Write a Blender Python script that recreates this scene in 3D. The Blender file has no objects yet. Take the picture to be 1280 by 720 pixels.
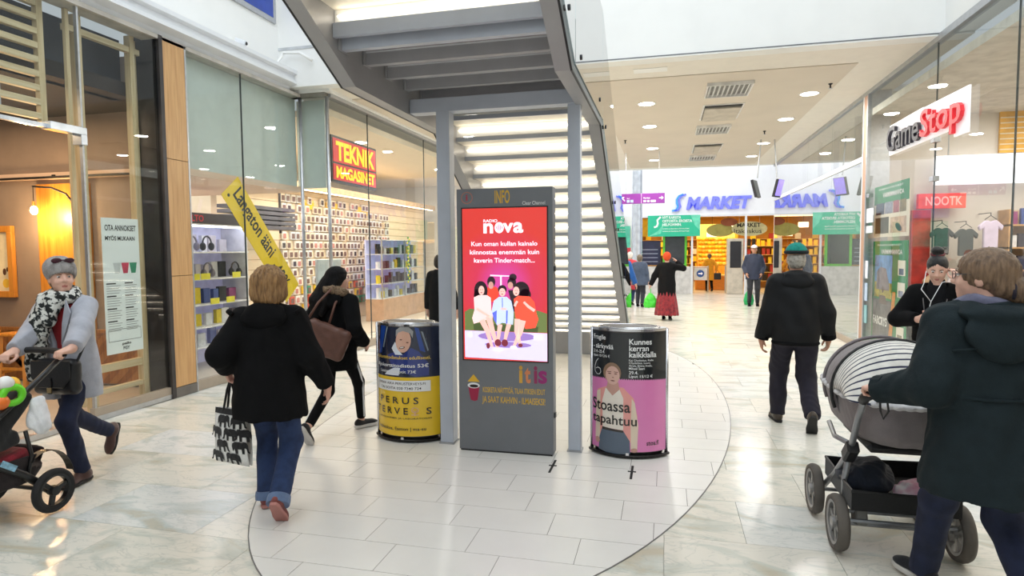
import bpy, bmesh, math, random
import numpy as np
from mathutils import Vector, Matrix, Euler
random.seed(7)
rng = np.random.default_rng(7)
S = bpy.context.scene
COL = S.collection
PI = math.pi

# ------------------------------------------------------------------ camera
CAM_F, PITCH, ROLL, YAW, EYE = 775.83, 0.0611, -0.0079, 0.2434, 1.65
fw = Vector((-math.sin(YAW)*math.cos(PITCH), math.cos(YAW)*math.cos(PITCH), -math.sin(PITCH)))
r0 = Vector((math.cos(YAW), math.sin(YAW), 0.0)); u0 = r0.cross(fw)
rr = math.cos(ROLL)*r0 + math.sin(ROLL)*u0
uu = -math.sin(ROLL)*r0 + math.cos(ROLL)*u0
cd = bpy.data.cameras.new('camera'); cam = bpy.data.objects.new('camera', cd); COL.objects.link(cam)
cam.matrix_world = Matrix(((rr.x, uu.x, -fw.x, 0), (rr.y, uu.y, -fw.y, 0), (rr.z, uu.z, -fw.z, EYE), (0, 0, 0, 1)))
cd.sensor_width = 36.0; cd.lens = CAM_F*36.0/1280.0; cd.clip_start = 0.05; cd.clip_end = 200
S.camera = cam

# ------------------------------------------------------------------ world, daylight, exposure
S.view_settings.view_transform = 'Standard'; S.view_settings.look = 'None'
S.view_settings.gamma = 1.0; S.view_settings.use_curve_mapping = False
S.view_settings.exposure = -0.03
W = bpy.data.worlds.new('overcast_sky'); S.world = W; W.use_nodes = True
W.node_tree.nodes['Background'].inputs[0].default_value = (0.86, 0.94, 1.0, 1)
W.node_tree.nodes['Background'].inputs[1].default_value = 0.5
def area_light(name, loc, sx, sy, power, color=(1, 1, 1), rot=(0, 0, 0)):
    l = bpy.data.lights.new(name, 'AREA'); l.shape = 'RECTANGLE'; l.size = sx; l.size_y = sy
    l.energy = power; l.color = color
    o = bpy.data.objects.new(name, l); COL.objects.link(o); o.location = loc; o.rotation_euler = rot
    return o
# daylight through the two roof lights (the front atrium above the camera, the far one before the supermarket)
area_light('front_skylight', (-1.2, 0.5, 8.9), 7.5, 13.0, 800, (0.88, 0.95, 1.0))
area_light('far_skylight', (-0.6, 21.4, 6.9), 7.5, 3.6, 300, (0.90, 0.95, 1.0))

# ------------------------------------------------------------------ helpers
def lin(c):
    out = []
    for v in c[:3]:
        v = v/255.0
        out.append(v/12.92 if v <= 0.04045 else ((v+0.055)/1.055)**2.4)
    return (out[0], out[1], out[2], 1.0)
MATS = {}
def mat(name, rgb=(200, 200, 200), rough=0.5, metal=0.0, spec=0.5, var=0.06, vscale=6.0, bump=0.0, bscale=60.0, coat=0.0,
        emit=0.0, ecol=None, stretch=None, trans=0.0, rgb2=None, sheen=0.0):
    """procedural material: base colour modulated by object-space noise, optional fine relief"""
    if name in MATS: return MATS[name]
    m = bpy.data.materials.new(name); m.use_nodes = True; nt = m.node_tree; N = nt.nodes; L = nt.links
    b = N['Principled BSDF']
    b.inputs['Roughness'].default_value = rough; b.inputs['Metallic'].default_value = metal
    b.inputs['Specular IOR Level'].default_value = spec; b.inputs['Coat Weight'].default_value = coat
    b.inputs['Transmission Weight'].default_value = trans
    if sheen: b.inputs['Sheen Weight'].default_value = sheen
    c1 = lin(rgb); c2 = lin(rgb2) if rgb2 else tuple(max(0, v*(1-4*var)) for v in c1[:3])+(1,)
    tc = N.new('ShaderNodeTexCoord'); mp = N.new('ShaderNodeMapping'); L.new(tc.outputs['Object'], mp.inputs['Vector'])
    if stretch: mp.inputs['Scale'].default_value = stretch
    nz = N.new('ShaderNodeTexNoise'); nz.inputs['Scale'].default_value = vscale; nz.inputs['Detail'].default_value = 4
    L.new(mp.outputs[0], nz.inputs['Vector'])
    rp = N.new('ShaderNodeValToRGB'); rp.color_ramp.elements[0].position = 0.3; rp.color_ramp.elements[1].position = 0.6
    rp.color_ramp.elements[0].color = c2; rp.color_ramp.elements[1].color = c1
    L.new(nz.outputs['Fac'], rp.inputs['Fac']); L.new(rp.outputs[0], b.inputs['Base Color'])
    if bump:
        nb = N.new('ShaderNodeTexNoise'); nb.inputs['Scale'].default_value = bscale; nb.inputs['Detail'].default_value = 3
        L.new(mp.outputs[0], nb.inputs['Vector'])
        bp = N.new('ShaderNodeBump'); bp.inputs['Strength'].default_value = bump; bp.inputs['Distance'].default_value = 0.01
        L.new(nb.outputs['Fac'], bp.inputs['Height']); L.new(bp.outputs[0], b.inputs['Normal'])
    if emit:
        b.inputs['Emission Strength'].default_value = emit
        if ecol: b.inputs['Emission Color'].default_value = lin(ecol)
        else: L.new(rp.outputs[0], b.inputs['Emission Color'])
    MATS[name] = m
    return m
def glass_mat(name, tint=(0.93, 0.96, 0.95), boost=1.0, rough=0.0, ior=1.5):
    if name in MATS: return MATS[name]
    m = bpy.data.materials.new(name); m.use_nodes = True; nt = m.node_tree; N = nt.nodes; L = nt.links
    N.remove(N['Principled BSDF'])
    tr = N.new('ShaderNodeBsdfTransparent'); tr.inputs[0].default_value = (*tint, 1)
    gl = N.new('ShaderNodeBsdfGlossy'); gl.inputs['Roughness'].default_value = rough
    fr = N.new('ShaderNodeFresnel'); fr.inputs['IOR'].default_value = ior
    ml = N.new('ShaderNodeMath'); ml.operation = 'MULTIPLY'; ml.inputs[1].default_value = boost; ml.use_clamp = True
    mx = N.new('ShaderNodeMixShader'); ge = N.new('ShaderNodeNewGeometry'); iv = N.new('ShaderNodeMath'); iv.operation = 'SUBTRACT'; iv.inputs[0].default_value = 1.0
    L.new(ge.outputs['Backfacing'], iv.inputs[1]); m2 = N.new('ShaderNodeMath'); m2.operation = 'MULTIPLY'; L.new(fr.outputs[0], ml.inputs[0]); L.new(ml.outputs[0], m2.inputs[0]); L.new(iv.outputs[0], m2.inputs[1]); L.new(m2.outputs[0], mx.inputs[0])
    L.new(tr.outputs[0], mx.inputs[1]); L.new(gl.outputs[0], mx.inputs[2])
    L.new(mx.outputs[0], N['Material Output'].inputs['Surface'])
    MATS[name] = m
    return m
def wood_mat(name, rgb, rgb2, rough=0.4, axis='z', scale=1.0):
    st = {'z': (14, 14, 0.9), 'x': (0.9, 14, 14), 'y': (14, 0.9, 14)}[axis]
    return mat(name, rgb, rough, var=0.1, vscale=2.2*scale, stretch=st, rgb2=rgb2, bump=0.08, bscale=8)

class MB:
    """collects shapes for ONE mesh object"""
    def __init__(s): s.v = []; s.f = []
    def add(s, vs, fs):
        o = len(s.v); s.v += [tuple(map(float, p)) for p in vs]; s.f += [tuple(i+o for i in q) for q in fs]; return s
    def box(s, x0, x1, y0, y1, z0, z1):
        return s.add([(x0,y0,z0),(x1,y0,z0),(x1,y1,z0),(x0,y1,z0),(x0,y0,z1),(x1,y0,z1),(x1,y1,z1),(x0,y1,z1)],
                     [(3,2,1,0),(4,5,6,7),(0,1,5,4),(1,2,6,5),(2,3,7,6),(3,0,4,7)])
    def obox(s, c, dx, dy, dz, hx, hy, hz):
        c = Vector(c); dx = Vector(dx).normalized()*hx; dy = Vector(dy).normalized()*hy; dz = Vector(dz).normalized()*hz
        vs = [c+sx*dx+sy*dy+sz*dz for sz in (-1, 1) for sx, sy in ((-1,-1),(1,-1),(1,1),(-1,1))]
        return s.add(vs, [(3,2,1,0),(4,5,6,7),(0,1,5,4),(1,2,6,5),(2,3,7,6),(3,0,4,7)])
    def bar(s, a, b, w, t, up=(0, 0, 1)):
        a = Vector(a); b = Vector(b); d = (b-a); ln = d.length; d.normalize(); up = Vector(up)
        sd = d.cross(up)
        if sd.length < 1e-5: sd = d.cross(Vector((1, 0, 0)))
        sd.normalize(); n = sd.cross(d)
        return s.obox((a+b)/2, d, sd, n, ln/2, w/2, t/2)
    def prism(s, poly, h0, h1, fn):
        """poly: 2D outline; fn(u,v,h)->xyz ; extruded from h0 to h1"""
        n = len(poly)
        vs = [fn(u, v, h0) for u, v in poly]+[fn(u, v, h1) for u, v in poly]
        fs = [tuple(range(n-1, -1, -1)), tuple(range(n, 2*n))]+[(i, (i+1) % n, n+(i+1) % n, n+i) for i in range(n)]
        return s.add(vs, fs)
    def tube(s, pts, r, n=8, closed=False):
        P = [Vector(p) for p in pts]; k = len(P); rs = r if isinstance(r, (list, tuple)) else [r]*k
        vs = []; fs = []; prev = None
        for i in range(k):
            if closed: t = P[(i+1) % k]-P[i-1]
            else: t = P[min(i+1, k-1)]-P[max(i-1, 0)]
            t.normalize()
            if prev is None:
                a = Vector((0, 0, 1)) if abs(t.z) < 0.9 else Vector((1, 0, 0)); e1 = t.cross(a).normalized()
            else:
                e1 = (prev-t*prev.dot(t))
                e1 = e1.normalized() if e1.length > 1e-6 else t.orthogonal().normalized()
            prev = e1; e2 = t.cross(e1)
            for j in range(n):
                a = 2*PI*j/n; vs.append(P[i]+(e1*math.cos(a)+e2*math.sin(a))*rs[i])
        m = k if closed else k-1
        for i in range(m):
            for j in range(n):
                a = i*n+j; b = i*n+(j+1) % n; c = ((i+1) % k)*n+(j+1) % n; d = ((i+1) % k)*n+j
                fs.append((a, b, c, d))
        if not closed: fs.append(tuple(range(n-1, -1, -1))); fs.append(tuple((k-1)*n+j for j in range(n)))
        return s.add(vs, fs)
    def lathe(s, prof, c=(0, 0, 0), n=24, sx=1.0, sy=1.0, axis='z', cap=True):
        vs = []; fs = []
        for rad, h in prof:
            for j in range(n):
                a = 2*PI*j/n; p = (rad*math.cos(a)*sx, rad*math.sin(a)*sy, h)
                if axis == 'x': p = (p[2], p[0], p[1])
                elif axis == 'y': p = (p[0], p[2], p[1])
                vs.append((p[0]+c[0], p[1]+c[1], p[2]+c[2]))
        k = len(prof)
        for i in range(k-1):
            for j in range(n): fs.append((i*n+j, i*n+(j+1) % n, (i+1)*n+(j+1) % n, (i+1)*n+j))
        if cap: fs.append(tuple(range(n-1, -1, -1))); fs.append(tuple((k-1)*n+j for j in range(n)))
        return s.add(vs, fs)
    def grid(s, nu, nv, fn, two=False):
        vs = [fn(i/(nu-1), j/(nv-1)) for j in range(nv) for i in range(nu)]
        fs = [(j*nu+i, j*nu+i+1, (j+1)*nu+i+1, (j+1)*nu+i) for j in range(nv-1) for i in range(nu-1)]
        return s.add(vs, fs)
    def ell(s, c, rx, ry, rz, n=12, m=8, rot=None):
        vs = []; fs = []
        for i in range(m+1):
            th = PI*i/m
            for j in range(n):
                a = 2*PI*j/n
                p = Vector((rx*math.sin(th)*math.cos(a), ry*math.sin(th)*math.sin(a), rz*math.cos(th)))
                if rot is not None: p = rot @ p
                vs.append(p+Vector(c))
        for i in range(m):
            for j in range(n): fs.append(((i+1)*n+j, (i+1)*n+(j+1) % n, i*n+(j+1) % n, i*n+j))
        return s.add(vs, fs)
    def xf(s, M):
        s.v = [tuple(M @ Vector(p)) for p in s.v]; return s
    def build(s, name, m, parent=None, bevel=0.0, smooth=False, seg=1, world=True, solid=0.0):
        me = bpy.data.meshes.new(name)
        vs = s.v
        if parent is not None and world:
            w = wloc(parent); vs = [(p[0]-w.x, p[1]-w.y, p[2]-w.z) for p in vs]
        me.from_pydata(vs, [], s.f)
        bm = bmesh.new(); bm.from_mesh(me)
        bmesh.ops.remove_doubles(bm, verts=bm.verts, dist=1e-6)
        bmesh.ops.recalc_face_normals(bm, faces=bm.faces)
        if bevel: bmesh.ops.bevel(bm, geom=[e for e in bm.edges if len(e.link_faces) == 2 and e.calc_face_angle(0) > 0.5], offset=bevel, segments=seg, affect='EDGES', profile=0.6, clamp_overlap=True)
        if solid:
            bmesh.ops.solidify(bm, geom=bm.faces[:], thickness=solid)
        bm.to_mesh(me); bm.free()
        if smooth: me.polygons.foreach_set('use_smooth', [True]*len(me.polygons))
        me.update()
        return obj(name, me, m, parent)
def wloc(o):
    v = Vector((0, 0, 0))
    while o is not None: v = v+Vector(o.location); o = o.parent
    return v
def obj(name, me, m, parent=None):
    o = bpy.data.objects.new(name, me); COL.objects.link(o)
    if m is not None:
        for q in (m if isinstance(m, (list, tuple)) else [m]): me.materials.append(q)
    if parent is not None: o.parent = parent
    return o
def tag(o, label, cat, group=None):
    o['label'] = label; o['category'] = cat
    if group: o['group'] = group
    return o
def thing(name, label, cat, loc=(0, 0, 0), rotz=0.0, group=None):
    o = bpy.data.objects.new(name, None); COL.objects.link(o); o.location = loc; o.rotation_euler = (0, 0, rotz)
    o.empty_display_size = 0.1
    return tag(o, label, cat, group)
def struct(o): o['kind'] = 'structure'; return o
def stuff(o): o['kind'] = 'stuff'; return o
def dup(root, loc=None, rotz=None, label=None, group=None):
    r = root.copy(); COL.objects.link(r)
    if loc is not None: r.location = loc
    if rotz is not None: r.rotation_euler = (0, 0, rotz)
    if label: r['label'] = label
    if group: r['group'] = group
    for ch in list(root.children):
        c = ch.copy(); COL.objects.link(c); c.parent = r
        for g in list(ch.children):
            d = g.copy(); COL.objects.link(d); d.parent = c
    return r
def text2d(s, size=1.0, bold=0.0, shear=0.0, width=None, height=None, align='LEFT', space=1.0, lsp=1.0):
    """flat lettering as (verts2d, faces)"""
    cu = bpy.data.curves.new('lettering', 'FONT'); cu.body = s; cu.size = size; cu.offset = bold*size; cu.shear = shear
    cu.align_x = 'LEFT' if align == 'LEFT' else align; cu.space_character = space; cu.space_line = lsp; cu.resolution_u = 3; cu.fill_mode = 'FRONT'
    o = bpy.data.objects.new('lettering', cu); COL.objects.link(o)
    dg = bpy.context.evaluated_depsgraph_get()
    me = bpy.data.meshes.new_from_object(o.evaluated_get(dg))
    v = np.array([p.co[:2] for p in me.vertices], float).reshape(-1, 2); f = [tuple(p.vertices) for p in me.polygons]
    bpy.data.objects.remove(o); bpy.data.meshes.remove(me); bpy.data.curves.remove(cu)
    if len(v) and (width or height):
        mn = v.min(0); mx = v.max(0)
        sx = width/(mx[0]-mn[0]) if width else None
        sy = height/(mx[1]-mn[1]) if height else None
        if sx is None: sx = sy
        if sy is None: sy = sx
        v = (v-mn)*[sx, sy]
        if align == 'CENTER': v[:, 0] -= (mx[0]-mn[0])*sx/2
    return v, f
def lettering(parent, s, fn, m, name='lettering', thick=0.0, **kw):
    """fn(u,v,h)->xyz world; lettering printed (or, with thick, raised) on a thing"""
    v, f = text2d(s, **kw); b = MB()
    b.add([fn(p[0], p[1], thick) for p in v], f)
    if thick:
        n = len(v); from collections import Counter
        ec = Counter()
        for q in f:
            for i in range(len(q)): ec[frozenset((q[i], q[(i+1) % len(q)]))] += 1
        vs = [fn(p[0], p[1], thick) for p in v]+[fn(p[0], p[1], 0) for p in v]
        fs = []
        for q in f:
            for i in range(len(q)):
                a, c = q[i], q[(i+1) % len(q)]
                if ec[frozenset((a, c))] == 1: fs.append((a, c, c+n, a+n))
        b.add(vs, fs)
    return b.build(name, m, parent)
ORD = 'first second third fourth fifth sixth seventh eighth ninth tenth eleventh twelfth thirteenth fourteenth fifteenth sixteenth seventeenth eighteenth nineteenth twentieth'.split()
def nth(i):
    if i < 20: return ORD[i]
    t = {2: 'twenty', 3: 'thirty', 4: 'forty'}[(i+1)//10]
    return {'twenty': 'twentieth', 'thirty': 'thirtieth', 'forty': 'fortieth'}[t] if (i+1) % 10 == 0 else t+'-'+ORD[(i+1) % 10-1]
def flat(parent, name, polys, fn, m):
    for p in polys: o = MB().add([fn(u, v, 0) for u, v in p], [tuple(range(len(p)))]).build(name, m, parent)
    return o
def ngon(cx, cy, rx, ry, n=16, a0=0, a1=2*PI, rot=0):
    cr, sr = math.cos(rot), math.sin(rot); out = []
    full = abs(a1-a0) > 6.28
    for i in range(n):
        a = a0+(a1-a0)*i/(n if full else n-1); x = rx*math.cos(a); y = ry*math.sin(a)
        out.append((cx+cr*x-sr*y, cy+sr*x+cr*y))
    return out
def limb2(pts, ws):
    """flat tapering limb polygon along points with half widths"""
    L = []; Rr = []
    for i, p in enumerate(pts):
        a = pts[max(i-1, 0)]; b = pts[min(i+1, len(pts)-1)]; dx, dy = b[0]-a[0], b[1]-a[1]; l = math.hypot(dx, dy) or 1
        L.append((p[0]-dy/l*ws[i], p[1]+dx/l*ws[i])); Rr.append((p[0]+dy/l*ws[i], p[1]-dx/l*ws[i]))
    return L+Rr[::-1]
# ------------------------------------------------------------------ materials of the place
white_paint = mat('white_paint', (240, 240, 238), 0.55, var=0.01, vscale=2)
warm_white = mat('warm_white_paint', (232, 226, 216), 0.6, var=0.01)
beige_ceiling = mat('beige_ceiling_panel', (214, 203, 188), 0.6, var=0.012, vscale=1.5)
grey_wall = mat('pale_grey_green_wall', (196, 204, 198), 0.5, var=0.015)
alu = mat('brushed_aluminium', (190, 192, 196), 0.35, metal=0.8, var=0.03, vscale=20)
alu_white = mat('white_aluminium', (226, 228, 232), 0.35, var=0.01)
dark_metal = mat('dark_metal', (52, 52, 56), 0.4, metal=0.6)
steel_paint = mat('grey_painted_steel', (166, 166, 168), 0.42, var=0.02, metal=0.25, vscale=4)
steel_light = mat('light_grey_painted_steel', (186, 192, 204), 0.4, var=0.02, metal=0.2, vscale=5)
steel_dark = mat('joist_grey_steel', (168, 168, 172), 0.5, var=0.02)
black_rubber = mat('black_rubber', (22, 22, 24), 0.7)
black_paint = mat('black_paint', (20, 20, 22), 0.4)
grout = mat('dark_grout', (120, 114, 106), 0.8); slab_grout = mat('pale_grout', (188, 184, 176), .8)
glass = glass_mat('shop_glass', (0.955, 0.975, 0.968), 1.0)
glass_r = glass_mat('reflective_shop_glass', (0.80, 0.84, 0.84), 2.6)
glass_b = glass_mat('balustrade_glass', (0.88, 0.93, 0.94), 2.6)
oak = wood_mat('pale_oak_cladding', (204, 160, 108), (184, 138, 88), 0.4, 'z')
ash = wood_mat('blond_timber', (208, 188, 150), (186, 162, 120), 0.45, 'z')
ash_y = wood_mat('blond_timber_lengthwise', (214, 196, 160), (192, 170, 130), 0.45, 'y')
orange_wood = wood_mat('orange_plywood', (206, 140, 58), (184, 116, 40), 0.4, 'z')
herring = wood_mat('brown_oak_plank', (166, 112, 60), (136, 86, 42), 0.45, 'z')
herring2 = wood_mat('dark_oak_plank', (148, 96, 50), (118, 72, 36), 0.45, 'z')

def marble_mat(name, c1, c2, c3, c4, sc=1.0):
    m = bpy.data.materials.new(name); m.use_nodes = True; nt = m.node_tree; N = nt.nodes; L = nt.links
    b = N['Principled BSDF']; b.inputs['Roughness'].default_value = 0.22; b.inputs['Specular IOR Level'].default_value = 0.45
    tc = N.new('ShaderNodeTexCoord'); oi = N.new('ShaderNodeObjectInfo')
    mp = N.new('ShaderNodeMapping'); mp.inputs['Scale'].default_value = (0.8*sc, 1.9*sc, 1)
    cmb = N.new('ShaderNodeCombineXYZ'); ml = N.new('ShaderNodeMath'); ml.operation = 'MULTIPLY'; ml.inputs[1].default_value = 37.0
    L.new(oi.outputs['Random'], ml.inputs[0])
    for k in range(3): L.new(ml.outputs[0], cmb.inputs[k])
    ad = N.new('ShaderNodeVectorMath'); ad.operation = 'ADD'; L.new(tc.outputs['Object'], mp.inputs['Vector'])
    L.new(mp.outputs[0], ad.inputs[0]); L.new(cmb.outputs[0], ad.inputs[1])
    rt = N.new('ShaderNodeVectorRotate'); rt.rotation_type = 'Z_AXIS'; L.new(ad.outputs[0], rt.inputs['Vector']); L.new(ml.outputs[0], rt.inputs['Angle'])
    n1 = N.new('ShaderNodeTexNoise'); n1.inputs['Scale'].default_value = 1.6; n1.inputs['Detail'].default_value = 8; n1.inputs['Distortion'].default_value = 1.6
    L.new(ad.outputs[0], n1.inputs['Vector'])
    r1 = N.new('ShaderNodeValToRGB'); e = r1.color_ramp.elements
    e[0].position = 0.30; e[0].color = lin(c2); e[1].position = 0.62; e[1].color = lin(c1)
    q = e.new(0.42); q.color = lin(c3); q = e.new(0.5); q.color = lin(c1)
    L.new(n1.outputs['Fac'], r1.inputs['Fac'])
    n2 = N.new('ShaderNodeTexNoise'); n2.inputs['Scale'].default_value = 3.5; n2.inputs['Detail'].default_value = 10; n2.inputs['Distortion'].default_value = 2.5
    L.new(ad.outputs[0], n2.inputs['Vector'])
    r2 = N.new('ShaderNodeValToRGB'); e2 = r2.color_ramp.elements
    e2[0].position = 0.47; e2[0].color = (0, 0, 0, 1); e2[1].position = 0.5; e2[1].color = (1, 1, 1, 1); w = e2.new(0.53); w.color = (0, 0, 0, 1)
    L.new(n2.outputs['Fac'], r2.inputs['Fac'])
    mv = N.new('ShaderNodeMath'); mv.operation = 'MULTIPLY'; mv.inputs[1].default_value = 0.35; L.new(r2.outputs[0], mv.inputs[0])
    mx = N.new('ShaderNodeMix'); mx.data_type = 'RGBA'; L.new(mv.outputs[0], mx.inputs[0]); L.new(r1.outputs[0], mx.inputs[6]); mx.inputs[7].default_value = lin(c4)
    # each slab a little lighter, darker or warmer than its neighbours
    rs = N.new('ShaderNodeValToRGB'); e3 = rs.color_ramp.elements
    e3[0].color = lin((246, 246, 244)); e3[1].color = lin((255, 255, 255)); z = e3.new(0.35); z.color = lin((255, 250, 240)); z = e3.new(0.9); z.color = lin((246, 240, 228))
    L.new(oi.outputs['Random'], rs.inputs['Fac'])
    m2 = N.new('ShaderNodeMix'); m2.data_type = 'RGBA'; m2.blend_type = 'MULTIPLY'; m2.inputs[0].default_value = 1.0
    L.new(mx.outputs[2], m2.inputs[6]); L.new(rs.outputs[0], m2.inputs[7]); L.new(m2.outputs[2], b.inputs['Base Color'])
    return m
marble = marble_mat('pale_marble', (228, 228, 226), (198, 193, 180), (206, 212, 211), (166, 176, 178))
tile_mat = mat('ivory_porcelain_tile', (224, 222, 217), 0.3, var=0.012, vscale=3, bump=0.02, bscale=30)

# ------------------------------------------------------------------ floor: marble slabs and the oval tile island
fl = MB().box(-12, 9, -8, 34, -0.2, -0.02).build('floor', slab_grout); struct(fl)
SLX, SLY = 0.9, 0.6
slab_me = None; far_b = MB()
j = 0; y = 0.6
while y < 12.6:
    x = -5.4-(j % 2)*SLX/2-0.9*0
    while x < 3.1:
        if slab_me is None:
            o = MB().box(-SLX/2+.0012, SLX/2-.0012, -SLY/2+.0012, SLY/2-.0012, -0.02, -0.004).build('slab', marble, fl); slab_me = o.data
        else:
            o = bpy.data.objects.new('slab', slab_me); COL.objects.link(o); o.parent = fl
        o.location = (x+SLX/2, y+SLY/2, 0)
        x += SLX
    y += SLY; j += 1
o = MB().box(-5.85, 3.5, y+.001, 34, -0.02, -0.004).build('far_paving', marble, fl)
o = MB().box(-5.85, 3.5, -8, .6, -0.02, -0.004).build('near_paving', marble, fl)
shopfloor = mat('shop_floor_vinyl', (196, 186, 172), 0.3, var=0.02)
o = MB().box(-12, -5.85, -8, 34, -0.02, -0.005).build('shop_floor', shopfloor, fl)
o = MB().box(3.5, 9, -8, 34, -0.02, -0.005).build('shop_floor', shopfloor, fl)
ECX, ECY, EA, EB = -1.35, 7.0, 1.99, 4.57
island = MB().add([(ECX+(EA+.004)*math.cos(2*PI*i/120), ECY+(EB+.004)*math.sin(2*PI*i/120), -0.0025) for i in range(120)], [tuple(range(120))])
island.build('island_bed', grout, fl)
ring = MB()
vs = []
for k, (da, z) in enumerate(((0, -0.002), (0, 0.0005), (.007, 0.0005), (.007, -0.002))):
    vs += [(ECX+(EA+da)*math.cos(2*PI*i/120), ECY+(EB+da)*math.sin(2*PI*i/120), z) for i in range(120)]
ring.add(vs, [(k*120+i, k*120+(i+1) % 120, (k+1)*120+(i+1) % 120, (k+1)*120+i) for k in range(3) for i in range(120)])
ring.build('border_strip', mat('grey_border_strip', (118, 116, 114), 0.5), fl)
EP = [(ECX+EA*math.cos(2*PI*i/96), ECY+EB*math.sin(2*PI*i/96)) for i in range(96)]
def clip_convex(poly, clip):
    out = poly
    for i in range(len(clip)):
        a = clip[i]; b = clip[(i+1) % len(clip)]; inp = out; out = []
        if not inp: return []
        def side(p): return (b[0]-a[0])*(p[1]-a[1])-(b[1]-a[1])*(p[0]-a[0])
        for k in range(len(inp)):
            p = inp[k]; q2 = inp[(k+1) % len(inp)]; sp, sq = side(p), side(q2)
            if sp >= 0: out.append(p)
            if (sp >= 0) != (sq >= 0):
                t = sp/(sp-sq); out.append((p[0]+t*(q2[0]-p[0]), p[1]+t*(q2[1]-p[1])))
    return out
TL, TW = 0.6, 0.3
TOX, TOY, TD = -1.0079*1.648, 1.7261*1.648, 0.33
tile_full = None; G = 0.0018
for jj in range(-2, 32):
    for ii in range(round((jj-1)*TD)-5, round((jj-1)*TD)+7):
        # row between line jj and jj+1; joints shift a third of a tile per row
        x0 = TOX+TL*(ii-(jj-1)*TD) ; y0 = TOY+TW*jj
        p = [(x0+G, y0+G), (x0+TL-G, y0+G), (x0+TL-G, y0+TW-G), (x0+G, y0+TW-G)]
        inside = [((a-ECX)/EA)**2+((b_-ECY)/EB)**2 < 1 for a, b_ in p]
        if all(inside):
            if tile_full is None:
                o = MB().box(G, TL-G, G, TW-G, -0.01, 0.0).build('tile', tile_mat, fl); tile_full = o.data
            else:
                o = bpy.data.objects.new('tile', tile_full); COL.objects.link(o); o.parent = fl
            o.location = (x0, y0, 0)
        else:
            c = clip_convex(p, EP)
            if len(c) >= 3:
                ar = abs(sum(c[k][0]*c[(k+1) % len(c)][1]-c[(k+1) % len(c)][0]*c[k][1] for k in range(len(c)))/2)
                if ar > 0.0015: MB().prism(c, -0.01, 0.0, lambda u, v, h: (u, v, h)).build('tile', tile_mat, fl)
# drain cover between kiosk and bins: two slots
hatch = thing('floor_hatch', 'small floor hatch with black slots in the tiles before the grey info kiosk', 'hatch', (-0.55, 4.62, 0))
for xx in (-0.83, -0.235):
    MB().box(xx-.009, xx+.009, 4.44, 4.72, 0.0, 0.0022).build('slot', black_rubber, hatch)
    MB().box(xx-.03, xx+.03, 4.585, 4.605, 0.0, 0.0024).build('lift_point', black_rubber, hatch)

# ------------------------------------------------------------------ shell: upper walls, fascia, ceiling
FY = 8.3
def wallbox(name, m, *a, **k): return struct(MB().box(*a).build(name, m, **k))
wl = wallbox('wall_left', white_paint, -5.85, -5.6, -8, FY+.35, 4.32, 9)
wallbox('wall_back', white_paint, -6, 9, -8.3, -8.0, 0, 9)
wallbox('wall_right', white_paint, 3.1, 3.4, -8, FY+.1, 4.1, 9)
fas = wallbox('wall_fascia', white_paint, -5.6, 3.4, FY, FY+.22, 4.08, 9)
MB().box(-0.8, 3.06, FY-.006, FY, 4.10, 4.112).build('shadow_joint', mat('joint_grey', (120, 124, 130), .6), fas)
MB().box(-5.6, -2.4, FY-.012, FY, 4.62, 4.66).build('shadow_joint', mat('pale_joint_grey', (205, 208, 212), .6), fas)
ce = wallbox('ceiling', warm_white, -5.6, 3.4, FY+.22, 19.4, 4.08, 4.3)
MB().box(-1.05, 2.44, FY+.9, 19.1, 4.068, 4.0805).build('ceiling_panel', beige_ceiling, ce)
MB().box(-5.0, -1.6, FY+.9, 19.1, 4.068, 4.0805).build('ceiling_panel', beige_ceiling, ce)
MB().box(-0.45, 0.0, FY+.42, FY+.62, 4.074, 4.0805).build('access_panel', white_paint, ce)
wallbox('trim_1', white_paint, -5.6, 3.4, 19.4, 19.7, 4.08, 7.2)
# cornice rail over the left shops (white profiled aluminium, kinked where the front steps out)
cz = [(0, 4.03), (0.03, 4.03), (0.05, 4.09), (0.16, 4.12), (0.16, 4.16), (0.12, 4.18), (0.12, 4.24), (0.17, 4.26), (0.17, 4.31), (0.0, 4.33), (-.2, 4.33), (-.2, 4.03)]
struct(MB().prism(cz, -8, FY, lambda u, v, h: (-5.47+u, h, v)).build('trim_2', alu_white))
struct(MB().box(-5.62, -5.40, -8, 8.6, 3.985, 4.03).build('trim_3', mat('taupe_soffit', (196, 190, 182), .6)))
struct(MB().box(-5.6, -4.99, 8.52, 8.62, 3.985, 4.08).build('trim_4', mat('grey_head_frame', (150, 146, 138), .5, metal=.3)))
struct(MB().box(-5.06, -4.94, 8.62, 19.3, 3.985, 4.08).build('trim_5', alu))
# stepped fascia piece under the front fascia over the left shop
wallbox('trim_6', white_paint, -5.6, -4.9, FY+.2, 19.4, 4.04, 4.08)

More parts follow.
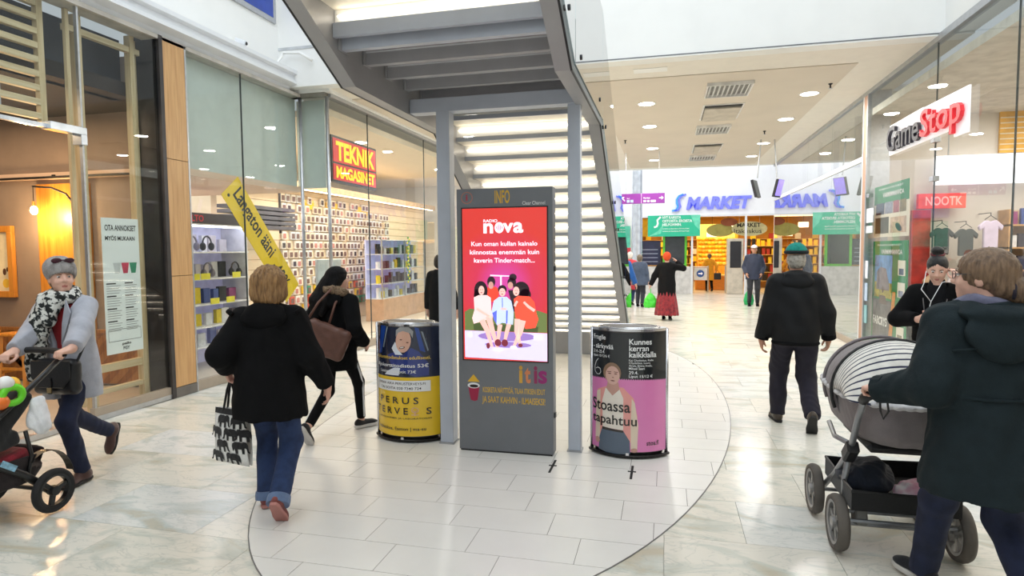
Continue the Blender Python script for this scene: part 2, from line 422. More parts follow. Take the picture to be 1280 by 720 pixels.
# ------------------------------------------------------------------ left shop fronts
def pane(name, x0, x1, y0, y1, z0, z1, m=None, parent=None):
    return MB().box(x0, x1, y0, y1, z0, z1).build(name, m or glass, parent)
kerb = mat('stone_kerb', (168, 154, 138), .5, var=.03)
wf = thing('restaurant_window', 'tall glass window with blond timber frame left of the oak pillar', 'window', (-5.5, 5.3, 0)); del wf['category']; del wf['label']; wf.name = 'window_1'; struct(wf)
pane('pane', -5.45, -5.438, 4.865, 5.80, .13, 3.985, parent=wf)
MB().box(-5.48, -5.41, 3.0, 5.8, 0.0, .05).build('sill', alu, wf)
MB().box(-5.475, -5.415, 4.83, 5.8, 0.05, .13).build('sill', kerb, wf)
for (y0, y1, x0, x1, z0, z1) in ((4.845, 4.885, -5.6, -5.56, .13, 3.98), (4.98, 5.05, -5.68, -5.60, .0, 3.98), (5.62, 5.68, -5.68, -5.60, 0, 3.98), (5.77, 5.80, -5.8, -5.7, 0, 3.98)):
    MB().box(x0, x1, y0, y1, z0, z1).build('timber_post', ash, wf, bevel=.003)
MB().box(-5.67, -5.61, 4.885, 5.76, 3.80, 3.86).build('timber_rail', ash_y, wf, bevel=.003)
MB().box(-5.67, -5.61, 5.05, 5.62, .42, .5).build('timber_rail', ash_y, wf, bevel=.003)
MB().box(-5.67, -5.61, 5.05, 5.62, .20, .25).build('timber_rail', ash_y, wf, bevel=.003)
MB().box(-5.46, -5.425, 4.845, 4.865, .13, 3.985).build('glass_edge', alu, wf)
MB().box(-5.49, -5.38, 4.50, 4.865, 2.775, 2.845).build('door_fitting', mat('polished_steel', (225, 232, 240), .2, metal=.7), wf, bevel=.004)
MB().box(-5.49, -5.38, 4.80, 4.865, 2.68, 2.78).build('door_fitting', MATS['polished_steel'], wf, bevel=.004)
# louvred timber screen over the entrance behind glass
lv = thing('louvre_screen', 'blond slatted timber screen above the restaurant entrance behind glass', 'screen', (-5.6, 3.8, 2.85))
MB().box(-5.66, -5.60, 4.60, 4.66, 2.87, 3.98).build('stile', ash, lv, bevel=.003)
for k in range(9):
    z = 2.89+k*0.128
    MB().box(-5.66, -5.60, 2.6, 4.60, z, z+.055).build('slat', ash_y, lv, bevel=.003)
MB().tube([(-5.62, 4.25, 2.9), (-5.62, 4.25, 3.98)], .006, 6).build('cord', alu, lv)
dn = thing('entrance_glass', 'x', 'x', (-5.45, 3.5, 0)); dn.name = 'window_2'; del dn['label']; del dn['category']; struct(dn)
pane('pane', -5.45, -5.438, 2.4, 4.84, 2.82, 3.985, parent=dn)
MB().box(-5.47, -5.42, 2.4, 4.84, 2.785, 2.82).build('head_rail', MATS['polished_steel'], dn)
# oak clad pillar
pl = thing('wall_pillar', 'x', 'x', (-5.5, 6.0, 0)); del pl['label']; del pl['category']; pl.name = 'trim_7'; struct(pl)
MB().box(-5.75, -5.42, 5.80, 6.2, 0, 4.03).build('core', dark_metal, pl)
MB().box(-5.42, -5.395, 5.80, 5.852, 0, 4.03).build('edge_profile', mat('dark_bronze_profile', (74, 70, 70), .4, metal=.5), pl)
for z0, z1 in ((.115, 1.383), (1.389, 2.697), (2.703, 4.02)):
    MB().box(-5.42, -5.40, 5.855, 6.175, z0, z1).build('panel', oak, pl, bevel=.002)
MB().box(-5.42, -5.395, 5.855, 6.18, 0, .11).build('plinth', mat('grey_plinth', (110, 104, 98), .5), pl)
MB().box(-5.42, -5.40, 6.178, 6.2, 0, 4.02).build('edge_profile', alu, pl)
# electronics shop glazing
tw = thing('shop_glazing', 'x', 'x', (-5.42, 7.3, 0)); del tw['label']; del tw['category']; tw.name = 'window_3'; struct(tw)
for (y0, y1) in ((6.2, 7.196), (7.204, 8.50)): pane('pane', -5.45, -5.438, y0, y1, .12, 3.985, parent=tw)
pane('pane', -5.42, -5.03, 8.556, 8.568, .12, 3.985, parent=tw)
ys = [8.66, 9.90, 12.45, 15.0, 17.4, 19.3]
for a, b_ in zip(ys[:-1], ys[1:]): pane('pane', -5.006, -4.994, a+.004, b_-.004, .12, 3.985, parent=tw)
MB().box(-5.455, -5.433, 7.196, 7.204, .12, 3.985).build('joint', mat('joint_seal', (70, 78, 78), .6), tw)
for yy in ys[1:-1]: MB().box(-5.01, -4.99, yy-.004, yy+.004, .12, 3.985).build('joint', MATS['joint_seal'], tw)
MB().tube([(-5.43, 8.555, 0), (-5.43, 8.555, 3.99)], .028, 10).build('mullion', alu, tw, smooth=True)
MB().tube([(-5.0, 8.60, 0), (-5.0, 8.60, 3.99)], .028, 10).build('mullion', alu, tw, smooth=True)
MB().box(-5.47, -5.41, 6.2, 8.56, 0, .12).build('sill', kerb, tw)
MB().box(-5.45, -4.98, 8.53, 8.59, 0, .12).build('sill', kerb, tw)
MB().box(-5.03, -4.97, 8.6, 19.3, 0, .12).build('sill', kerb, tw)

# restaurant interior
taupe = mat('taupe_plaster', (142, 124, 110), .8, var=.02)
rw = wallbox('wall_restaurant', taupe, -11.5, -5.75, 6.25, 6.4, 0, 4.0)
wallbox('ceiling_restaurant', mat('dark_brown_ceiling', (38, 30, 26), .7), -11.5, -5.72, -2, 6.25, 3.35, 3.5)
wallbox('wall_louvre_shade', mat('louvre_shade_navy', (44, 52, 66), .5), -6.0, -5.9, 1.0, 5.78, 3.35, 4.0)  # added sheet; its navy colour stands in for the shaded interior behind the louvres
wallbox('wall_restaurant_side', taupe, -11.6, -11.5, -2, 6.4, 0, 4.0)
fr_ = 0
for k in range(46):       # slanting oak planks of the wainscot
    w = .12; x = -11.2+k*w
    lean = .34 if (int((x+11.2)/.72) % 2 == 0) else -.34
    p = [(x+.002, .03), (x+w-.002, .03), (x+w-.002, .66), (x+.002, .66)]
    bay0 = -11.2+int((x+11.2+.001)/.72)*.72; 
    q = clip_convex([(u+(lean if v > .3 else -lean), v) for u, v in p], [(bay0, 0), (bay0+.72, 0), (bay0+.72, .7), (bay0, .7)])
    for ext in (-1, 0, 1):
        q = clip_convex([(u+ext*.72+(lean if v > .3 else -lean), v) for u, v in p], [(bay0, 0), (bay0+.72, 0), (bay0+.72, .7), (bay0, .7)])
        if len(q) >= 3: MB().prism(q, 6.222, 6.25, lambda u, v, h: (u, h, v)).build('plank', (herring, herring2)[k % 2], rw)
MB().box(-11.2, -5.75, 6.21, 6.25, .66, .70).build('rail', herring, rw)
# electronics shop shell
tk = mat('shop_white_wall', (232, 228, 222), .6, var=.01)
wallbox('wall_shop_back', tk, -9.7, -9.55, 6.4, 19.5, 0, 4.0)
wallbox('wall_shop_end', tk, -9.7, -5.1, 19.35, 19.5, 0, 4.0)
wallbox('wall_shop_party', tk, -9.7, -5.75, 6.4, 6.5, 0, 4.0)
wallbox('ceiling_shop_front', mat('salmon_ceiling', (226, 196, 172), .7, var=.01), -9.6, -5.56, 6.2, 8.75, 2.58, 2.66)
wallbox('wall_bulkhead', grey_wall, -5.66, -5.56, 6.2, 8.62, 2.66, 3.98)
wallbox('wall_bulkhead_return', grey_wall, -5.6, -5.12, 8.72, 8.8, 2.64, 3.98)
wallbox('ceiling_shop', mat('shop_ceiling', (226, 212, 192), .7, var=.01), -9.6, -5.06, 8.75, 19.4, 3.75, 3.85)

# ------------------------------------------------------------------ right shop fronts
RX = 3.06
gw = thing('game_shop_glazing', 'x', 'x', (RX, 8.5, 0)); del gw['label']; del gw['category']; gw.name = 'window_4'; struct(gw)
ys = [-2.0, 0.6, 2.8, 4.8, 6.63, 8.37, 10.86]
for a, b_ in zip(ys[:-1], ys[1:]): pane('pane', RX, RX+.012, a+.004, b_-.004, .1, 4.02, parent=gw)
for yy in ys[1:-1]:
    MB().box(RX-.002, RX+.014, yy-.004, yy+.004, .1, 4.02).build('joint', MATS['joint_seal'], gw)
MB().box(RX-.01, RX+.05, -2, 10.86, 0, .1).build('sill', kerb, gw)
MB().box(RX-.03, RX+.06, -8, 19.6, 4.02, 4.10).build('head_frame', alu, gw)
for yy, z in ((8.37, 2.45), (10.75, 2.45), (8.37, 2.9)):
    MB().box(RX-.03, RX+.04, yy-.06, yy+.06, z-.03, z+.03).build('glass_clamp', alu, gw, bevel=.004)
rp = thing('pillar', 'x', 'x', (RX, 11, 0)); del rp['label']; del rp['category']; rp.name = 'trim_8'; struct(rp)
MB().box(RX-.02, RX+.3, 10.9, 11.06, 0, 4.08).build('timber_face', wood_mat('pale_brown_timber', (190, 152, 128), (176, 136, 112), .5, 'z'), rp)
MB().box(RX-.025, RX+.3, 10.86, 10.9, 0, 4.08).build('edge_profile', alu, rp)
MB().box(RX-.025, RX+.3, 11.06, 11.1, 0, 4.08).build('edge_profile', alu_white, rp)
gw2 = thing('far_glazing', 'x', 'x', (RX, 15, 0)); del gw2['label']; del gw2['category']; gw2.name = 'window_5'; struct(gw2)
ys = [11.1, 13.1, 15.2, 17.4, 19.5]
for a, b_ in zip(ys[:-1], ys[1:]):
    pane('pane', RX, RX+.012, a+.004, b_-.004, .1, 3.02, glass_r, gw2)
    pane('pane', RX, RX+.012, a+.004, b_-.004, 3.1, 4.02, glass_r, gw2)
MB().box(RX-.02, RX+.05, 11.1, 19.5, 3.02, 3.1).build('transom', alu_white, gw2)
MB().box(RX-.02, RX+.05, 11.1, 19.5, 0, .1).build('sill', kerb, gw2)
for yy in (11.8, 12.55, 14.0, 15.35, 17.0):
    MB().box(RX+.25, RX+.33, yy-.05, yy+.05, 3.1, 4.0).build('upper_post', mat('grey_post', (150, 154, 158), .5), gw2)
# right interiors
gsw = mat('game_shop_wall', (214, 206, 196), .7, var=.01)
wallbox('wall_gameshop_back', gsw, 7.4, 7.5, -2, 11.2, 0, 4.0)
wallbox('wall_gameshop_end', gsw, 3.36, 7.5, 11.2, 11.3, 0, 4.0)
wallbox('wall_gameshop_near', gsw, 3.2, 7.5, -2.1, -2, 0, 4.0)
wallbox('ceiling_gameshop', mat('game_shop_ceiling', (206, 200, 190), .7), 3.1, 7.5, -2, 11.2, 3.7, 3.8)
wallbox('wall_cafe_back', mat('cafe_wall', (222, 216, 204), .7), 5.4, 5.5, 11.3, 19.5, 0, 4.1)
wallbox('wall_cafe_end', white_paint, 3.1, 7.2, 19.5, 19.6, 0, 7.3)
wallbox('ceiling_cafe', mat('cafe_ceiling', (226, 224, 220), .7), 3.1, 5.5, 11.1, 19.5, 4.1, 4.2)

# ------------------------------------------------------------------ supermarket end wall
MY = 23.6
wallbox('wall_end', mat('bright_white_wall', (244, 245, 250), .5, var=.005), -6.0, 7.0, MY, MY+.25, 2.86, 7.3)
wallbox('wall_end_left', white_paint, -6.0, -1.02, MY, MY+.25, 0, 2.86)
wallbox('wall_end_right', white_paint, 3.75, 7.0, MY, MY+.25, 0, 2.86)
wallbox('wall_far_left', white_paint, -6.0, -5.06, 19.4, MY, 0, 7.3)
wallbox('wall_far_right', white_paint, 7.0, 7.2, 19.6, MY, 0, 7.3)
mk = mat('market_wall', (222, 176, 92), .7, var=.02)
wallbox('wall_market_back', mk, -3, 8, 33.6, 33.8, 0, 3.3)
wallbox('wall_market_left', mk, -3.1, -2.9, MY+.25, 33.8, 0, 3.3)
wallbox('wall_market_right', mk, 8, 8.2, MY+.25, 33.8, 0, 3.3)
wallbox('ceiling_market', mat('market_ceiling', (224, 188, 116), .7), -3, 8, MY+.25, 33.8, 3.2, 3.3)
# ------------------------------------------------------------------ steel staircase
st = thing('staircase', 'grey steel staircase with lit risers and glass sides over the info kiosk', 'staircase', (-1.4, 7.0, 0))
XL0, XL1, XR0, XR1 = -2.2, -2.1, -0.7, -0.6
SD, SU = 0.555, 0.52
YU = -1.5
bot = [(YU, 2.79+SU*(4.0-YU)), (4.0, 2.79), (5.78, 2.79), (5.78+2.79/SD, 0.0)]
top = [(bot[3][0]+.40/SD, 0.0), (5.78+.02, 3.19), (3.98, 3.19), (YU, bot[0][1]+.40)]
lip = mat('black_edge_strip', (26, 26, 28), .4)
for a, b_, nm in ((XL0, XL1, 'stringer'), (XR0, XR1, 'stringer')):
    MB().prism(bot+top, a, b_, lambda u, v, h: (h, u, v)).build(nm, steel_paint, st)
for x, s_ in ((XL0, -1), (XR1, 1)):     # dark edge strip and glass fixed outside each stringer
    MB().prism(bot+[(p[0], p[1]+.012) for p in bot[::-1]], x+s_*.0005, x+s_*.014, lambda u, v, h: (h, u, v-.003)).build('edge_strip', lip, st)
    gp = [[(5.80, 2.83), (5.80, 3.79), (7.43, 3.79-1.63*.575), (7.43, 2.83-1.63*SD)],
          [(7.45, 2.82-1.65*SD), (7.45, 3.78-1.65*.575), (9.08, 3.78-3.28*.575), (9.08, 2.82-3.28*SD)],
          [(9.10, 2.81-3.30*SD), (9.10, 3.77-3.30*.575), (10.7, 3.77-4.9*.575), (10.7, 2.81-4.9*SD)],
          [(4.02, 2.83), (4.02, 3.80), (5.78, 3.80), (5.78, 2.83)],
          [(2.3, 2.83+SU*1.7), (2.3, 3.80+SU*1.7), (4.0, 3.80), (4.0, 2.83)],
          [(0.4, 2.83+SU*3.6), (0.4, 3.80+SU*3.6), (2.28, 3.80+SU*1.72), (2.28, 2.83+SU*1.72)]]
    for g in gp:
        o = MB().prism(g, x+s_*.020, x+s_*.032, lambda u, v, h: (h, u, v)).build('glass_panel', glass_b, st)
        for t in (.15, .85):
            yy = g[0][0]*(1-t)+g[3][0]*t; zz = g[0][1]*(1-t)+g[3][1]*t+.12
            MB().lathe([(.018, 0), (.018, .04)], (x+s_*(.0 if s_ > 0 else .0)-(0.04 if s_ < 0 else 0)+ (0.0), yy, zz), 10, axis='x').build('glass_stud', dark_metal, o)
    rail = [(0.4, 3.80+SU*3.6), (4.0, 3.80), (5.79, 3.79), (10.7, 3.79-4.91*.575)]
tread_m = mat('tread_grey', (150, 150, 154), .5, var=.02)
under_m = mat('tread_underside_cream', (238, 230, 212), .5, var=.01)
riser_m = mat('frosted_white_riser', (244, 244, 240), .5, var=.005)
led = mat('led_strip', (255, 246, 230), .5, emit=7.0, ecol=(255, 244, 226), var=0)
RN, RISE, RUN = 20, .156, .281
x0, x1 = XL1+.003, XR0-.003
def step(y_near, z_top):
    """tread with its near bar, the riser hanging from its far edge and the light strip below it"""
    t = MB().box(x0, x1, y_near, y_near+RUN+.02, z_top-.045, z_top).build('tread', under_m, st)
    MB().box(x0, x1, y_near-.012, y_near, z_top-.046, z_top-.004).build('tread_bar', steel_light, t)
    MB().box(x0+.03, x1-.03, y_near+RUN-.022, y_near+RUN-.006, z_top-.098, z_top-.090).build('light_strip', led, t)
    return t
for k in range(1, RN):
    z = 3.12-RISE*k; y = 5.85+RUN*(k-1)
    if z > 0.02: step(y, z)
    MB().box(x0, x1, y-.002+.004, y+.008+.004, z+.003, z+RISE-.047).build('riser', riser_m, st)
for k in range(1, 18):
    z = 3.10+RISE*k; y = 3.73-RUN*k
    step(y, z)
    MB().box(x0, x1, y+RUN+.001, y+RUN+.011, z-RISE+.003, z-.047).build('riser', riser_m, st)
MB().box(x0, x1, 3.735, 5.85, 3.07, 3.12).build('landing_plate', mat('landing_underside_grey', (150, 142, 148), .6), st)
MB().box(x0, x1, 3.70, 3.733, 3.03, 3.12).build('landing_edge', steel_light, st)
for k, yy in enumerate((3.795, 4.138, 4.496, 4.844, 5.188, 5.53)):
    jn = MB().box(x0, x1, yy, yy+.05, 2.975, 3.07).build('joist', steel_light if k == 0 else steel_dark, st)  # front joist gets a lighter steel colour for the stronger light on it
    MB().box(x0, x1, yy-.004, yy, 3.058, 3.0695).build('pale_line', alu_white, jn)  # thin pale strip along the top of the joist face
    MB().box(x0, x0+.012, yy-.03, yy+.08, 2.97, 3.07).build('end_plate', steel_dark, jn)
MB().box(x0, x1, 4.93, 5.05, 2.80, 2.915).build('crossbeam', steel_light, st, bevel=.003)
pz = MB().box(-1.865, -1.75, 4.93, 5.05, 0.012, 2.80).build('post', steel_light, st, bevel=.003)
MB().box(-1.875, -1.74, 4.92, 5.06, 0, .012).build('base_plate', steel_paint, pz)
pz = MB().box(-.765, -.665, 4.95, 5.05, 0.012, 2.80).build('post', steel_light, st, bevel=.003)
MB().box(-.775, -.655, 4.94, 5.06, 0, .012).build('base_plate', steel_paint, pz)
MB().box(x0+.0, x1, 9.7, 9.72, 0, .35).build('kick_plate', steel_paint, st)

# ------------------------------------------------------------------ info kiosk with screen
KY = 4.80
kg = mat('kiosk_grey', (116, 119, 124), .38, metal=.35, var=.015)
ki = thing('info_kiosk', 'tall grey info kiosk with red advertising screen between two steel posts', 'kiosk', (-1.255, 4.86, 0))
MB().box(-1.65, -.862, KY, KY+.13, .012, 2.143).build('body', kg, ki, bevel=.006, seg=2)
MB().box(-1.64, -.872, KY+.005, KY+.125, 0, .012).build('foot', black_rubber, ki)
for z in (.32, 1.5): MB().box(-.862, -.852, KY+.05, KY+.09, z-.02, z+.02).build('lock', dark_metal, ki)
MB().box(-1.612, -.896, KY-.004, KY, .752, 1.994).build('bezel', black_paint, ki)
def screen_bg():
    m = bpy.data.materials.new('screen_red_print'); m.use_nodes = True; N = m.node_tree.nodes; L = m.node_tree.links
    b = N['Principled BSDF']; b.inputs['Roughness'].default_value = .12
    tc = N.new('ShaderNodeTexCoord'); mp = N.new('ShaderNodeMapping'); L.new(tc.outputs['Object'], mp.inputs['Vector'])
    mp.inputs['Location'].default_value = (0.02, 0, -1.42); mp.inputs['Scale'].default_value = (1.9, 0, 1.5)
    ln = N.new('ShaderNodeVectorMath'); ln.operation = 'LENGTH'; 
    ad = N.new('ShaderNodeVectorMath'); ad.operation = 'SUBTRACT'; ad.inputs[1].default_value = (0, 0, 1.38)
    L.new(tc.outputs['Object'], ad.inputs[0]); mu = N.new('ShaderNodeVectorMath'); mu.operation = 'MULTIPLY'; mu.inputs[1].default_value = (1.6, 0, 1.6)
    L.new(ad.outputs[0], mu.inputs[0]); L.new(mu.outputs[0], ln.inputs[0])
    r = N.new('ShaderNodeValToRGB'); e = r.color_ramp.elements
    e[0].position = .1; e[0].color = lin((250, 80, 190)); e[1].position = .75; e[1].color = lin((250, 62, 52)); q = e.new(.38); q.color = lin((248, 56, 96))
    L.new(ln.outputs['Value'], r.inputs['Fac']); L.new(r.outputs[0], b.inputs['Emission Color']); b.inputs['Emission Strength'].default_value = .85
    b.inputs['Base Color'].default_value = (.02, .02, .02, 1)
    return m
MB().box(-1.6, -.907, KY-.006, KY-.004, .762, 1.984).build('screen', screen_bg(), ki)
def em(name, rgb, s=.85): return mat('screen_'+name, rgb, .3, emit=s, var=0.0, ecol=rgb)
def KP(X, Y, sc=5.763, ox=576, oy=330): return (-1.6+((ox+X/sc)-578)*.006538, 1.985-((oy+Y/sc)-260)*.006415)
LAY = [0]
def kfn(u, v, h): return (u, KY-.0065-LAY[0]*.0004-h, v)
def kpoly(name, rgb, polys):
    LAY[0] += 1
    flat(ki, name, [[KP(*p) for p in q] for q in polys], kfn, em(name, rgb))
skin_p = (238, 190, 180)
kpoly('picture_floor', (214, 206, 246), [[(20, 482), (622, 490), (622, 692), (22, 680)]])
kpoly('picture_shadow', (150, 120, 190), [ngon(330, 520, 210, 34, 24), ngon(340, 580, 170, 22, 20)])
kpoly('picture_sofa', (104, 118, 66), [[(22, 345), (60, 322), (100, 325), (110, 480), (22, 482)], [(100, 330), (560, 330), (622, 350), (622, 486), (100, 482)]])
kpoly('picture_sofa_seat', (70, 84, 46), [[(85, 425), (560, 445), (555, 486), (90, 480)]])
kpoly('picture_neon', (255, 226, 255), [[(215, 74), (366, 80), (366, 88), (215, 84)], [(287, 84), (299, 84), (299, 160), (287, 160)]])
kpoly('picture_hair_back', (44, 24, 34), [ngon(222, 125, 30, 40, 14), ngon(372, 128, 32, 34, 14), ngon(380, 92, 28, 26, 12)])
kpoly('picture_red_top', (226, 70, 50), [[(186, 172), (212, 160), (258, 160), (278, 185), (276, 270), (200, 270)]])
kpoly('picture_face_back', (206, 150, 140), [ngon(220, 150, 19, 27, 14), ngon(362, 150, 19, 25, 14)])
kpoly('picture_black_top', (40, 26, 34), [[(345, 185), (420, 180), (440, 330), (385, 340)]])
kpoly('picture_hair', (34, 18, 26), [ngon(145, 190, 50, 70, 18), ngon(440, 188, 60, 66, 18), ngon(470, 215, 40, 40, 14), ngon(303, 180, 32, 32, 14), ngon(118, 225, 26, 44, 12)])
kpoly('picture_cream_dress', (246, 214, 214), [[(92, 240), (130, 222), (190, 222), (218, 240), (222, 345), (240, 372), (190, 400), (90, 432), (78, 390), (96, 330)]])
kpoly('picture_blue_dress', (200, 214, 250), [[(240, 262), (278, 234), (334, 232), (368, 262), (384, 340), (378, 432), (300, 420), (262, 440), (222, 345)]])
kpoly('picture_blue_shade', (96, 110, 226), [[(228, 350), (262, 330), (258, 430), (240, 400)], [(330, 330), (342, 330), (338, 430), (328, 430)], [(300, 240), (306, 240), (306, 330), (300, 330)]])
kpoly('picture_red_dress', (250, 84, 60), [[(386, 246), (420, 224), (500, 228), (534, 268), (548, 350), (562, 390), (540, 452), (470, 462), (430, 400), (396, 380), (392, 320)]])
kpoly('picture_skin', skin_p, [ngon(150, 188, 22, 34, 14), ngon(303, 200, 24, 30, 14), ngon(404, 192, 23, 34, 14),
      limb2([(200, 375), (228, 480), (268, 612)], [24, 18, 9]), limb2([(150, 400), (190, 480), (225, 600)], [22, 18, 9]),
      limb2([(285, 432), (275, 500), (268, 560)], [17, 14, 9]), limb2([(350, 428), (330, 500), (318, 560)], [17, 14, 9]),
      limb2([(410, 390), (405, 480), (432, 580)], [20, 17, 9]), limb2([(450, 400), (430, 490), (384, 590)], [22, 18, 9]),
      limb2([(112, 320), (160, 350), (230, 388)], [11, 10, 8]), limb2([(535, 330), (490, 300), (458, 268)], [11, 10, 8]), limb2([(392, 300), (400, 280), (412, 262)], [9, 9, 8]), ngon(312, 320, 26, 9, 12)])
kpoly('picture_shoe', (120, 40, 56), [ngon(268, 566, 24, 26, 12), ngon(318, 566, 24, 26, 12), ngon(196, 590, 14, 22, 10), ngon(432, 580, 16, 14, 10)])
kpoly('picture_pale_shoe', (250, 236, 240), [ngon(268, 616, 34, 12, 12), ngon(382, 596, 26, 12, 12)])
kpoly('picture_features', (110, 40, 50), [ngon(142, 182, 4, 2.5, 6), ngon(158, 182, 4, 2.5, 6), ngon(150, 204, 7, 3, 8), ngon(296, 194, 3.5, 2.5, 6), ngon(311, 194, 3.5, 2.5, 6), ngon(303, 214, 7, 3, 8), ngon(398, 186, 3.5, 2.5, 6), ngon(411, 186, 3.5, 2.5, 6), ngon(404, 207, 7, 3, 8)])
kpoly('picture_glasses', (236, 230, 250), [ngon(62, 512, 12, 18, 10), ngon(538, 520, 12, 18, 10), ngon(572, 520, 12, 18, 10)])
LAY[0] += 1
Wm = em('white', (255, 236, 250), 1.0)
def kt(s, X, Y, w, h, m, sc=8.0, ox=576, oy=255, **k):
    u, v = KP(X, Y, sc, ox, oy)
    lettering(ki, s, lambda a, b_, c: (u+a, KY-.0068-LAY[0]*.0004, v+b_), m, width=w/sc*.006538, height=h/sc*.006415, **k)
kt('RADIO', 236, 182, 142, 30, Wm, bold=.02)
kt('n', 236, 290, 98, 100, Wm, bold=.03); kt('v', 432, 286, 104, 95, Wm, bold=.03); kt('a', 536, 290, 100, 106, Wm, bold=.03)
flat(ki, 'logo_disc', [[KP(*p, 8.0, 576, 255) for p in ngon(396, 235, 46, 54, 24)]], lambda u, v, h: (u, KY-.0068-LAY[0]*.0004, v), Wm)
LAY[0] += 1
flat(ki, 'logo_bars', [[KP(*p, 8.0, 576, 255) for p in [(x-3, 235-hh), (x+3, 235-hh), (x+3, 235+hh), (x-3, 235+hh)]] for x, hh in ((368, 12), (382, 24), (396, 34), (410, 24), (424, 12))], lambda u, v, h: (u, KY-.0068-LAY[0]*.0004, v), em('logo_red', (246, 70, 110)))
kt('Kun oman kullan kainalo', 110, 416, 664, 44, Wm, bold=.012)
kt('kiinnostaa enemmän kuin', 95, 500, 696, 46, Wm, bold=.012)
kt('kaverin Tinder-match...', 136, 582, 612, 46, Wm, bold=.012)
yel = mat('print_yellow', (222, 176, 46), .4, var=.02)
def kp2(s, px, py, w, h, m, **k):
    u = -1.6+(px-578)*.006538; v = 1.985-(py-260)*.006415
    lettering(ki, s, lambda a, b_, c: (u+a, KY-.0008, v+b_), m, width=w*.006538, height=h*.006415, **k)
kp2('INFO', 619.5, 254.5, 19, 16.5, yel, bold=.02)
kp2('Clear Channel', 654, 257, 28, 4.5, mat('print_white', (236, 236, 236), .4), bold=.01)
for ch, px, w, c in (('i', 648.5, 4.5, (226, 170, 60)), ('t', 655.5, 7.5, (226, 140, 90)), ('i', 667, 4.5, (150, 40, 90)), ('s', 672.5, 11, (150, 30, 110))):
    kp2(ch, px, 478.5, w, 22 if ch == 'i' else (20 if ch == 't' else 16.5), mat('print_logo_%d_%d' % (c[0], c[1]), c, .4), bold=.035)
kp2('KOSKETA NÄYTTÖÄ, TILAA ITIKSEN EDUT', 602, 493.5, 79, 9.5, yel, bold=.012)
kp2('JA SAAT KAHVIN - ILMAISEKSI!', 601, 508, 80, 11, yel, bold=.012)
def KW(px, py): return (-1.6+(px-578)*.006538, 1.985-(py-260)*.006415)
pf = lambda u, v, h: (u, KY-.0008, v); pf2 = lambda u, v, h: (u, KY-.0012, v)
flat(ki, 'arrow_print', [[KW(582, 479.5), KW(598, 479.5), KW(590, 470)]], pf, yel)
flat(ki, 'cup_print', [[KW(582.5, 484), KW(597.5, 485), KW(595, 503), KW(591, 504.5), KW(586, 503)]], pf, mat('print_crimson', (160, 26, 66), .4))
flat(ki, 'cup_rim_print', [[KW(*p) for p in ngon(590, 484.3, 8, 3.6, 16)]], pf2, MATS['print_white'])
flat(ki, 'coffee_print', [[KW(*p) for p in ngon(590.4, 485, 5.8, 2.0, 14)]], lambda u, v, h: (u, KY-.0016, v), mat('print_coffee', (40, 26, 22), .4))
ib = MB(); 
for k in range(20):
    a0 = 2*PI*k/20; a1 = a0+2*PI/26
    ib.add([pf(*KW(584+7.5*math.cos(a)*q, 246.5+7.5*math.sin(a)*q), 0) for a, q in ((a0, 1), (a1, 1), (a1, .86), (a0, .86))], [(0, 1, 2, 3)])
ib.build('info_ring_print', mat('print_ring', (206, 120, 90), .4), ki)
kp2('i', 582.6, 250.5, 2.4, 8, mat('print_ring_i', (190, 60, 80), .4), bold=.03)

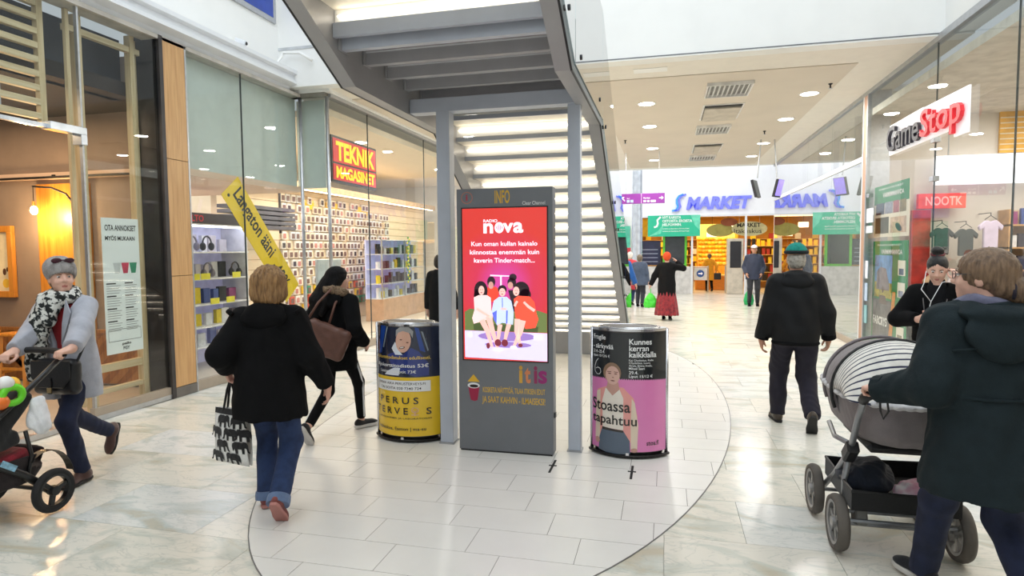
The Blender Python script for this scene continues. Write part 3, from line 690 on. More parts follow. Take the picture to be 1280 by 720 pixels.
# ------------------------------------------------------------------ lens shaped waste bins with posters
chrome = mat('polished_chrome', (214, 214, 218), .16, metal=.95, var=.01)
bin_black = mat('bin_black_interior', (14, 14, 18), .5)
class Bin:
    def __init__(s, name, label, xc, yc, w=.296, d=.15, H=1.035):
        s.xc, s.yc, s.w, s.d, s.H = xc, yc, w, d, H
        s.R = (w*w+d*d)/(2*d); s.A = math.asin(w/s.R)
        s.root = thing(name, label, 'bin', (xc, yc, 0))
        n = 28
        def plan(sc=1.0, grow=0.0):
            P = []
            for i in range(n+1):
                a = -s.A+2*s.A*i/n; P.append((math.sin(a)*(s.R+grow), (s.R-d)-(s.R+grow)*math.cos(a)))
            for i in range(n+1):
                a = s.A-2*s.A*i/n; P.append((math.sin(a)*(s.R+grow), -(s.R-d)+(s.R+grow)*math.cos(a)))
            return [(xc+p[0]*sc, yc+p[1]*sc) for p in P]
        MB().prism(plan(.985), .05, H-.012, lambda u, v, h: (u, v, h)).build('body', mat('bin_steel_body', (120, 112, 104), .35, metal=.7), s.root)
        MB().prism(plan(1.0, .004), H-.03, H-.005, lambda u, v, h: (u, v, h)).build('top_rim', chrome, s.root, bevel=.004)
        b = MB(); k = 32
        ring = [(.285, .138, H-.005), (.285, .138, H+.004), (.272, .128, H+.004), (.272, .128, H-.005)]
        vs = []
        for rx, ry, z in ring: vs += [(xc+rx*math.cos(2*PI*i/k)*.86, yc+ry*math.sin(2*PI*i/k), z) for i in range(k)]
        b.add(vs, [(m*k+i, m*k+(i+1) % k, (m+1)*k+(i+1) % k, (m+1)*k+i) for m in range(3) for i in range(k)])
        b.build('mouth_ring', chrome, s.root, smooth=True)
        MB().prism([(xc+.272*.86*math.cos(2*PI*i/k), yc+.128*math.sin(2*PI*i/k)) for i in range(k)], H-.006, H+.001, lambda u, v, h: (u, v, h)).build('mouth', bin_black, s.root)
        MB().prism(plan(1.06, .01), .012, .03, lambda u, v, h: (u, v, h)).build('base_plate', mat('bin_base_dark', (40, 38, 38), .3, metal=.6), s.root, bevel=.003)
        MB().prism(plan(.9), 0.0, .05, lambda u, v, h: (u, v, h)).build('foot', black_rubber, s.root)
        for sx in (-1, 1): MB().tube([(xc+sx*w, yc, .03), (xc+sx*w, yc, H-.012)], .014, 10).build('edge_post', chrome, s.root, smooth=True)
        MB().box(xc-.012, xc+.012, yc-s.d-.018, yc-s.d-.004, .02, .05).build('lock', chrome, s.root)
        s.layer = 0
    def fn(s, u, v, h):
        a = u/s.R; r = s.R+.002+s.layer*.0005+h
        return (s.xc+r*math.sin(a), s.yc+(s.R-s.d)-r*math.cos(a), v)
    def ux(s, x): return s.R*math.asin(max(-1, min(1, x/s.R)))
    def sheet(s, name, z0, z1, m, u0=None, u1=None, ztop=None):
        u0 = -s.R*s.A*.97 if u0 is None else u0; u1 = s.R*s.A*.97 if u1 is None else u1
        n = 30; b = MB(); vs = []; s.layer += 1
        for i in range(n+1):
            u = u0+(u1-u0)*i/n; vs += [s.fn(u, z0, 0), s.fn(u, (ztop(u) if ztop else z1), 0)]
        b.add(vs, [(2*i, 2*i+2, 2*i+3, 2*i+1) for i in range(n)])
        return b.build(name, m, s.root, smooth=True)
    def poly(s, name, m, polys):
        s.layer += 1
        for p in polys:   # fan split so it follows the curve
            b = MB(); u0_ = min(q[0] for q in p); u1_ = max(q[0] for q in p); ns = max(1, int((u1_-u0_)/.02)+1); v0_ = min(q[1] for q in p)-.01; v1_ = max(q[1] for q in p)+.01
            for i in range(ns):      # narrow upright strips follow the curve
                a0 = u0_+(u1_-u0_)*i/ns; a1 = u0_+(u1_-u0_)*(i+1)/ns
                c = clip_convex(p, [(a0, v0_), (a1, v0_), (a1, v1_), (a0, v1_)])
                if len(c) >= 3: b.add([s.fn(q[0], q[1], 0) for q in c], [tuple(range(len(c)))])
            b.build(name, m, s.root)
    def text(s, t, u, v, m, **k):
        lettering(s.root, t, lambda a, b_, h: s.fn(u+a, v+b_, .0004+s.layer*0), m, **k)
pr = lambda n, c, **k: mat('poster_'+n, c, .22, var=.01, coat=.4, **k)
# yellow and blue health poster
B1 = Bin('litter_bin', 'curved litter bin with blue and yellow poster of a smiling man', -2.19, 5.03)
B1.sheet('poster_ground', .055, 1.0, pr('yellow', (240, 198, 36)))
B1.sheet('poster_photo', .568, 1.0, pr('navy', (30, 38, 62)))
u_ = lambda px: B1.ux((px-507)*.00640)
z_ = lambda py: 1.03-(py-403)*.00667
def P4(X, Y): return (u_(455+X/8), z_(390+Y/8))
B1.poly('poster_car_pillar', pr('blue_car', (34, 70, 150)), [[P4(*p) for p in q] for q in ([(150, 130), (225, 135), (150, 420), (105, 430)], [(560, 140), (600, 150), (660, 400), (610, 380)])])
B1.poly('poster_glints', pr('grey_glint', (130, 140, 150)), [[P4(*p) for p in q] for q in ([(235, 140), (255, 140), (190, 360), (175, 360)], [(620, 180), (640, 190), (690, 380), (680, 390)])])
B1.poly('poster_jacket', pr('jacket_blue', (40, 56, 130)), [[P4(*p) for p in [(240, 430), (330, 400), (440, 420), (520, 350), (600, 390), (690, 520), (690, 640), (560, 650), (300, 560)]]])
B1.poly('poster_collar', pr('collar', (226, 230, 240)), [[P4(*p) for p in [(345, 290), (300, 360), (345, 425), (430, 425), (390, 380)]], [P4(*p) for p in [(240, 600), (330, 560), (400, 560), (380, 640), (200, 640)]]])
B1.poly('poster_face', pr('face', (226, 178, 156)), [[P4(*p) for p in ngon(438, 280, 84, 122, 20, rot=.12)]])
B1.poly('poster_hair', pr('silver_hair', (160, 160, 160)), [[P4(*p) for p in [(355, 240), (360, 170), (410, 135), (500, 135), (548, 180), (540, 250), (515, 200), (440, 178), (385, 195)]]])
B1.poly('poster_features', pr('brown', (110, 66, 56)), [[P4(*p) for p in q] for q in (ngon(415, 268, 14, 6, 10), ngon(485, 296, 14, 6, 10), ngon(425, 350, 34, 12, 12, rot=-.2))])
B1.poly('poster_smile', pr('teeth', (240, 236, 230)), [[P4(*p) for p in ngon(424, 348, 24, 6, 12, rot=-.2)]])
pw, pyw, pk = pr('white_ink', (240, 240, 240)), pr('yellow_ink', (236, 200, 90)), pr('black_ink', (36, 32, 28))
B1.layer += 1
B1.text('Ajokorttitodistukset edullisesti.', -.31, .715, pyw, width=.56, height=.038, bold=.008)
B1.text('Ajokorttitodistus 53€', -.29, .645, pw, width=.52, height=.042, bold=.012)
B1.text('Lasten reseptit 73€', -.235, .597, pw, width=.36, height=.034, bold=.004)
B1.sheet('poster_white_box', .447, .540, pw, -.30, .245)
B1.layer += 1
B1.text('VARAA AIKA PERUSTERVEYS.FI', -.27, .503, pk, width=.47, height=.022, bold=.008)
B1.text('TAI SOITA 020 7340 724', -.235, .462, pk, width=.40, height=.022, bold=.008)
B1.text('P E R U S', -.25, .338, pk, width=.39, height=.058, bold=.01)
B1.text('T E R V E', -.31, .246, pk, width=.36, height=.058, bold=.01)
B1.text('S', .205, .246, pk, width=.045, height=.058, bold=.01)
B1.poly('poster_heart_flower', pr('pink_line', (226, 176, 150)), [limb2([(.11+.028*math.cos(a), .285+.022*math.sin(a)) for a in np.linspace(0, 2*PI, 12)], [.003]*12), limb2([(.11, .262), (.11, .236)], [.003, .003]), limb2([(.08, .245), (.14, .245)], [.003, .003]), limb2([(.095, .285), (.11, .27), (.125, .285)], [.003]*3)])
B1.text('LÄÄKÄRIASEMA JA LABORATORIO', -.30, .200, pk, width=.55, height=.022, bold=.004)
B1.text('Itäkeskus, Easton | ma-su', -.27, .098, pk, width=.47, height=.036, bold=.012)
# black and pink theatre poster
B2 = Bin('litter_bin', 'curved litter bin with black and pink poster of a standing young woman', -.285, 5.03)
u_ = lambda px: B2.ux((px-785)*.00655)
z_ = lambda py: 1.04-(py-404)*.00604
def P7(X, Y): return (u_(720+X/3.43), z_(380+Y/3.43))
def P6(X, Y): return (u_(730+X/7.58), z_(395+Y/7.58))
B2.sheet('poster_ground', .055, 1.0, pr('charcoal', (30, 34, 38)))
B2.layer += 1
zz = []; n = 76; uA = B2.R*B2.A*.97
b = MB(); vs = []
for i in range(n+1):
    u = -uA+2*uA*i/n; vs += [B2.fn(u, .055, 0), B2.fn(u, .625+.012*(i % 2)-.01*(u/uA)**2, 0)]
b.add(vs, [(2*i, 2*i+2, 2*i+3, 2*i+1) for i in range(n)]); b.build('poster_pink_half', pr('pink', (222, 128, 184)), B2.root)
B2.poly('poster_jacket', pr('salmon_jacket', (232, 158, 150)), [[P7(*p) for p in [(98, 372), (140, 350), (205, 352), (248, 400), (262, 480), (262, 600), (240, 600), (100, 580), (88, 560), (92, 440)]]])
B2.poly('poster_sleeves', pr('cream_sleeve', (226, 206, 184)), [[P7(*p) for p in q] for q in ([(95, 380), (110, 372), (108, 600), (88, 596), (90, 470)], [(240, 400), (252, 420), (266, 520), (262, 630), (236, 628), (236, 500)])])
B2.poly('poster_shirt', pr('white_shirt', (236, 226, 214)), [[P7(*p) for p in [(132, 362), (160, 350), (188, 356), (206, 400), (206, 545), (120, 540), (118, 420)]]])
B2.poly('poster_jeans', pr('jeans', (84, 98, 116)), [[P7(*p) for p in [(118, 545), (206, 548), (232, 592), (234, 652), (150, 658), (102, 648), (106, 590)]]])
B2.poly('poster_belt', pr('belt', (40, 32, 30)), [[P7(*p) for p in [(118, 540), (206, 546), (206, 556), (118, 552)]]])
B2.poly('poster_neck', pr('neck', (196, 150, 136)), [[P7(*p) for p in [(142, 330), (186, 330), (190, 362), (162, 392), (136, 362)]], [P7(*p) for p in ngon(98, 606, 10, 14, 10)], [P7(*p) for p in ngon(250, 634, 14, 10, 10)]])
B2.poly('poster_hair', pr('light_brown_hair', (140, 110, 88)), [[P7(*p) for p in ngon(160, 288, 37, 46, 18)]])
B2.poly('poster_face', pr('young_face', (214, 172, 158)), [[P7(*p) for p in ngon(162, 300, 29, 42, 18)]])
B2.poly('poster_features', pr('face_lines', (110, 66, 60)), [[P7(*p) for p in q] for q in (ngon(150, 292, 7, 2.6, 8), ngon(175, 292, 7, 2.6, 8), ngon(163, 324, 9, 2.8, 8), ngon(164, 309, 4, 1.8, 8), [(140, 283), (157, 282), (157, 285), (140, 286)], [(168, 282), (184, 283), (184, 286), (168, 285)])])
B2.layer += 1
B2.text('Fragile', P6(105, 215)[0], P6(0, 210)[1]-.004, pw, width=.125, height=.05, bold=.015)
B2.text('- särkyvää', P6(102, 290)[0], P6(0, 295)[1]-.008, pw, width=.195, height=.05, bold=.015)
B2.text('21.4.–25.4.', P6(102, 330)[0], P6(0, 338)[1], pw, width=.12, height=.026, bold=.008)
B2.text('Liput 15/12/6 €', P6(102, 370)[0], P6(0, 384)[1], pw, width=.165, height=.028, bold=.008)
B2.text('Kunnes', P6(430, 235)[0], P6(0, 236)[1], pw, width=.175, height=.045, bold=.015)
B2.text('kerran', P6(430, 300)[0], P6(0, 300)[1], pw, width=.15, height=.045, bold=.015)
B2.text('kaikkialla', P6(430, 362)[0], P6(0, 362)[1], pw, width=.215, height=.045, bold=.015)
for i, t in enumerate(('Kaj Chydenius, Kalle', 'Chydenius, Laura', 'Airola, Emma Areila,', 'Mikael Saari')):
    B2.text(t, P6(428, 400)[0], P6(0, 404+26*i)[1], pw, width=(.19, .165, .18, .12)[i], height=.019, bold=.006)
B2.text('29.4.', P6(428, 530)[0], P6(0, 528)[1], pw, width=.07, height=.026, bold=.01)
B2.text('Liput 15/12 €', P6(428, 568)[0], P6(0, 570)[1], pw, width=.185, height=.03, bold=.008)
six = [P6(*p) for p in [(150, 395), (128, 430), (116, 480), (118, 530), (136, 556), (160, 554), (174, 528), (168, 496), (146, 486), (126, 500)]]
B2.poly('poster_drawn_six', pw, [limb2(six[i:i+2], [.0022, .0022]) for i in range(len(six)-1)])
B2.text('Stoassa', P7(78, 0)[0], P7(0, 464)[1], pk, width=.335, height=.092, bold=.012)
B2.text('tapahtuu', P7(78, 0)[0], P7(0, 530)[1]-.012, pk, width=.385, height=.1, bold=.012)
B2.text('stoa.fi', P7(298, 0)[0], P7(0, 612)[1], pk, width=.105, height=.038, bold=.012)
# ------------------------------------------------------------------ ceiling fittings
CZ = 4.068
lamp_glow = mat('lamp_glow', (255, 250, 240), .5, emit=14.0, ecol=(255, 248, 236), var=0)
def make_downlight(power, z, x, y, label, group, r=.13):
    t = thing('downlight', label, 'downlight', (x, y, z), 0, group)
    MB().lathe([(r, -.004), (r+.02, -.006), (r+.025, 0), (r, .0)], (x, y, z), 24, cap=False).build('trim_ring', white_paint, t, smooth=True)
    MB().lathe([(0.001, -.003), (r, -.003)], (x, y, z), 24, cap=False).build('diffuser', lamp_glow, t)
    l = bpy.data.lights.new('downlight_lamp', 'AREA'); l.shape = 'DISK'; l.size = r*1.8; l.energy = power; l.color = (1, .97, .93)
    o = bpy.data.objects.new('downlight_lamp', l); COL.objects.link(o); o.parent = t; o.location = (0, 0, -.012)
    return t
for y, wh in zip((10.77, 12.75, 15.52, 17.58), ('nearest', 'second nearest', 'second farthest', 'farthest')):
    for x in (2.17, -.335):
        make_downlight(42, CZ, x, y, '%s round downlight in the %s row of the beige ceiling' % (wh, 'right' if x > 0 else 'left'), 'right row of ceiling downlights' if x > 0 else 'left row of ceiling downlights')
for y, wh in ((10.77, 'nearest'), (14.1, 'middle'), (17.58, 'farthest')): make_downlight(60, CZ, -3.4, y, wh+' round downlight over the passage left of the staircase', 'downlights behind the staircase')
vent_w = mat('vent_white', (236, 236, 234), .4); vent_d = mat('vent_dark', (40, 40, 42), .6); vent_g = mat('vent_grey', (150, 148, 144), .6); vent_b = mat('vent_beige', (196, 188, 174), .5)
vlabels = ('nearest slatted air grille in the beige ceiling', 'middle slatted air grille between the two flat air panels', 'farthest slatted air grille in the beige ceiling')
for (x0, x1, y0, y1), lb in zip(((.59, 1.2, 9.7, 10.42), (.59, 1.2, 12.95, 13.68), (.6, 1.22, 16.95, 17.7)), vlabels):
    t = thing('air_grille', lb, 'vent', ((x0+x1)/2, (y0+y1)/2, CZ), 0, 'slatted ceiling grilles')
    MB().box(x0, x1, y0, y1, CZ-.006, CZ-.001).build('backing', vent_g, t)
    for k in range(9):
        x = x0+(x1-x0)*(k+.5)/9
        MB().obox((x, (y0+y1)/2, CZ-.03), (1, 0, .9), (0, 1, 0), (-.9, 0, 1), .024, (y1-y0)/2-.02, .002).build('slat', vent_w, t)
    MB().box(x0-.02, x0, y0-.02, y1+.02, CZ-.05, CZ).box(x1, x1+.02, y0-.02, y1+.02, CZ-.05, CZ).box(x0, x1, y0-.02, y0, CZ-.05, CZ).box(x0, x1, y1, y1+.02, CZ-.05, CZ).build('frame', vent_w, t)
for (x0, x1, y0, y1), lb in zip(((.62, 1.23, 11.15, 12.35), (.63, 1.24, 15.25, 16.5)), ('nearer flat beige air panel in the ceiling', 'farther flat beige air panel in the ceiling')):
    t = thing('ventilation_unit', lb, 'vent', ((x0+x1)/2, (y0+y1)/2, CZ), 0, 'flat ceiling air panels')
    MB().box(x0-.03, x1+.03, y0-.03, y1+.03, CZ-.012, CZ-.001).build('frame', vent_w, t)
    MB().box(x0, x1, y0, y1, CZ-.02, CZ-.012).build('recess', vent_d, t)
    MB().box(x0+.01, x1-.01, y0+.12, y1-.02, CZ-.05, CZ-.02).build('plate', vent_b, t, bevel=.004)
for (x, y, lb) in ((2.34, 10.2, 'small sprinkler head in the ceiling beside the nearest right downlight'), (1.96, 13.9, 'small sprinkler head midway along the right ceiling row'), (-.9, 14.2, 'small sprinkler head in the ceiling near the stair glass')):
    t = thing('sprinkler', lb, 'sprinkler', (x, y, CZ))
    MB().lathe([(.03, 0), (.03, -.01), (.012, -.02), (.012, -.07)], (x, y, CZ), 10).build('stem', dark_metal, t)
    MB().lathe([(.03, -.075), (.03, -.07)], (x, y, CZ), 10).build('deflector', alu, t)
# camera and pipe on the left upper wall
t = thing('security_camera', 'small white security camera on the upper left wall above the cornice', 'camera', (-5.5, 7.25, 4.42))
MB().box(-5.6, -5.56, 7.2, 7.3, 4.36, 4.46).build('wall_plate', white_paint, t)
MB().tube([(-5.56, 7.25, 4.41), (-5.5, 7.25, 4.42)], .012).build('arm', white_paint, t)
MB().obox((-5.45, 7.25, 4.41), (1, .3, -.3), (-.3, 1, 0), (.3, 0, 1), .07, .035, .03).build('housing', alu_white, t, bevel=.008)
MB().lathe([(.022, 0), (.022, .012)], (-5.388, 7.27, 4.39), 12, axis='x').build('lens', black_paint, t)
o = MB().tube([(-5.56, 7.35, 4.365), (-5.56, 7.7, 4.365), (-5.55, 8.0, 4.36), (-5.5, 8.12, 4.40), (-5.46, 8.17, 4.5), (-5.46, 8.2, 4.56), (-5.2, 8.22, 4.54), (-5.0, 8.22, 4.42)], .022, 8).build('drain_pipe', white_paint, smooth=True)
tag(o, 'white drain pipe bending into the upper left corner of the wall', 'pipe')
t = thing('upper_window', 'x', 'x', (-5.5, 8.0, 5.2)); del t['label']; del t['category']; t.name = 'window_6'; struct(t)
MB().box(-5.6, -5.57, 6.9, 8.22, 4.98, 6.2).build('frame', alu, t)
MB().box(-5.575, -5.565, 6.97, 8.15, 5.05, 6.1).build('pane', mat('blue_pane', (34, 70, 170), .15, var=.05), t)

# ------------------------------------------------------------------ signs in the passage
t = thing('direction_sign', 'purple hanging direction sign with white arrows beyond the staircase', 'sign', (-.59, 16, 2.9))
MB().box(-1.14, -.042, 16, 16.08, 2.79, 3.04).build('panel', mat('sign_purple', (134, 52, 150), .35, emit=.25, ecol=(134, 52, 150), var=.01), t, bevel=.004)
for x in (-1.0, -.18): MB().tube([(x, 16.04, 3.04), (x, 16.04, 4.08)], .008, 6).build('hanger', alu, t)
sw = mat('sign_white', (246, 240, 250), .4, emit=.4, ecol=(246, 240, 250))
sf = lambda u, v, h: (u, 15.997, v)
flat(t, 'divider', [[(-.615, 2.79), (-.608, 2.79), (-.608, 3.04), (-.615, 3.04)]], sf, sw)
flat(t, 'arrow', [limb2([(-1.02, 2.86), (-1.1, 2.95)], [.012, .012]), [(-1.11, 2.88), (-1.11, 2.96), (-1.03, 2.96)]], sf, sw)
flat(t, 'arrow', [limb2([(-.18, 2.92), (-.09, 2.92)], [.012, .012]), [(-.12, 2.87), (-.07, 2.92), (-.12, 2.97)]], sf, sw)
flat(t, 'pictogram', [[(x, 2.82), (x+.07, 2.82), (x+.07, 2.885), (x, 2.885)] for x in (-.97, -.88)], sf, mat('sign_pale_blue', (176, 206, 240), .4, emit=.3, ecol=(176, 206, 240)))
flat(t, 'pictogram', [[(x, 2.82), (x+.06, 2.82), (x+.06, 2.87), (x, 2.87)] for x in (-.56, -.47, -.38, -.32)], sf, sw)
lettering(t, 'WC', lambda u, v, h: (-.97+u, 15.997, 2.905+v), sw, height=.03, bold=.01)
lettering(t, 'Market', lambda u, v, h: (-.56+u, 15.997, 2.905+v), sw, height=.04, bold=.01)
tvm = mat('tv_shell', (40, 40, 48), .4)
for (x, rz, lb) in ((1.95, -.4, 'hanging screen facing left on the ceiling pole'), (2.42, 2.6, 'hanging screen turned towards the right windows on the ceiling pole')):
    t = thing('hanging_screen', lb, 'screen', (x, 15, 2.72), rz)
    MB().obox((0, 0, .26), (1, 0, .25), (0, 1, 0), (-.25, 0, 1), .03, .16, .2).build('case', tvm, t, world=False, bevel=.006)
    MB().obox((-.034, 0, .268), (1, 0, .25), (0, 1, 0), (-.25, 0, 1), .002, .145, .18).build('display', mat('tv_violet', (150, 130, 236), .3, emit=.9, ecol=(150, 130, 236)), t, world=False)
    MB().tube([(0.03, 0, .5), (.1, 0, 1.36)], .014, 6).build('pole', alu, t, world=False)

# ------------------------------------------------------------------ lettering and banners on the shop fronts
t = thing('shop_sign', 'dark grey and red shop name sign on the right glass front', 'sign', (3.0, 8.6, 3.1))
gd = mat('sign_charcoal', (58, 56, 66), .4); gr_ = mat('sign_red', (222, 44, 54), .4, emit=.25, ecol=(222, 44, 54)); gwh = mat('sign_white_halo', (248, 246, 250), .4, emit=.35, ecol=(250, 248, 252))
gf = lambda y0, z0, x: (lambda u, v, h: (x-h, y0-u, z0+v))
lettering(t, 'Game', gf(9.73, 2.95, 3.0), gd, width=1.12, height=.34, bold=.012, thick=.04)
lettering(t, 'Stop', gf(8.57, 2.86, 3.0), gr_, width=1.08, height=.42, bold=.012, thick=.04)
MB().prism([(9.77, 2.92), (9.77, 3.33), (8.62, 3.34), (8.6, 3.33), (7.43, 3.31), (7.43, 2.83), (7.75, 2.83), (7.78, 2.92)], 3.012, 3.03, lambda u, v, h: (h, u, v)).build('backing', gwh, t)
t = thing('shop_sign', 'red sign with yellow letters and black frame behind the left glass front', 'sign', (-5.1, 9.56, 3.1))
MB().box(-5.14, -5.06, 8.80, 10.34, 2.74, 3.47).build('frame', black_paint, t, bevel=.004)
sr = mat('sign_warm_red', (222, 34, 40), .4, emit=.3, ecol=(222, 34, 40)); sy = mat('sign_yellow', (250, 222, 20), .4, emit=.5, ecol=(250, 222, 20))
MB().box(-5.06, -5.053, 8.84, 10.30, 3.06, 3.43).build('panel', sr, t); MB().box(-5.06, -5.053, 8.84, 10.30, 2.78, 3.03).build('panel', sr, t)
tf = lambda y0, z0, x: (lambda u, v, h: (x+h, y0+u, z0+v))
lettering(t, 'TEKNIK', tf(8.92, 3.09, -5.05), sy, width=1.32, height=.30, bold=.04, thick=.004)
lettering(t, 'MAGASINET', tf(8.92, 2.81, -5.05), sy, width=1.32, height=.19, bold=.04, thick=.004)
t = thing('sale_banner', 'slanted yellow sale banner with black text on the left shop glass', 'banner', (-5.5, 7.6, .9))
A = Vector((6.80, 2.383)); B = Vector((7.128, 2.64)); D = Vector((8.118, .899))
ex = (D-A).normalized(); ey = (B-A).normalized(); Lx = (D-A).length; Ly = (B-A).length
bf = lambda u, v, h: (-5.47+h, A.x+ex.x*u+ey.x*v, A.y+ex.y*u+ey.y*v)
MB().prism([(0, 0), (Lx, 0), (Lx, Ly), (0, Ly)], -.006, 0, bf).build('board', mat('banner_yellow', (246, 206, 28), .45, var=.01), t)
bk = mat('banner_black', (26, 24, 28), .5)
lettering(t, 'Langaton ääni', lambda u, v, h: bf(.12+u, .10+v, .002), bk, width=1.12, height=.27, bold=.02)
lettering(t, '-40%', lambda u, v, h: bf(1.36+u, .10+v, .002), bk, width=.44, height=.2, bold=.02)
MB().lathe([(.022, -.002), (.022, .004)], bf(.08, .1, 0), 10, axis='x').build('eyelet', dark_metal, t)
# menu poster behind the restaurant glass
t = thing('menu_poster', 'tall white menu poster behind the restaurant window left of the oak pillar', 'poster', (-5.5, 5.3, .6))
mw = mat('menu_paper', (232, 236, 234), .6, var=.005); mi = mat('menu_ink', (44, 46, 46), .6)
MB().box(-5.515, -5.509, 5.085, 5.535, .61, 2.01).build('sheet', mw, t)
mf = lambda y0, z0: (lambda u, v, h: (-5.5075, y0+u, z0+v))
lettering(t, 'OTA ANNOKSET', mf(5.12, 1.88), mi, width=.38, height=.06, bold=.02)
lettering(t, 'MYÖS MUKAAN', mf(5.12, 1.78), mi, width=.36, height=.055, bold=.02)
for i, c in enumerate(((200, 204, 204), (206, 62, 90), (50, 140, 104))):
    y = 5.22+.1*i
    flat(t, 'cup_picture', [[(y, 1.44), (y+.055, 1.44), (y+.075, 1.55), (y-.02, 1.55)]], lambda u, v, h: (-5.5075, u, v), mat('menu_cup_%d' % i, c, .5))
for blk, (y0, w) in enumerate(((5.11, .19), (5.33, .17))):
    z = 1.33
    for k in range(4):
        flat(t, 'heading', [[(y0, z), (y0+w*.6, z), (y0+w*.6, z+.014), (y0, z+.014)]], lambda u, v, h: (-5.5075, u, v), mi)
        flat(t, 'text_lines', [[(y0, z-.025*q-.02), (y0+w*(.9-.1*(q % 2)), z-.025*q-.02), (y0+w*(.9-.1*(q % 2)), z-.025*q-.014), (y0, z-.025*q-.014)] for q in range(4)], lambda u, v, h: (-5.5075, u, v), mat('menu_grey_ink', (150, 152, 152), .6))
        z -= .13
flat(t, 'box_outline', [limb2([a, b_], [.002, .002]) for a, b_ in (((5.11, .74), (5.51, .74)), ((5.51, .74), (5.51, .86)), ((5.51, .86), (5.11, .86)), ((5.11, .86), (5.11, .74)))], lambda u, v, h: (-5.5075, u, v), mi)
lettering(t, 'pallo', mf(5.27, .685), mi, width=.11, height=.035, bold=.03); lettering(t, 'PGY', mf(5.28, .64), mi, width=.08, height=.035, bold=.03)

# ------------------------------------------------------------------ restaurant furnishings
t = thing('picture', 'orange wooden framed picture on the taupe restaurant wall', 'picture', (-8.5, 6.24, 1.08))
for b_ in ((-8.85, -8.14, 1.09, 1.17), (-8.85, -8.14, 1.93, 2.01), (-8.85, -8.77, 1.17, 1.93), (-8.22, -8.14, 1.17, 1.93)):
    MB().box(b_[0], b_[1], 6.19, 6.245, b_[2], b_[3]).build('frame_bar', orange_wood, t, bevel=.004)
MB().box(-8.77, -8.22, 6.225, 6.245, 1.17, 1.93).build('print', mat('cream_print', (240, 226, 190), .6), t)
flat(t, 'yellow_spot', [ngon(-8.3, 1.27, .06, .06, 14)], lambda u, v, h: (u, 6.223, v), mat('print_sun', (244, 200, 70), .6))
flat(t, 'brown_mark', [ngon(-8.32, 1.42, .03, .045, 10), ngon(-8.27, 1.45, .02, .03, 8)], lambda u, v, h: (u, 6.223, v), mat('print_brown', (90, 56, 34), .6))
o = MB().box(-7.72, -6.9, 6.21, 6.248, .7, 2.52).build('wall_panel', orange_wood, bevel=.003); tag(o, 'glowing orange plywood panel on the restaurant wall beside the bulb lamp', 'panel')
t = thing('curtain_rail', 'thin black rail high on the restaurant wall', 'rail', (-7.5, 6.2, 2.56))
MB().tube([(-9.5, 6.18, 2.60), (-5.9, 6.18, 2.60)], .014, 8).build('rod', black_paint, t)
for x in (-9, -7.4, -6): MB().box(x-.02, x+.02, 6.18, 6.25, 2.59, 2.63).build('bracket', black_paint, t)
t = thing('wall_lamp', 'bare bulb wall lamp on a curved black arm in the restaurant', 'lamp', (-7.1, 6.2, 1.9))
MB().tube([(-7.04, 6.19, 1.95), (-7.07, 6.17, 2.25), (-7.12, 6.1, 2.38), (-7.25, 6.03, 2.45), (-7.5, 6.0, 2.47)], .012, 8).build('arm', black_paint, t, smooth=True)
for z in (2.0, 2.22): MB().box(-7.07, -7.03, 6.17, 6.23, z-.04, z+.04).build('wall_clamp', black_paint, t)
MB().tube([(-7.5, 6.0, 2.47), (-7.5, 6.0, 2.28)], .005, 6).build('flex', black_paint, t)
MB().lathe([(.018, .09), (.02, .04), (.016, .03)], (-7.5, 6.0, 2.2), 12).build('socket', mat('brass', (190, 150, 80), .3, metal=.8), t)
MB().ell((-7.5, 6.0, 2.18), .04, .04, .055, 14, 10).build('bulb', mat('warm_bulb', (255, 220, 150), .4, emit=40, ecol=(255, 206, 130)), t, smooth=True)
l = bpy.data.lights.new('bulb_light', 'POINT'); l.energy = 45; l.color = (1, .68, .35); l.shadow_soft_size = .06
o = bpy.data.objects.new('bulb_light', l); COL.objects.link(o); o.parent = t; o.location = (-7.46+7.1, 5.93-6.2, 2.10-1.9)
area_light('restaurant_lamps', (-7.4, 4.2, 3.3), 2.5, 3.2, 95, (1, .72, .45))
def stool(x, y, label):
    t = thing('bar_stool', label, 'stool', (x, y, 0))
    MB().box(x-.2, x+.2, y-.17, y+.17, .68, .72).build('seat', orange_wood, t, bevel=.012)
    for sx in (-1, 1):
        for sy in (-1, 1): MB().bar((x+sx*.16, y+sy*.13, .68), (x+sx*.2, y+sy*.17, 0), .035, .035).build('leg', orange_wood, t)
        MB().bar((x+sx*.185, y-.155, .25), (x+sx*.185, y+.155, .25), .02, .03).build('stretcher', orange_wood, t)
    MB().bar((x-.185, y-.15, .3), (x+.185, y-.15, .3), .02, .03).build('stretcher', orange_wood, t)
stool(-7.45, 5.75, 'light wooden bar stool by the plank wainscot behind the woman with a stroller')
stool(-8.15, 5.7, 'light wooden bar stool below the framed picture')

# ------------------------------------------------------------------ electronics shop furnishings
area_light('shop_front_lamps', (-7.4, 7.6, 2.55), 2.6, 1.6, 75, (1, .96, .95))
area_light('shop_main_lamps', (-6.6, 13.0, 3.7), 2.6, 8.0, 330, (1, .88, .70))
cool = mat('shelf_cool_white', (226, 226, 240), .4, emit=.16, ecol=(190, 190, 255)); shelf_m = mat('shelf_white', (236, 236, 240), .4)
t = thing('display_shelf', 'white lit display shelving with headphones behind the left glass', 'shelving', (-6.6, 7.5, 0))
MB().box(-6.82, -6.78, 6.55, 8.40, 0, 2.15).build('back_panel', cool, t)
for z in (.32, .60, .92, 1.28, 1.66, 2.05): MB().box(-6.78, -6.30, 6.55, 8.40, z-.02, z).build('shelf', shelf_m, t)
for y in (6.55, 8.38): MB().box(-6.78, -6.32, y, y+.02, 0, 2.15).build('side_panel', shelf_m, t)
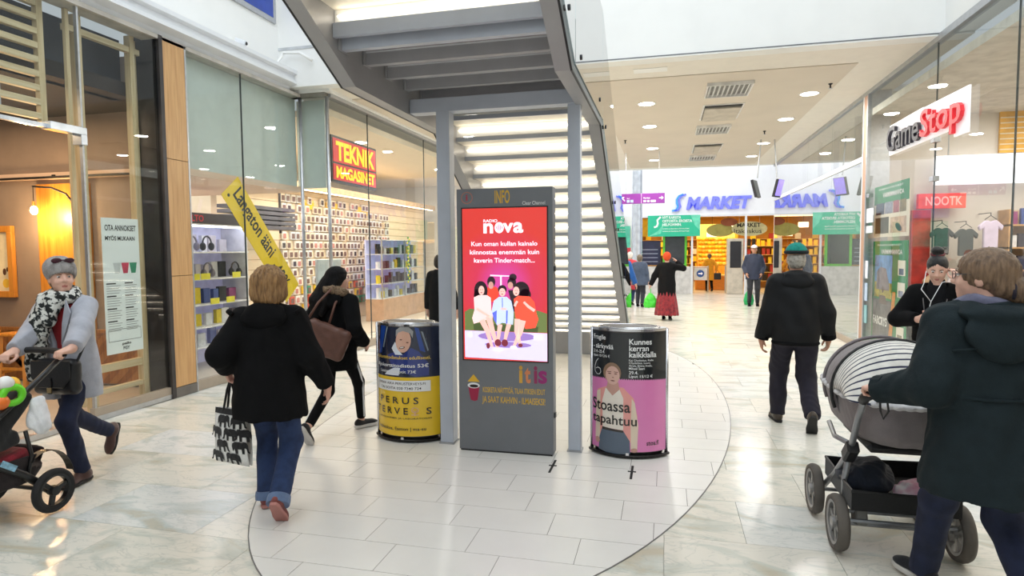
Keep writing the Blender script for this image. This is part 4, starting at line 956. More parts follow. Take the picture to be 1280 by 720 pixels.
MB().box(-6.36, -6.33, 6.6, 8.35, 2.01, 2.028).build('light_strip', mat('cool_strip', (235, 235, 255), .5, emit=12, ecol=(225, 228, 255)), t)
MB().box(-6.78, -6.30, 6.55, 8.40, 2.051, 2.2).build('header', mat('header_dark', (66, 58, 66), .5), t)
lettering(t, 'HUOLTO', lambda u, v, h: (-6.297, 6.95+u, 2.08+v), mat('header_red', (196, 40, 60), .5, emit=.2, ecol=(196, 40, 60)), width=.5, height=.09, bold=.02)
pads = [mat('headphone_black', (26, 26, 32), .45), mat('headphone_grey', (120, 116, 130), .4)]
def headphones(x, y, z, m, label):
    t = thing('headphones', label, 'headphones', (x, y, z), 0, 'headphones on the lit shelf')
    MB().tube([(x+.02, y+.085*math.cos(a), z+.12+.10*math.sin(a)) for a in np.linspace(-.2, PI+.2, 12)], .012, 6).build('headband', m, t, smooth=True)
    for s_ in (-1, 1): MB().ell((x+.02, y+s_*.085, z+.075), .05, .03, .06, 12, 8).build('ear_cup', m, t, smooth=True)
    return t
hp = headphones(-6.42, 7.05, 1.66, pads[0], 'black over-ear headphones, first on the top row of the lit shelving')
for (y, z, k, wh) in ((7.33, 1.66, 1, 'second on the top'), (7.62, 1.66, 0, 'third on the top'), (7.2, 1.28, 0, 'first on the middle'), (7.62, 1.28, 1, 'second on the middle'), (8.2, 1.28, 0, 'last on the middle'), (7.1, .92, 0, 'only one on the lower')):
    h2 = dup(hp, (-6.42, y, z), label='black over-ear headphones, %s row of the lit shelving' % wh)
    if k:
        h2['label'] = 'grey over-ear headphones, %s row of the lit shelving' % wh
        for c in h2.children: c.data = c.data.copy(); c.data.materials[0] = pads[1]
boxcols = [(236, 236, 240), (30, 30, 38), (60, 56, 70), (240, 214, 60), (150, 60, 120), (70, 90, 160), (214, 208, 214), (180, 60, 60)]
boxmats = [mat('carton_%d' % i, c, .45, var=.05, vscale=14) for i, c in enumerate(boxcols)]
def carton(w, d, h, m):
    b = MB().box(-w/2, w/2, -d/2, d/2, 0, h); o = b.build('product_box', m, bevel=.002); return o
cart0 = [carton(.06, .13, .22, boxmats[i]) for i in range(8)]
cnames = ('white', 'black', 'charcoal', 'yellow', 'purple', 'blue', 'pale grey', 'red')
used = set()
def put_carton(i, x, y, z, grp, where, sc=(1, 1, 1), rz=0, pos=None):
    o = cart0[i] if i not in used else cart0[i].copy()
    if i in used: COL.objects.link(o)
    used.add(i); o.location = (x, y, z); o.scale = sc; o.rotation_euler = (0, 0, rz)
    tag(o, '%s box %s%s' % (cnames[i], (nth(pos[0])+' from the left on shelf '+('one', 'two', 'three', 'four', 'five', 'six', 'seven')[pos[1]]+' ') if pos else '', where), 'box', grp)
rs = random.Random(3)
for zi, z in enumerate((.32, .60, .92, 1.28, 1.66)):
    y = 6.68; ci = 0
    while y < 8.3:
        w = rs.choice((.8, 1.0, 1.2)); i = rs.choice((0, 0, 1, 2, 3, 4, 5, 6) if z < 1.2 else (0, 0, 6, 1, 6, 0))
        front = rs.random() < .5
        put_carton(i, -6.62 if z > 1.2 else -6.50, y, z, 'product boxes on the lit shelf', 'of the lit headphone shelving', (1, w, rs.uniform(.75, 1.15)), 0, (ci, zi)); ci += 1
        y += .15*w+rs.uniform(.01, .06)
for (y, z, wh) in ((7.25, 1.28, 'left upper'), (7.45, 1.28, 'middle upper'), (7.62, .92, 'left lower'), (7.95, .92, 'right lower'), (8.1, 1.28, 'right upper')):
    o = MB().box(-6.302, -6.298, y-.09, y+.09, z-.01, z+.075).build('price_tag', mat('tag_yellow', (236, 228, 60), .5)); tag(o, wh+' yellow price tag on the edge of the lit headphone shelving', 'price tag', 'yellow price tags on the lit shelf')
o = MB().box(-9.5, -9.46, 7.0, 8.4, 2.2, 2.6).build('red_header_panel', mat('dark_red_panel', (150, 40, 56), .5)); tag(o, 'dark red header panel deep inside the left shop', 'panel')
t = thing('hanging_rack', 'dark slatted rack hung under the ceiling behind the yellow sale banner', 'rack', (-7.2, 9.0, 2.0))
for k in range(5): MB().box(-7.3, -6.9, 8.95, 10.6, 2.06+.085*k, 2.12+.085*k).build('slat', mat('rack_grey', (96, 92, 100), .5), t)
for y in (9.1, 10.4): MB().box(-7.12, -7.08, y, y+.03, 2.0, 3.75).build('hanger', mat('rack_post', (70, 68, 74), .5), t)
# slat wall of small packs
t = thing('slat_wall', 'cream slatted wall hung with rows of small packs in the left shop', 'display wall', (-7.5, 14, 0))
cream = mat('cream_laminate', (236, 214, 184), .5, var=.01)
MB().box(-7.62, -7.50, 9.2, 18.6, 0, 3.05).build('back_panel', cream, t)
for k in range(14): MB().box(-7.50, -7.492, 9.2, 18.6, .36+.19*k, .372+.19*k).build('rail', mat('rail_tan', (196, 170, 136), .5), t)
MB().box(-7.50, -7.1, 9.2, 18.6, 2.92, 3.05).build('canopy', mat('canopy_tan', (214, 178, 140), .5), t)
MB().box(-7.2, -7.15, 9.3, 18.5, 2.905, 2.92).build('light_strip', mat('warm_strip', (255, 226, 180), .5, emit=9, ecol=(255, 226, 180)), t)
pk_cols = [(240, 232, 226), (70, 60, 64), (196, 130, 120), (232, 216, 196), (120, 90, 84), (236, 196, 60), (224, 224, 230), (60, 140, 110), (210, 90, 70)]
pk_m = [mat('pack_%d' % i, c, .4, var=.05, vscale=20) for i, c in enumerate(pk_cols)]
pk_names = ('white', 'dark brown', 'dusty pink', 'cream', 'brown', 'yellow', 'pale grey', 'green', 'red')
protos = {}
def pack(i, x, y, z, row, colm):
    lb = 'small %s pack %s from the left in the %s row up the slatted wall' % (pk_names[i], nth(colm), nth(row))
    if i not in protos:
        r = thing('hanging_pack', lb, 'pack', (x, y, z), 0, 'packs on the slatted wall')
        MB().box(x-.02, x+.03, y-.072, y+.072, z-.08, z+.08).build('card', pk_m[0] if i in (1, 2, 4) else pk_m[i], r, bevel=.003)
        MB().box(x+.031, x+.036, y-.048, y+.048, z-.06, z+.04).build('window', pk_m[i] if i in (1, 2, 4) else pk_m[4], r)
        protos[i] = r
    else: dup(protos[i], (x, y, z), label=lb)
n = 0
for k in range(13):
    z = .46+.19*k; y = 11.0+rs.uniform(0, .1); ci = 0
    while y < 15.9 and n < 298:
        if z > 2.5 and rs.random() < .15: y += .2; continue
        i = rs.choice((0, 0, 3, 6, 1, 2, 4, 3)) if z > 1.0 else rs.choice((2, 8, 3, 0, 8, 5, 7))
        if y > 15 and z < 1.9 and rs.random() < .4: i = 7
        pack(i, -7.47, y, z, k, ci); n += 1; ci += 1
        y += rs.choice((.165, .175, .2, .3))
# wide yellow header cards over the packs
for k, y in enumerate((11.9, 13.0, 14.4)):
    o = MB().box(-7.48, -7.47, y-.3, y+.3, 2.56, 2.76).build('header_card', mat('header_card_yellow', (240, 196, 50), .5)); tag(o, ('left', 'middle', 'right')[k]+' yellow header card along the top of the cream slatted wall', 'card', 'yellow header cards on the slatted wall')
# glass fronted cabinet by the entrance
t = thing('glass_cabinet', 'glazed display cabinet on a tan base at the far end of the left shop', 'cabinet', (-6.5, 14.6, 0))
MB().box(-6.85, -6.4, 13.3, 15.95, 0, .52).build('base', mat('tan_laminate', (190, 150, 118), .5), t)
MB().box(-6.85, -6.82, 13.3, 15.95, .52, 1.92).build('back_panel', mat('cabinet_blue_white', (206, 208, 240), .4, emit=.25, ecol=(170, 176, 250)), t)
for z in (.53, .88, 1.23, 1.58, 1.92): MB().box(-6.82, -6.42, 13.3, 15.95, z-.015, z).build('shelf', shelf_m, t)
for y in (13.3, 14.6, 15.92): MB().box(-6.44, -6.41, y, y+.03, .52, 1.92).build('upright', alu, t)
MB().box(-6.415, -6.405, 13.33, 15.92, .53, 1.90).build('glass_door', glass, t)
for zi, z in enumerate((.53, .88, 1.23, 1.58)):
    y = 13.5; ci = 0
    while y < 15.8:
        put_carton(rs.choice((1, 1, 2, 0, 3, 1)), -6.62, y, z, 'boxes in the glass cabinet', 'of the glazed cabinet', (1, rs.uniform(.8, 1.3), rs.uniform(.6, 1.15)), 0, (ci, zi)); ci += 1
        y += rs.uniform(.17, .3)
t = thing('leaf_garland', 'green and yellow leaf garland hanging down the glazed cabinet', 'garland', (-6.38, 14.75, .6))
for k in range(26):
    z = 1.98-.045*k
    MB().ell((-6.38+rs.uniform(-.01, .02), 14.75+.05*math.sin(k*1.7), z), .02, .045, .03, 6, 4).build('leaf', mat('garland_leaf_%d' % (k % 2), ((90, 150, 60), (226, 210, 70))[k % 2], .6), t)
# info screen stand near the window
t = thing('screen_stand', 'grey framed upright screen stand behind the left glass', 'screen stand', (-5.6, 9.6, 0))
MB().box(-5.66, -5.60, 9.22, 9.98, .6, 1.52).build('frame', mat('stand_grey', (190, 196, 196), .4), t, bevel=.01)
MB().box(-5.602, -5.596, 9.62, 9.93, .75, 1.36).build('display', mat('stand_screen', (70, 80, 86), .2), t)
MB().tube([(-5.63, 9.6, .02), (-5.63, 9.6, .62)], .03, 10).build('pole', alu, t)
MB().lathe([(.2, 0), (.2, .015), (.03, .03)], (-5.63, 9.6, 0), 20).build('foot', alu, t)
for (y, lb) in ((9.5, 'nearer round downlight in the left shop ceiling'), (11.1, 'farther round downlight in the left shop ceiling')):
    make_downlight(25, 3.748, -5.75, y, lb, 'downlights in the left shop')

# ------------------------------------------------------------------ game shop furnishings
area_light('game_shop_lamps', (5.3, 7.2, 3.65), 3.2, 6.5, 260, (1, .93, .84))
area_light('cafe_lamps', (4.3, 16.5, 4.05), 1.6, 9, 120, (1, .97, .92))
gpo = mat('poster_green', (20, 132, 70), .35, var=.03); gpw = mat('poster_paper', (236, 222, 204), .4, var=.01)
pf_ = lambda x: (lambda u, v, h: (x, u, v))
def game_poster(label, z0, z1, big):
    t = thing('window_poster', label, 'poster', (3.16, 10.1, z0))
    MB().box(3.15, 3.16, 9.38, 10.82, z0, z1).build('sheet', gpo if big else gpw, t)
    R4 = lambda a0, a1, b0, b1: [(a0, b0), (a1, b0), (a1, b1), (a0, b1)]
    H = z1-z0
    if not big:
        flat(t, 'green_band', [R4(9.38, 10.82, z1-.36*H, z1)], pf_(3.149), gpo)
        for k, (y0, y1, c) in enumerate(((10.35, 10.72, (60, 70, 96)), (10.0, 10.33, (150, 150, 170)), (9.75, 9.98, (170, 70, 80)), (9.48, 9.73, (150, 130, 90)))):
            flat(t, 'cover_picture', [R4(y0, y1, z1-.56*H, z1-.34*H)], pf_(3.148), mat('cover_%d' % k, c, .4, var=.12, vscale=18))
        flat(t, 'picture', [R4(10.15, 10.74, z0+.07*H, z0+.38*H)], pf_(3.148), mat('poster_olive', (78, 70, 52), .4, var=.1, vscale=9))
        flat(t, 'picture', [R4(9.46, 10.08, z0+.07*H, z0+.36*H)], pf_(3.148), mat('poster_sand', (222, 184, 158), .4, var=.1, vscale=9))
        flat(t, 'device_picture', [ngon(9.75, z0+.17*H, .13, .05, 14, rot=.3)], pf_(3.147), mat('poster_dark_device', (50, 52, 60), .4))
    else:
        flat(t, 'sky_picture', [R4(9.95, 10.7, z0+.62*H, z0+.87*H)], pf_(3.148), mat('poster_sky', (110, 160, 216), .4, var=.15, vscale=5))
        flat(t, 'field_picture', [R4(9.95, 10.7, z0+.48*H, z0+.62*H)], pf_(3.148), mat('poster_field', (190, 170, 60), .4, var=.15, vscale=12))
        flat(t, 'truck_picture', [[(10.62, z0+.55*H), (10.6, z0+.72*H), (10.45, z0+.76*H), (10.2, z0+.75*H), (10.05, z0+.6*H), (10.05, z0+.55*H)]], pf_(3.147), mat('poster_truck', (140, 124, 128), .4, var=.1, vscale=10))
        flat(t, 'figure_picture', [ngon(10.32, z0+.555*H, .05, .055, 12), [(10.5, z0+.42*H), (10.45, z0+.5*H), (10.2, z0+.5*H), (10.12, z0+.42*H)]], pf_(3.146), mat('poster_figure', (96, 70, 58), .4, var=.05))
        flat(t, 'crowd_picture', [R4(9.95, 10.75, z0+.08*H, z0+.46*H)], pf_(3.1475), mat('poster_grey_scene', (104, 98, 100), .4, var=.16, vscale=7))
        flat(t, 'orange_stripe', [[(10.05, z0+.05*H), (9.9, z0+.05*H), (9.78, z0+.55*H), (9.9, z0+.55*H)]], pf_(3.1455), mat('poster_orange', (224, 140, 30), .4, var=.08, vscale=20))
        for k in range(4):
            zz_ = z0+H*(.70-.19*k)
            flat(t, 'offer_card', [R4(9.44, 9.72, zz_, zz_+.13*H)], pf_(3.1475), gpw)
            flat(t, 'offer_picture', [R4(9.5, 9.68, zz_+.01, zz_+.06*H)], pf_(3.147), mat('cover_%d' % (k % 4), (90, 90, 90), .4))
        lettering(t, 'FARCRY5', lambda u, v, h: (3.1445, 10.72-u, z0+.22*H+v), mat('poster_white_letters', (244, 240, 236), .4), width=.62, height=.13, bold=.03)
    lettering(t, 'ENNAKKOTARJOUKSET', lambda u, v, h: (3.1445, 10.6-u, z1-.1*H*(1 if not big else .5)+v), MATS.get('poster_white_letters') or mat('poster_white_letters', (244, 240, 236), .4), width=1.0, height=.035, bold=.01)
    lettering(t, 'VARMIMMANVOA', lambda u, v, h: (3.1445, 10.42-u, z1-.24*H*(1 if not big else .5)+v), MATS['poster_white_letters'], width=.86, height=.07, bold=.03)
game_poster('upper green and white poster in the right shop window', 1.80, 2.57, False)
game_poster('tall green poster with a white truck picture in the right shop window', .12, 1.74, True)
for k, z in enumerate((1.93, 2.09, 2.2)):  # low, middle, high
    o = MB().box(3.05, 3.058, 10.55-.02*k, 10.85, z-.06, z+.05).build('glass_sticker', mat('sticker_white', (236, 240, 250), .5)); tag(o, ('lowest', 'middle', 'highest')[k]+' of three pale stickers on the glass beside the upper green poster', 'sticker', 'stickers on the right glass')
for k, (z, c) in enumerate(((1.3, (230, 234, 244)), (.95, (190, 210, 236)), (.6, (150, 200, 206)))):
    o = MB().box(3.05, 3.058, 10.72, 10.85, z-.14, z+.14).build('glass_sticker', mat('sticker_%d' % k, c, .5)); tag(o, ('white', 'pale blue', 'teal')[k]+' tall sticker on the right glass edge beside the tall green poster', 'sticker')
wht = mat('reflection_band_white', (250, 250, 255), .4, emit=1.0, ecol=(246, 246, 255))
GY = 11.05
t = thing('reflection_band', 'long glowing white band standing in for a reflection on the right shop glass', 'reflection band', (4.7, GY, 2.4))  # added glowing band in place of the hall's reflection in the glass
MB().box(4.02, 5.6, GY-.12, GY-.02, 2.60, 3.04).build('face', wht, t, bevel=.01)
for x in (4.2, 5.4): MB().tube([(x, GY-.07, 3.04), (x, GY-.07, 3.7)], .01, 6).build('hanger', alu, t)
t = thing('red_sign_board', 'orange red lettered board inside the right shop behind the girl with the phone', 'sign', (4.1, GY, 0))
MB().box(3.80, 4.45, GY-.1, GY-.02, 2.24, 2.47).build('board', mat('board_red', (226, 74, 40), .4, emit=.3, ecol=(226, 74, 40)), t, bevel=.004)
lettering(t, 'NOOTK', lambda u, v, h: (3.9+u, GY-.103, 2.285+v), mat('board_pink', (250, 170, 160), .4, emit=.4, ecol=(250, 160, 150)), width=.5, height=.14, bold=.02)
MB().box(3.72, 3.98, GY-.1, GY-.02, .5, 2.22).build('side_board', mat('board_dark_red', (196, 50, 36), .4, var=.15), t)
MB().box(3.72, 3.98, GY-.11, GY-.02, .0, .48).build('base_board', mat('board_black', (30, 26, 26), .5), t)
def tshirt(x, z, c, label, y=GY-.25, sc=1.0):
    t = thing('hanging_shirt', label, 'shirt', (x, y, z-.6*sc))
    out = [(-.2, -.62), (.2, -.62), (.2, -.12), (.3, -.2), (.34, -.08), (.16, .06), (.07, .06), (0, .02), (-.07, .06), (-.16, .06), (-.34, -.08), (-.3, -.2), (-.2, -.12)]
    MB().prism([(p[0]*sc*.8, p[1]*sc) for p in out], -.03, .03, lambda u, v, h: (x+u, y+h, z+v)).build('cloth', mat('shirt_%d_%d' % (c[0], c[1]), c, .8, var=.04), t, bevel=.012)
    MB().tube([(x-.13*sc, y, z+.05), (x, y, z+.11), (x+.13*sc, y, z+.05)], .006, 6).build('hanger', dark_metal, t)
    MB().tube([(x, y, z+.11), (x, y, z+.15), (x, GY+.14, z+.15)], .006, 6).build('hook', dark_metal, t)
for x, z, c, lb in ((4.08, 1.9, (58, 60, 62), 'charcoal shirt hung beside the red side board in the right shop'), (4.40, 1.88, (66, 72, 70), 'dark green grey shirt between two others in the right shop'),
    (4.72, 2.0, (222, 206, 232), 'lilac shirt hung under the white reflection band'), (4.32, 1.16, (236, 222, 228), 'white shirt on the lower row in the right shop'), (4.72, 1.2, (240, 214, 222), 'pale pink shirt on the lower row in the right shop'), (4.0, 1.18, (226, 190, 160), 'peach shirt on the lower row in the right shop')):
    tshirt(x, z, c, lb, sc=.60)
t = thing('wall_shelving', 'tan wall shelving with boxes at the right end of the game shop', 'shelving', (5.3, GY, 0))
MB().box(4.98, 5.8, GY+.1, GY+.14, 0, 2.2).build('back_panel', mat('shelf_back_tan', (206, 180, 150), .6), t)
for k in range(6): MB().box(4.98, 5.8, GY-.2, GY+.1, .25+.34*k, .275+.34*k).build('shelf', mat('shelf_tan', (196, 152, 104), .5), t)
for x in (4.98, 5.77): MB().box(x, x+.03, GY-.2, GY+.1, 0, 2.2).build('side_panel', MATS['shelf_tan'], t)
for k in range(6):
    x = 5.08; ci = 0
    while x < 5.74:
        put_carton(rs.choice((0, 1, 2, 4, 5, 6, 7)), x, GY-.08, .275+.34*k, 'boxes on the tan shelving in the game shop', 'of the tan game shop shelving', (1, .8, rs.uniform(.75, 1.15)), PI/2, (ci, k)); ci += 1
        x += rs.uniform(.12, .17)
t = thing('yellow_slat_panel', 'yellow slatted panel high on the end wall of the right shop', 'panel', (5.4, GY, 2.8))
MB().box(4.95, 6.0, GY+.1, GY+.14, 3.08, 3.7).build('board', mat('yellow_panel', (236, 178, 60), .5), t)
for k in range(7): MB().box(4.95, 6.0, GY+.08, GY+.1, 3.12+.08*k, 3.135+.08*k).build('slat', mat('slat_white', (240, 226, 196), .5), t)
t = thing('display_table', 'low brown display table near the right glass', 'table', (3.9, 7.5, 0))
MB().box(3.5, 4.2, 6.6, 8.6, 1.02, 1.06).build('top', MATS['shelf_tan'], t, bevel=.005)
MB().box(3.5, 4.2, 6.6, 8.6, .5, .54).build('top_shelf', mat('table_brown', (150, 96, 50), .5), t, bevel=.005)
for x in (3.53, 4.13):
    for y in (6.63, 8.53): MB().box(x, x+.04, y, y+.04, 0, 1.02).build('leg', MATS['shelf_tan'], t)
y = 6.75; ci = 0
while y < 8.5:
    put_carton(rs.choice((0, 6, 4, 2)), 3.68, y, 1.06, 'boxes on the low display table', 'in the row on the low display table, '+nth(ci)+' from the front', (1, .9, .75)); ci += 1; y += rs.uniform(.16, .24)

# ------------------------------------------------------------------ supermarket end
t = thing('supermarket_sign', 'pale blue supermarket name letters on the white end wall', 'sign', (1.6, 23.55, 3.3))
sb = mat('sign_pale_violet', (120, 126, 226), .4, emit=.35, ecol=(110, 120, 230)); sb2 = mat('sign_sky_blue', (70, 150, 226), .4, emit=.35, ecol=(70, 150, 226))
lettering(t, 'MARKET', lambda u, v, h: (.70+u, MY-.02-h, 3.06+v), sb, width=2.24, height=.46, bold=.05, shear=.2, thick=.06)
sc_ = [(.26, 3.03), (.40, 3.06), (.47, 3.18), (.43, 3.30), (.42, 3.44), (.50, 3.56), (.66, 3.62)]
def ribbon(off, w, m, nm):
    L2 = limb2([(p[0]+off, p[1]) for p in sc_], [w]*len(sc_)); k = len(sc_)
    b = MB()
    for i in range(k-1):
        q = [L2[i], L2[i+1], L2[2*k-2-i], L2[2*k-1-i]]
        b.prism(q, 0, .06, lambda u, v, h: (u, MY-.02-h, v))
    b.build(nm, m, t)
ribbon(-.06, .032, sb2, 'logo_stroke'); ribbon(.03, .032, sb, 'logo_stroke')
t = thing('teal_banner', 'teal advertising banner with white text over the supermarket entrance', 'banner', (.25, 23.5, 2.1))
MB().box(-.66, 1.19, 23.50, 23.51, 2.10, 2.87).build('cloth', mat('banner_teal', (40, 190, 150), .5, var=.02), t)
flat(t, 'chevron', [[(-.66, 2.10), (-.3, 2.3), (-.05, 2.62), (-.2, 2.2)], [(.85, 2.87), (1.19, 2.87), (1.19, 2.3), (1.0, 2.5)]], lambda u, v, h: (u, 23.498, v), mat('banner_mint', (110, 220, 186), .5))
tw_ = mat('banner_white', (240, 252, 248), .5)
for k, (s_, w) in enumerate((('NYT KAIKISTA', .66), ('OSTOISTA EROISTA', 1.05), ('HELPOMMIN.', .68))):
    lettering(t, s_, lambda u, v, h, k=k: (-.14+u, 23.496, 2.74-.13*k+v), tw_, width=w, height=.10, bold=.03)
for k in range(2): lettering(t, 'www.s-kanava.fi/market', lambda u, v, h, k=k: (-.14+u, 23.496, 2.36-.09*k+v), tw_, width=.95, height=.05, bold=.01)
flat(t, 'logo_print', [limb2([(-.44, 2.44), (-.34, 2.47), (-.3, 2.58), (-.32, 2.7), (-.2, 2.82)], [.035]*5)], lambda u, v, h: (u, 23.496, v), tw_)
t = thing('entrance_frame', 'x', 'x', (1.3, 23.6, 0)); del t['label']; del t['category']; t.name = 'door_1'; struct(t)
MB().box(-1.02, 3.75, 23.55, 23.62, 2.80, 2.87).build('head', alu_white, t)
for x in (-1.02, .88, 2.72, 3.69): MB().box(x, x+.07, 23.54, 23.62, 0, 2.8).build('jamb', alu_white, t)
MB().box(-.95, .88, 23.57, 23.582, 0, 1.0).build('low_panel', mat('panel_grey_white', (214, 212, 210), .5), t)
t = thing('green_framed_window', 'dark window with bright green frame at the supermarket front', 'window frame', (.3, 23.8, 1.0))
for b_ in ((-.12, -.04, 1.0, 2.2), (.66, .74, 1.0, 2.2), (-.04, .66, 2.12, 2.2), (-.04, .66, 1.0, 1.08)): MB().box(b_[0], b_[1], 23.7, 23.78, b_[2], b_[3]).build('frame_bar', mat('lime_green', (96, 196, 50), .5), t)
MB().box(-.12, .74, 23.70, 23.78, 0, 1.0).build('stand', mat('panel_grey_white', (214, 212, 210), .5), t)
MB().box(-.04, .66, 23.74, 23.76, 1.08, 2.12).build('pane', mat('dark_pane', (62, 66, 72), .2), t)
t = thing('ticket_counter', 'navy and white service desk at the left of the supermarket entrance', 'counter', (-.5, 24.3, 0))
MB().box(-.95, -.2, 24.0, 24.6, 0, 1.0).build('base', mat('counter_pale', (206, 200, 196), .5), t, bevel=.01)
MB().box(-.95, -.2, 24.1, 24.15, 1.0, 1.95).build('screen', mat('navy_panel', (44, 50, 92), .4), t)
for k in range(4): MB().box(-.9, -.3, 24.09, 24.1, 1.15+.15*k, 1.19+.15*k).build('text_line', mat('navy_text', (150, 160, 190), .5), t)
MB().box(-.98, -.15, 23.95, 24.65, 1.0, 1.04).build('top', mat('counter_top_tan', (200, 150, 80), .5), t)
t = thing('golden_sign_board', 'golden yellow panel behind the left edge of the teal banner', 'panel', (-.66, 24.25, 2.1))
MB().box(-.98, -.35, 24.2, 24.3, 2.12, 2.78).build('board', mat('panel_golden', (246, 190, 20), .5), t)
MB().tube([(-.66, 24.25, 2.78), (-.66, 24.25, 3.2)], .01, 6).build('hanger', alu, t)
for (x, lb) in ((-1.1, 'tall silver column left of the supermarket entrance'),):
    t = thing('silver_column', lb, 'column', (x+.16, 21.2, 0))
    MB().lathe([(.2, 0), (.2, .02), (.17, .03), (.17, 7.0), (.17, 7.1)], (x+.16, 21.2, 0), 24).build('shaft', mat('column_steel', (196, 200, 206), .25, metal=.7), t, smooth=True)
    MB().lathe([(.21, 0), (.21, .12), (.172, .13)], (x+.16, 21.2, 0), 24).build('base_ring', alu, t)
for p, pw_ in (((2.4, 28.5, 3.15), 420), ((-.8, 26, 3.15), 90)): area_light('market_lamps', p, 6.0 if p[0] > 0 else 2, 7.0 if p[0] > 0 else 3, pw_, (1, .74, .36))
def gondola(x0, x1, y, label, cols, grp, zt=1.9):
    t = thing('market_shelving', label, 'shelving', ((x0+x1)/2, y, 0))
    MB().box(x0, x1, y+.4, y+.45, 0, zt).build('back_panel', mat('gondola_back', (196, 140, 60), .6), t)
    nz = int((zt-.3)/.36)+1
    for k in range(nz): MB().box(x0, x1, y, y+.4, .28+.36*k, .3+.36*k).build('shelf', mat('gondola_shelf', (220, 190, 130), .5), t)
    for x in (x0, x1-.03): MB().box(x, x+.03, y, y+.4, 0, zt).build('side_panel', MATS['gondola_shelf'], t)
    return nz
fruit_m = [mat('fruit_%d' % i, c, .45, var=.05) for i, c in enumerate(((250, 204, 40), (244, 168, 30), (236, 216, 110), (180, 190, 60)))]
fruit0 = {}
def fruit(i, x, y, z, r, row, colm):
    lb = ('yellow', 'orange', 'pale yellow', 'green')[i]+' fruit %s from the left in row %s of the supermarket rack' % (nth(colm), ('one', 'two', 'three', 'four', 'five', 'six', 'seven')[row])
    if i not in fruit0:
        o = MB().ell((0, 0, 0), 1, .9, .85, 10, 7).build('fruit', fruit_m[i], smooth=True); fruit0[i] = o
    else: o = fruit0[i].copy(); COL.objects.link(o)
    tag(o, lb, 'fruit', 'fruit in the supermarket rack')
    o.location = (x, y, z); o.scale = (r, r, r)
t = thing('fruit_rack', 'sloping orange fruit rack glowing in the supermarket', 'rack', (2.3, 29, 0))
MB().prism([(28.4, .5), (29.6, .5), (29.6, 2.1), (29.4, 2.1), (28.4, .9)], 1.35, 3.0, lambda u, v, h: (h, u, v)).build('slope', mat('rack_orange', (240, 170, 50), .5), t)
MB().box(1.35, 3.0, 28.5, 29.6, 0, .5).build('base', mat('rack_base', (196, 110, 40), .5), t)
MB().box(1.35, 3.0, 29.62, 29.68, 2.1, 2.75).build('header', mat('rack_header', (255, 226, 130), .5, emit=.6, ecol=(255, 214, 110)), t)
for a in range(7):
    for b_ in range(11):
        fruit(rs.choice((0, 0, 0, 1, 2, 3)), 1.46+b_*.143+rs.uniform(-.02, .02), 28.42+a*.15, .98+a*.18+rs.uniform(-.01, .02), .085, a, b_)
gondola(-.5, 1.1, 27.4, 'market shelving with dark goods beyond the entrance gates', None, None)
gondola(3.2, 4.6, 27.4, 'market shelving at the right beyond the entrance gates', None, None)
gondola(-2.6, 6.5, 32.6, 'long market shelving along the back of the supermarket', None, None, 2.3)
for (x0, x1, y, sd_) in ((-.42, 1.05, 27.55, 'left'), (3.28, 4.55, 27.55, 'right')):
    for k in range(5):
        x = x0; ci = 0
        while x < x1-.05:
            put_carton(rs.choice((1, 1, 3, 7, 3)), x+.07, y, .3+.36*k, 'goods on the market shelving', 'of the %s market shelving' % sd_, (1.6, 1, rs.uniform(.9, 1.4)), PI/2, (ci, k)); ci += 1; x += rs.uniform(.17, .24)
for k in range(6):
    x = -2.5; ci = 0
    while x < 6.4:
        put_carton(rs.choice((3, 3, 7, 0, 3)), x, 32.75, .3+.36*k, 'goods along the back of the supermarket', 'of the rear market shelving', (2, 2, 1.25), PI/2, (ci, k)); ci += 1; x += rs.uniform(.7, .9)
t = thing('checkout_counter', 'low orange wooden counter just inside the supermarket', 'counter', (1.9, 26, 0))
MB().box(1.15, 2.75, 25.8, 26.4, 0, .55).build('body', mat('counter_orange_wood', (216, 136, 50), .5, var=.05, stretch=(1, 8, 8)), t, bevel=.01)
MB().box(1.1, 2.8, 25.75, 26.45, .55, .6).build('top', mat('counter_light', (240, 200, 130), .5), t, bevel=.005)
def gate(x, label):
    t = thing('entrance_gate', label, 'gate', (x, 24.6, 0))
    for s_ in (-.28, .28): MB().tube([(x+s_, 24.6, 0), (x+s_, 24.6, 1.0)], .025, 8).build('post', alu, t)
    MB().tube([(x-.28, 24.6, .95), (x+.28, 24.6, .95)], .02, 8).build('top_bar', alu, t)
    MB().box(x-.24, x+.24, 24.59, 24.61, .45, .92).build('panel', mat('gate_panel', (226, 226, 230), .4), t)
    flat(t, 'round_sign', [ngon(x, .7, .14, .14, 20)], lambda u, v, h: (u, 24.585, v), mat('gate_blue', (50, 90, 170), .4))
    flat(t, 'arrow_sign', [[(x-.08, .68), (x+.03, .68), (x+.03, .64), (x+.09, .7), (x+.03, .76), (x+.03, .72), (x-.08, .72)]], lambda u, v, h: (u, 24.583, v), sw)
gate(1.27, 'chrome entrance gate with blue sign at the left in the supermarket doorway'); gate(2.45, 'chrome entrance gate with blue sign beside the man in the white cap')
for k, x in enumerate((2.86, 3.12)):
    t = thing('alarm_gate', ('left','right')[k]+' of two white anti-theft pillars at the supermarket entrance', 'security gate', (x, 23.9, 0))
    MB().box(x-.07, x+.07, 23.85, 23.95, .02, 1.25).build('panel', mat('alarm_white', (236, 236, 238), .4), t, bevel=.02)
    MB().box(x-.09, x+.09, 23.8, 24.0, 0, .02).build('foot', alu, t)
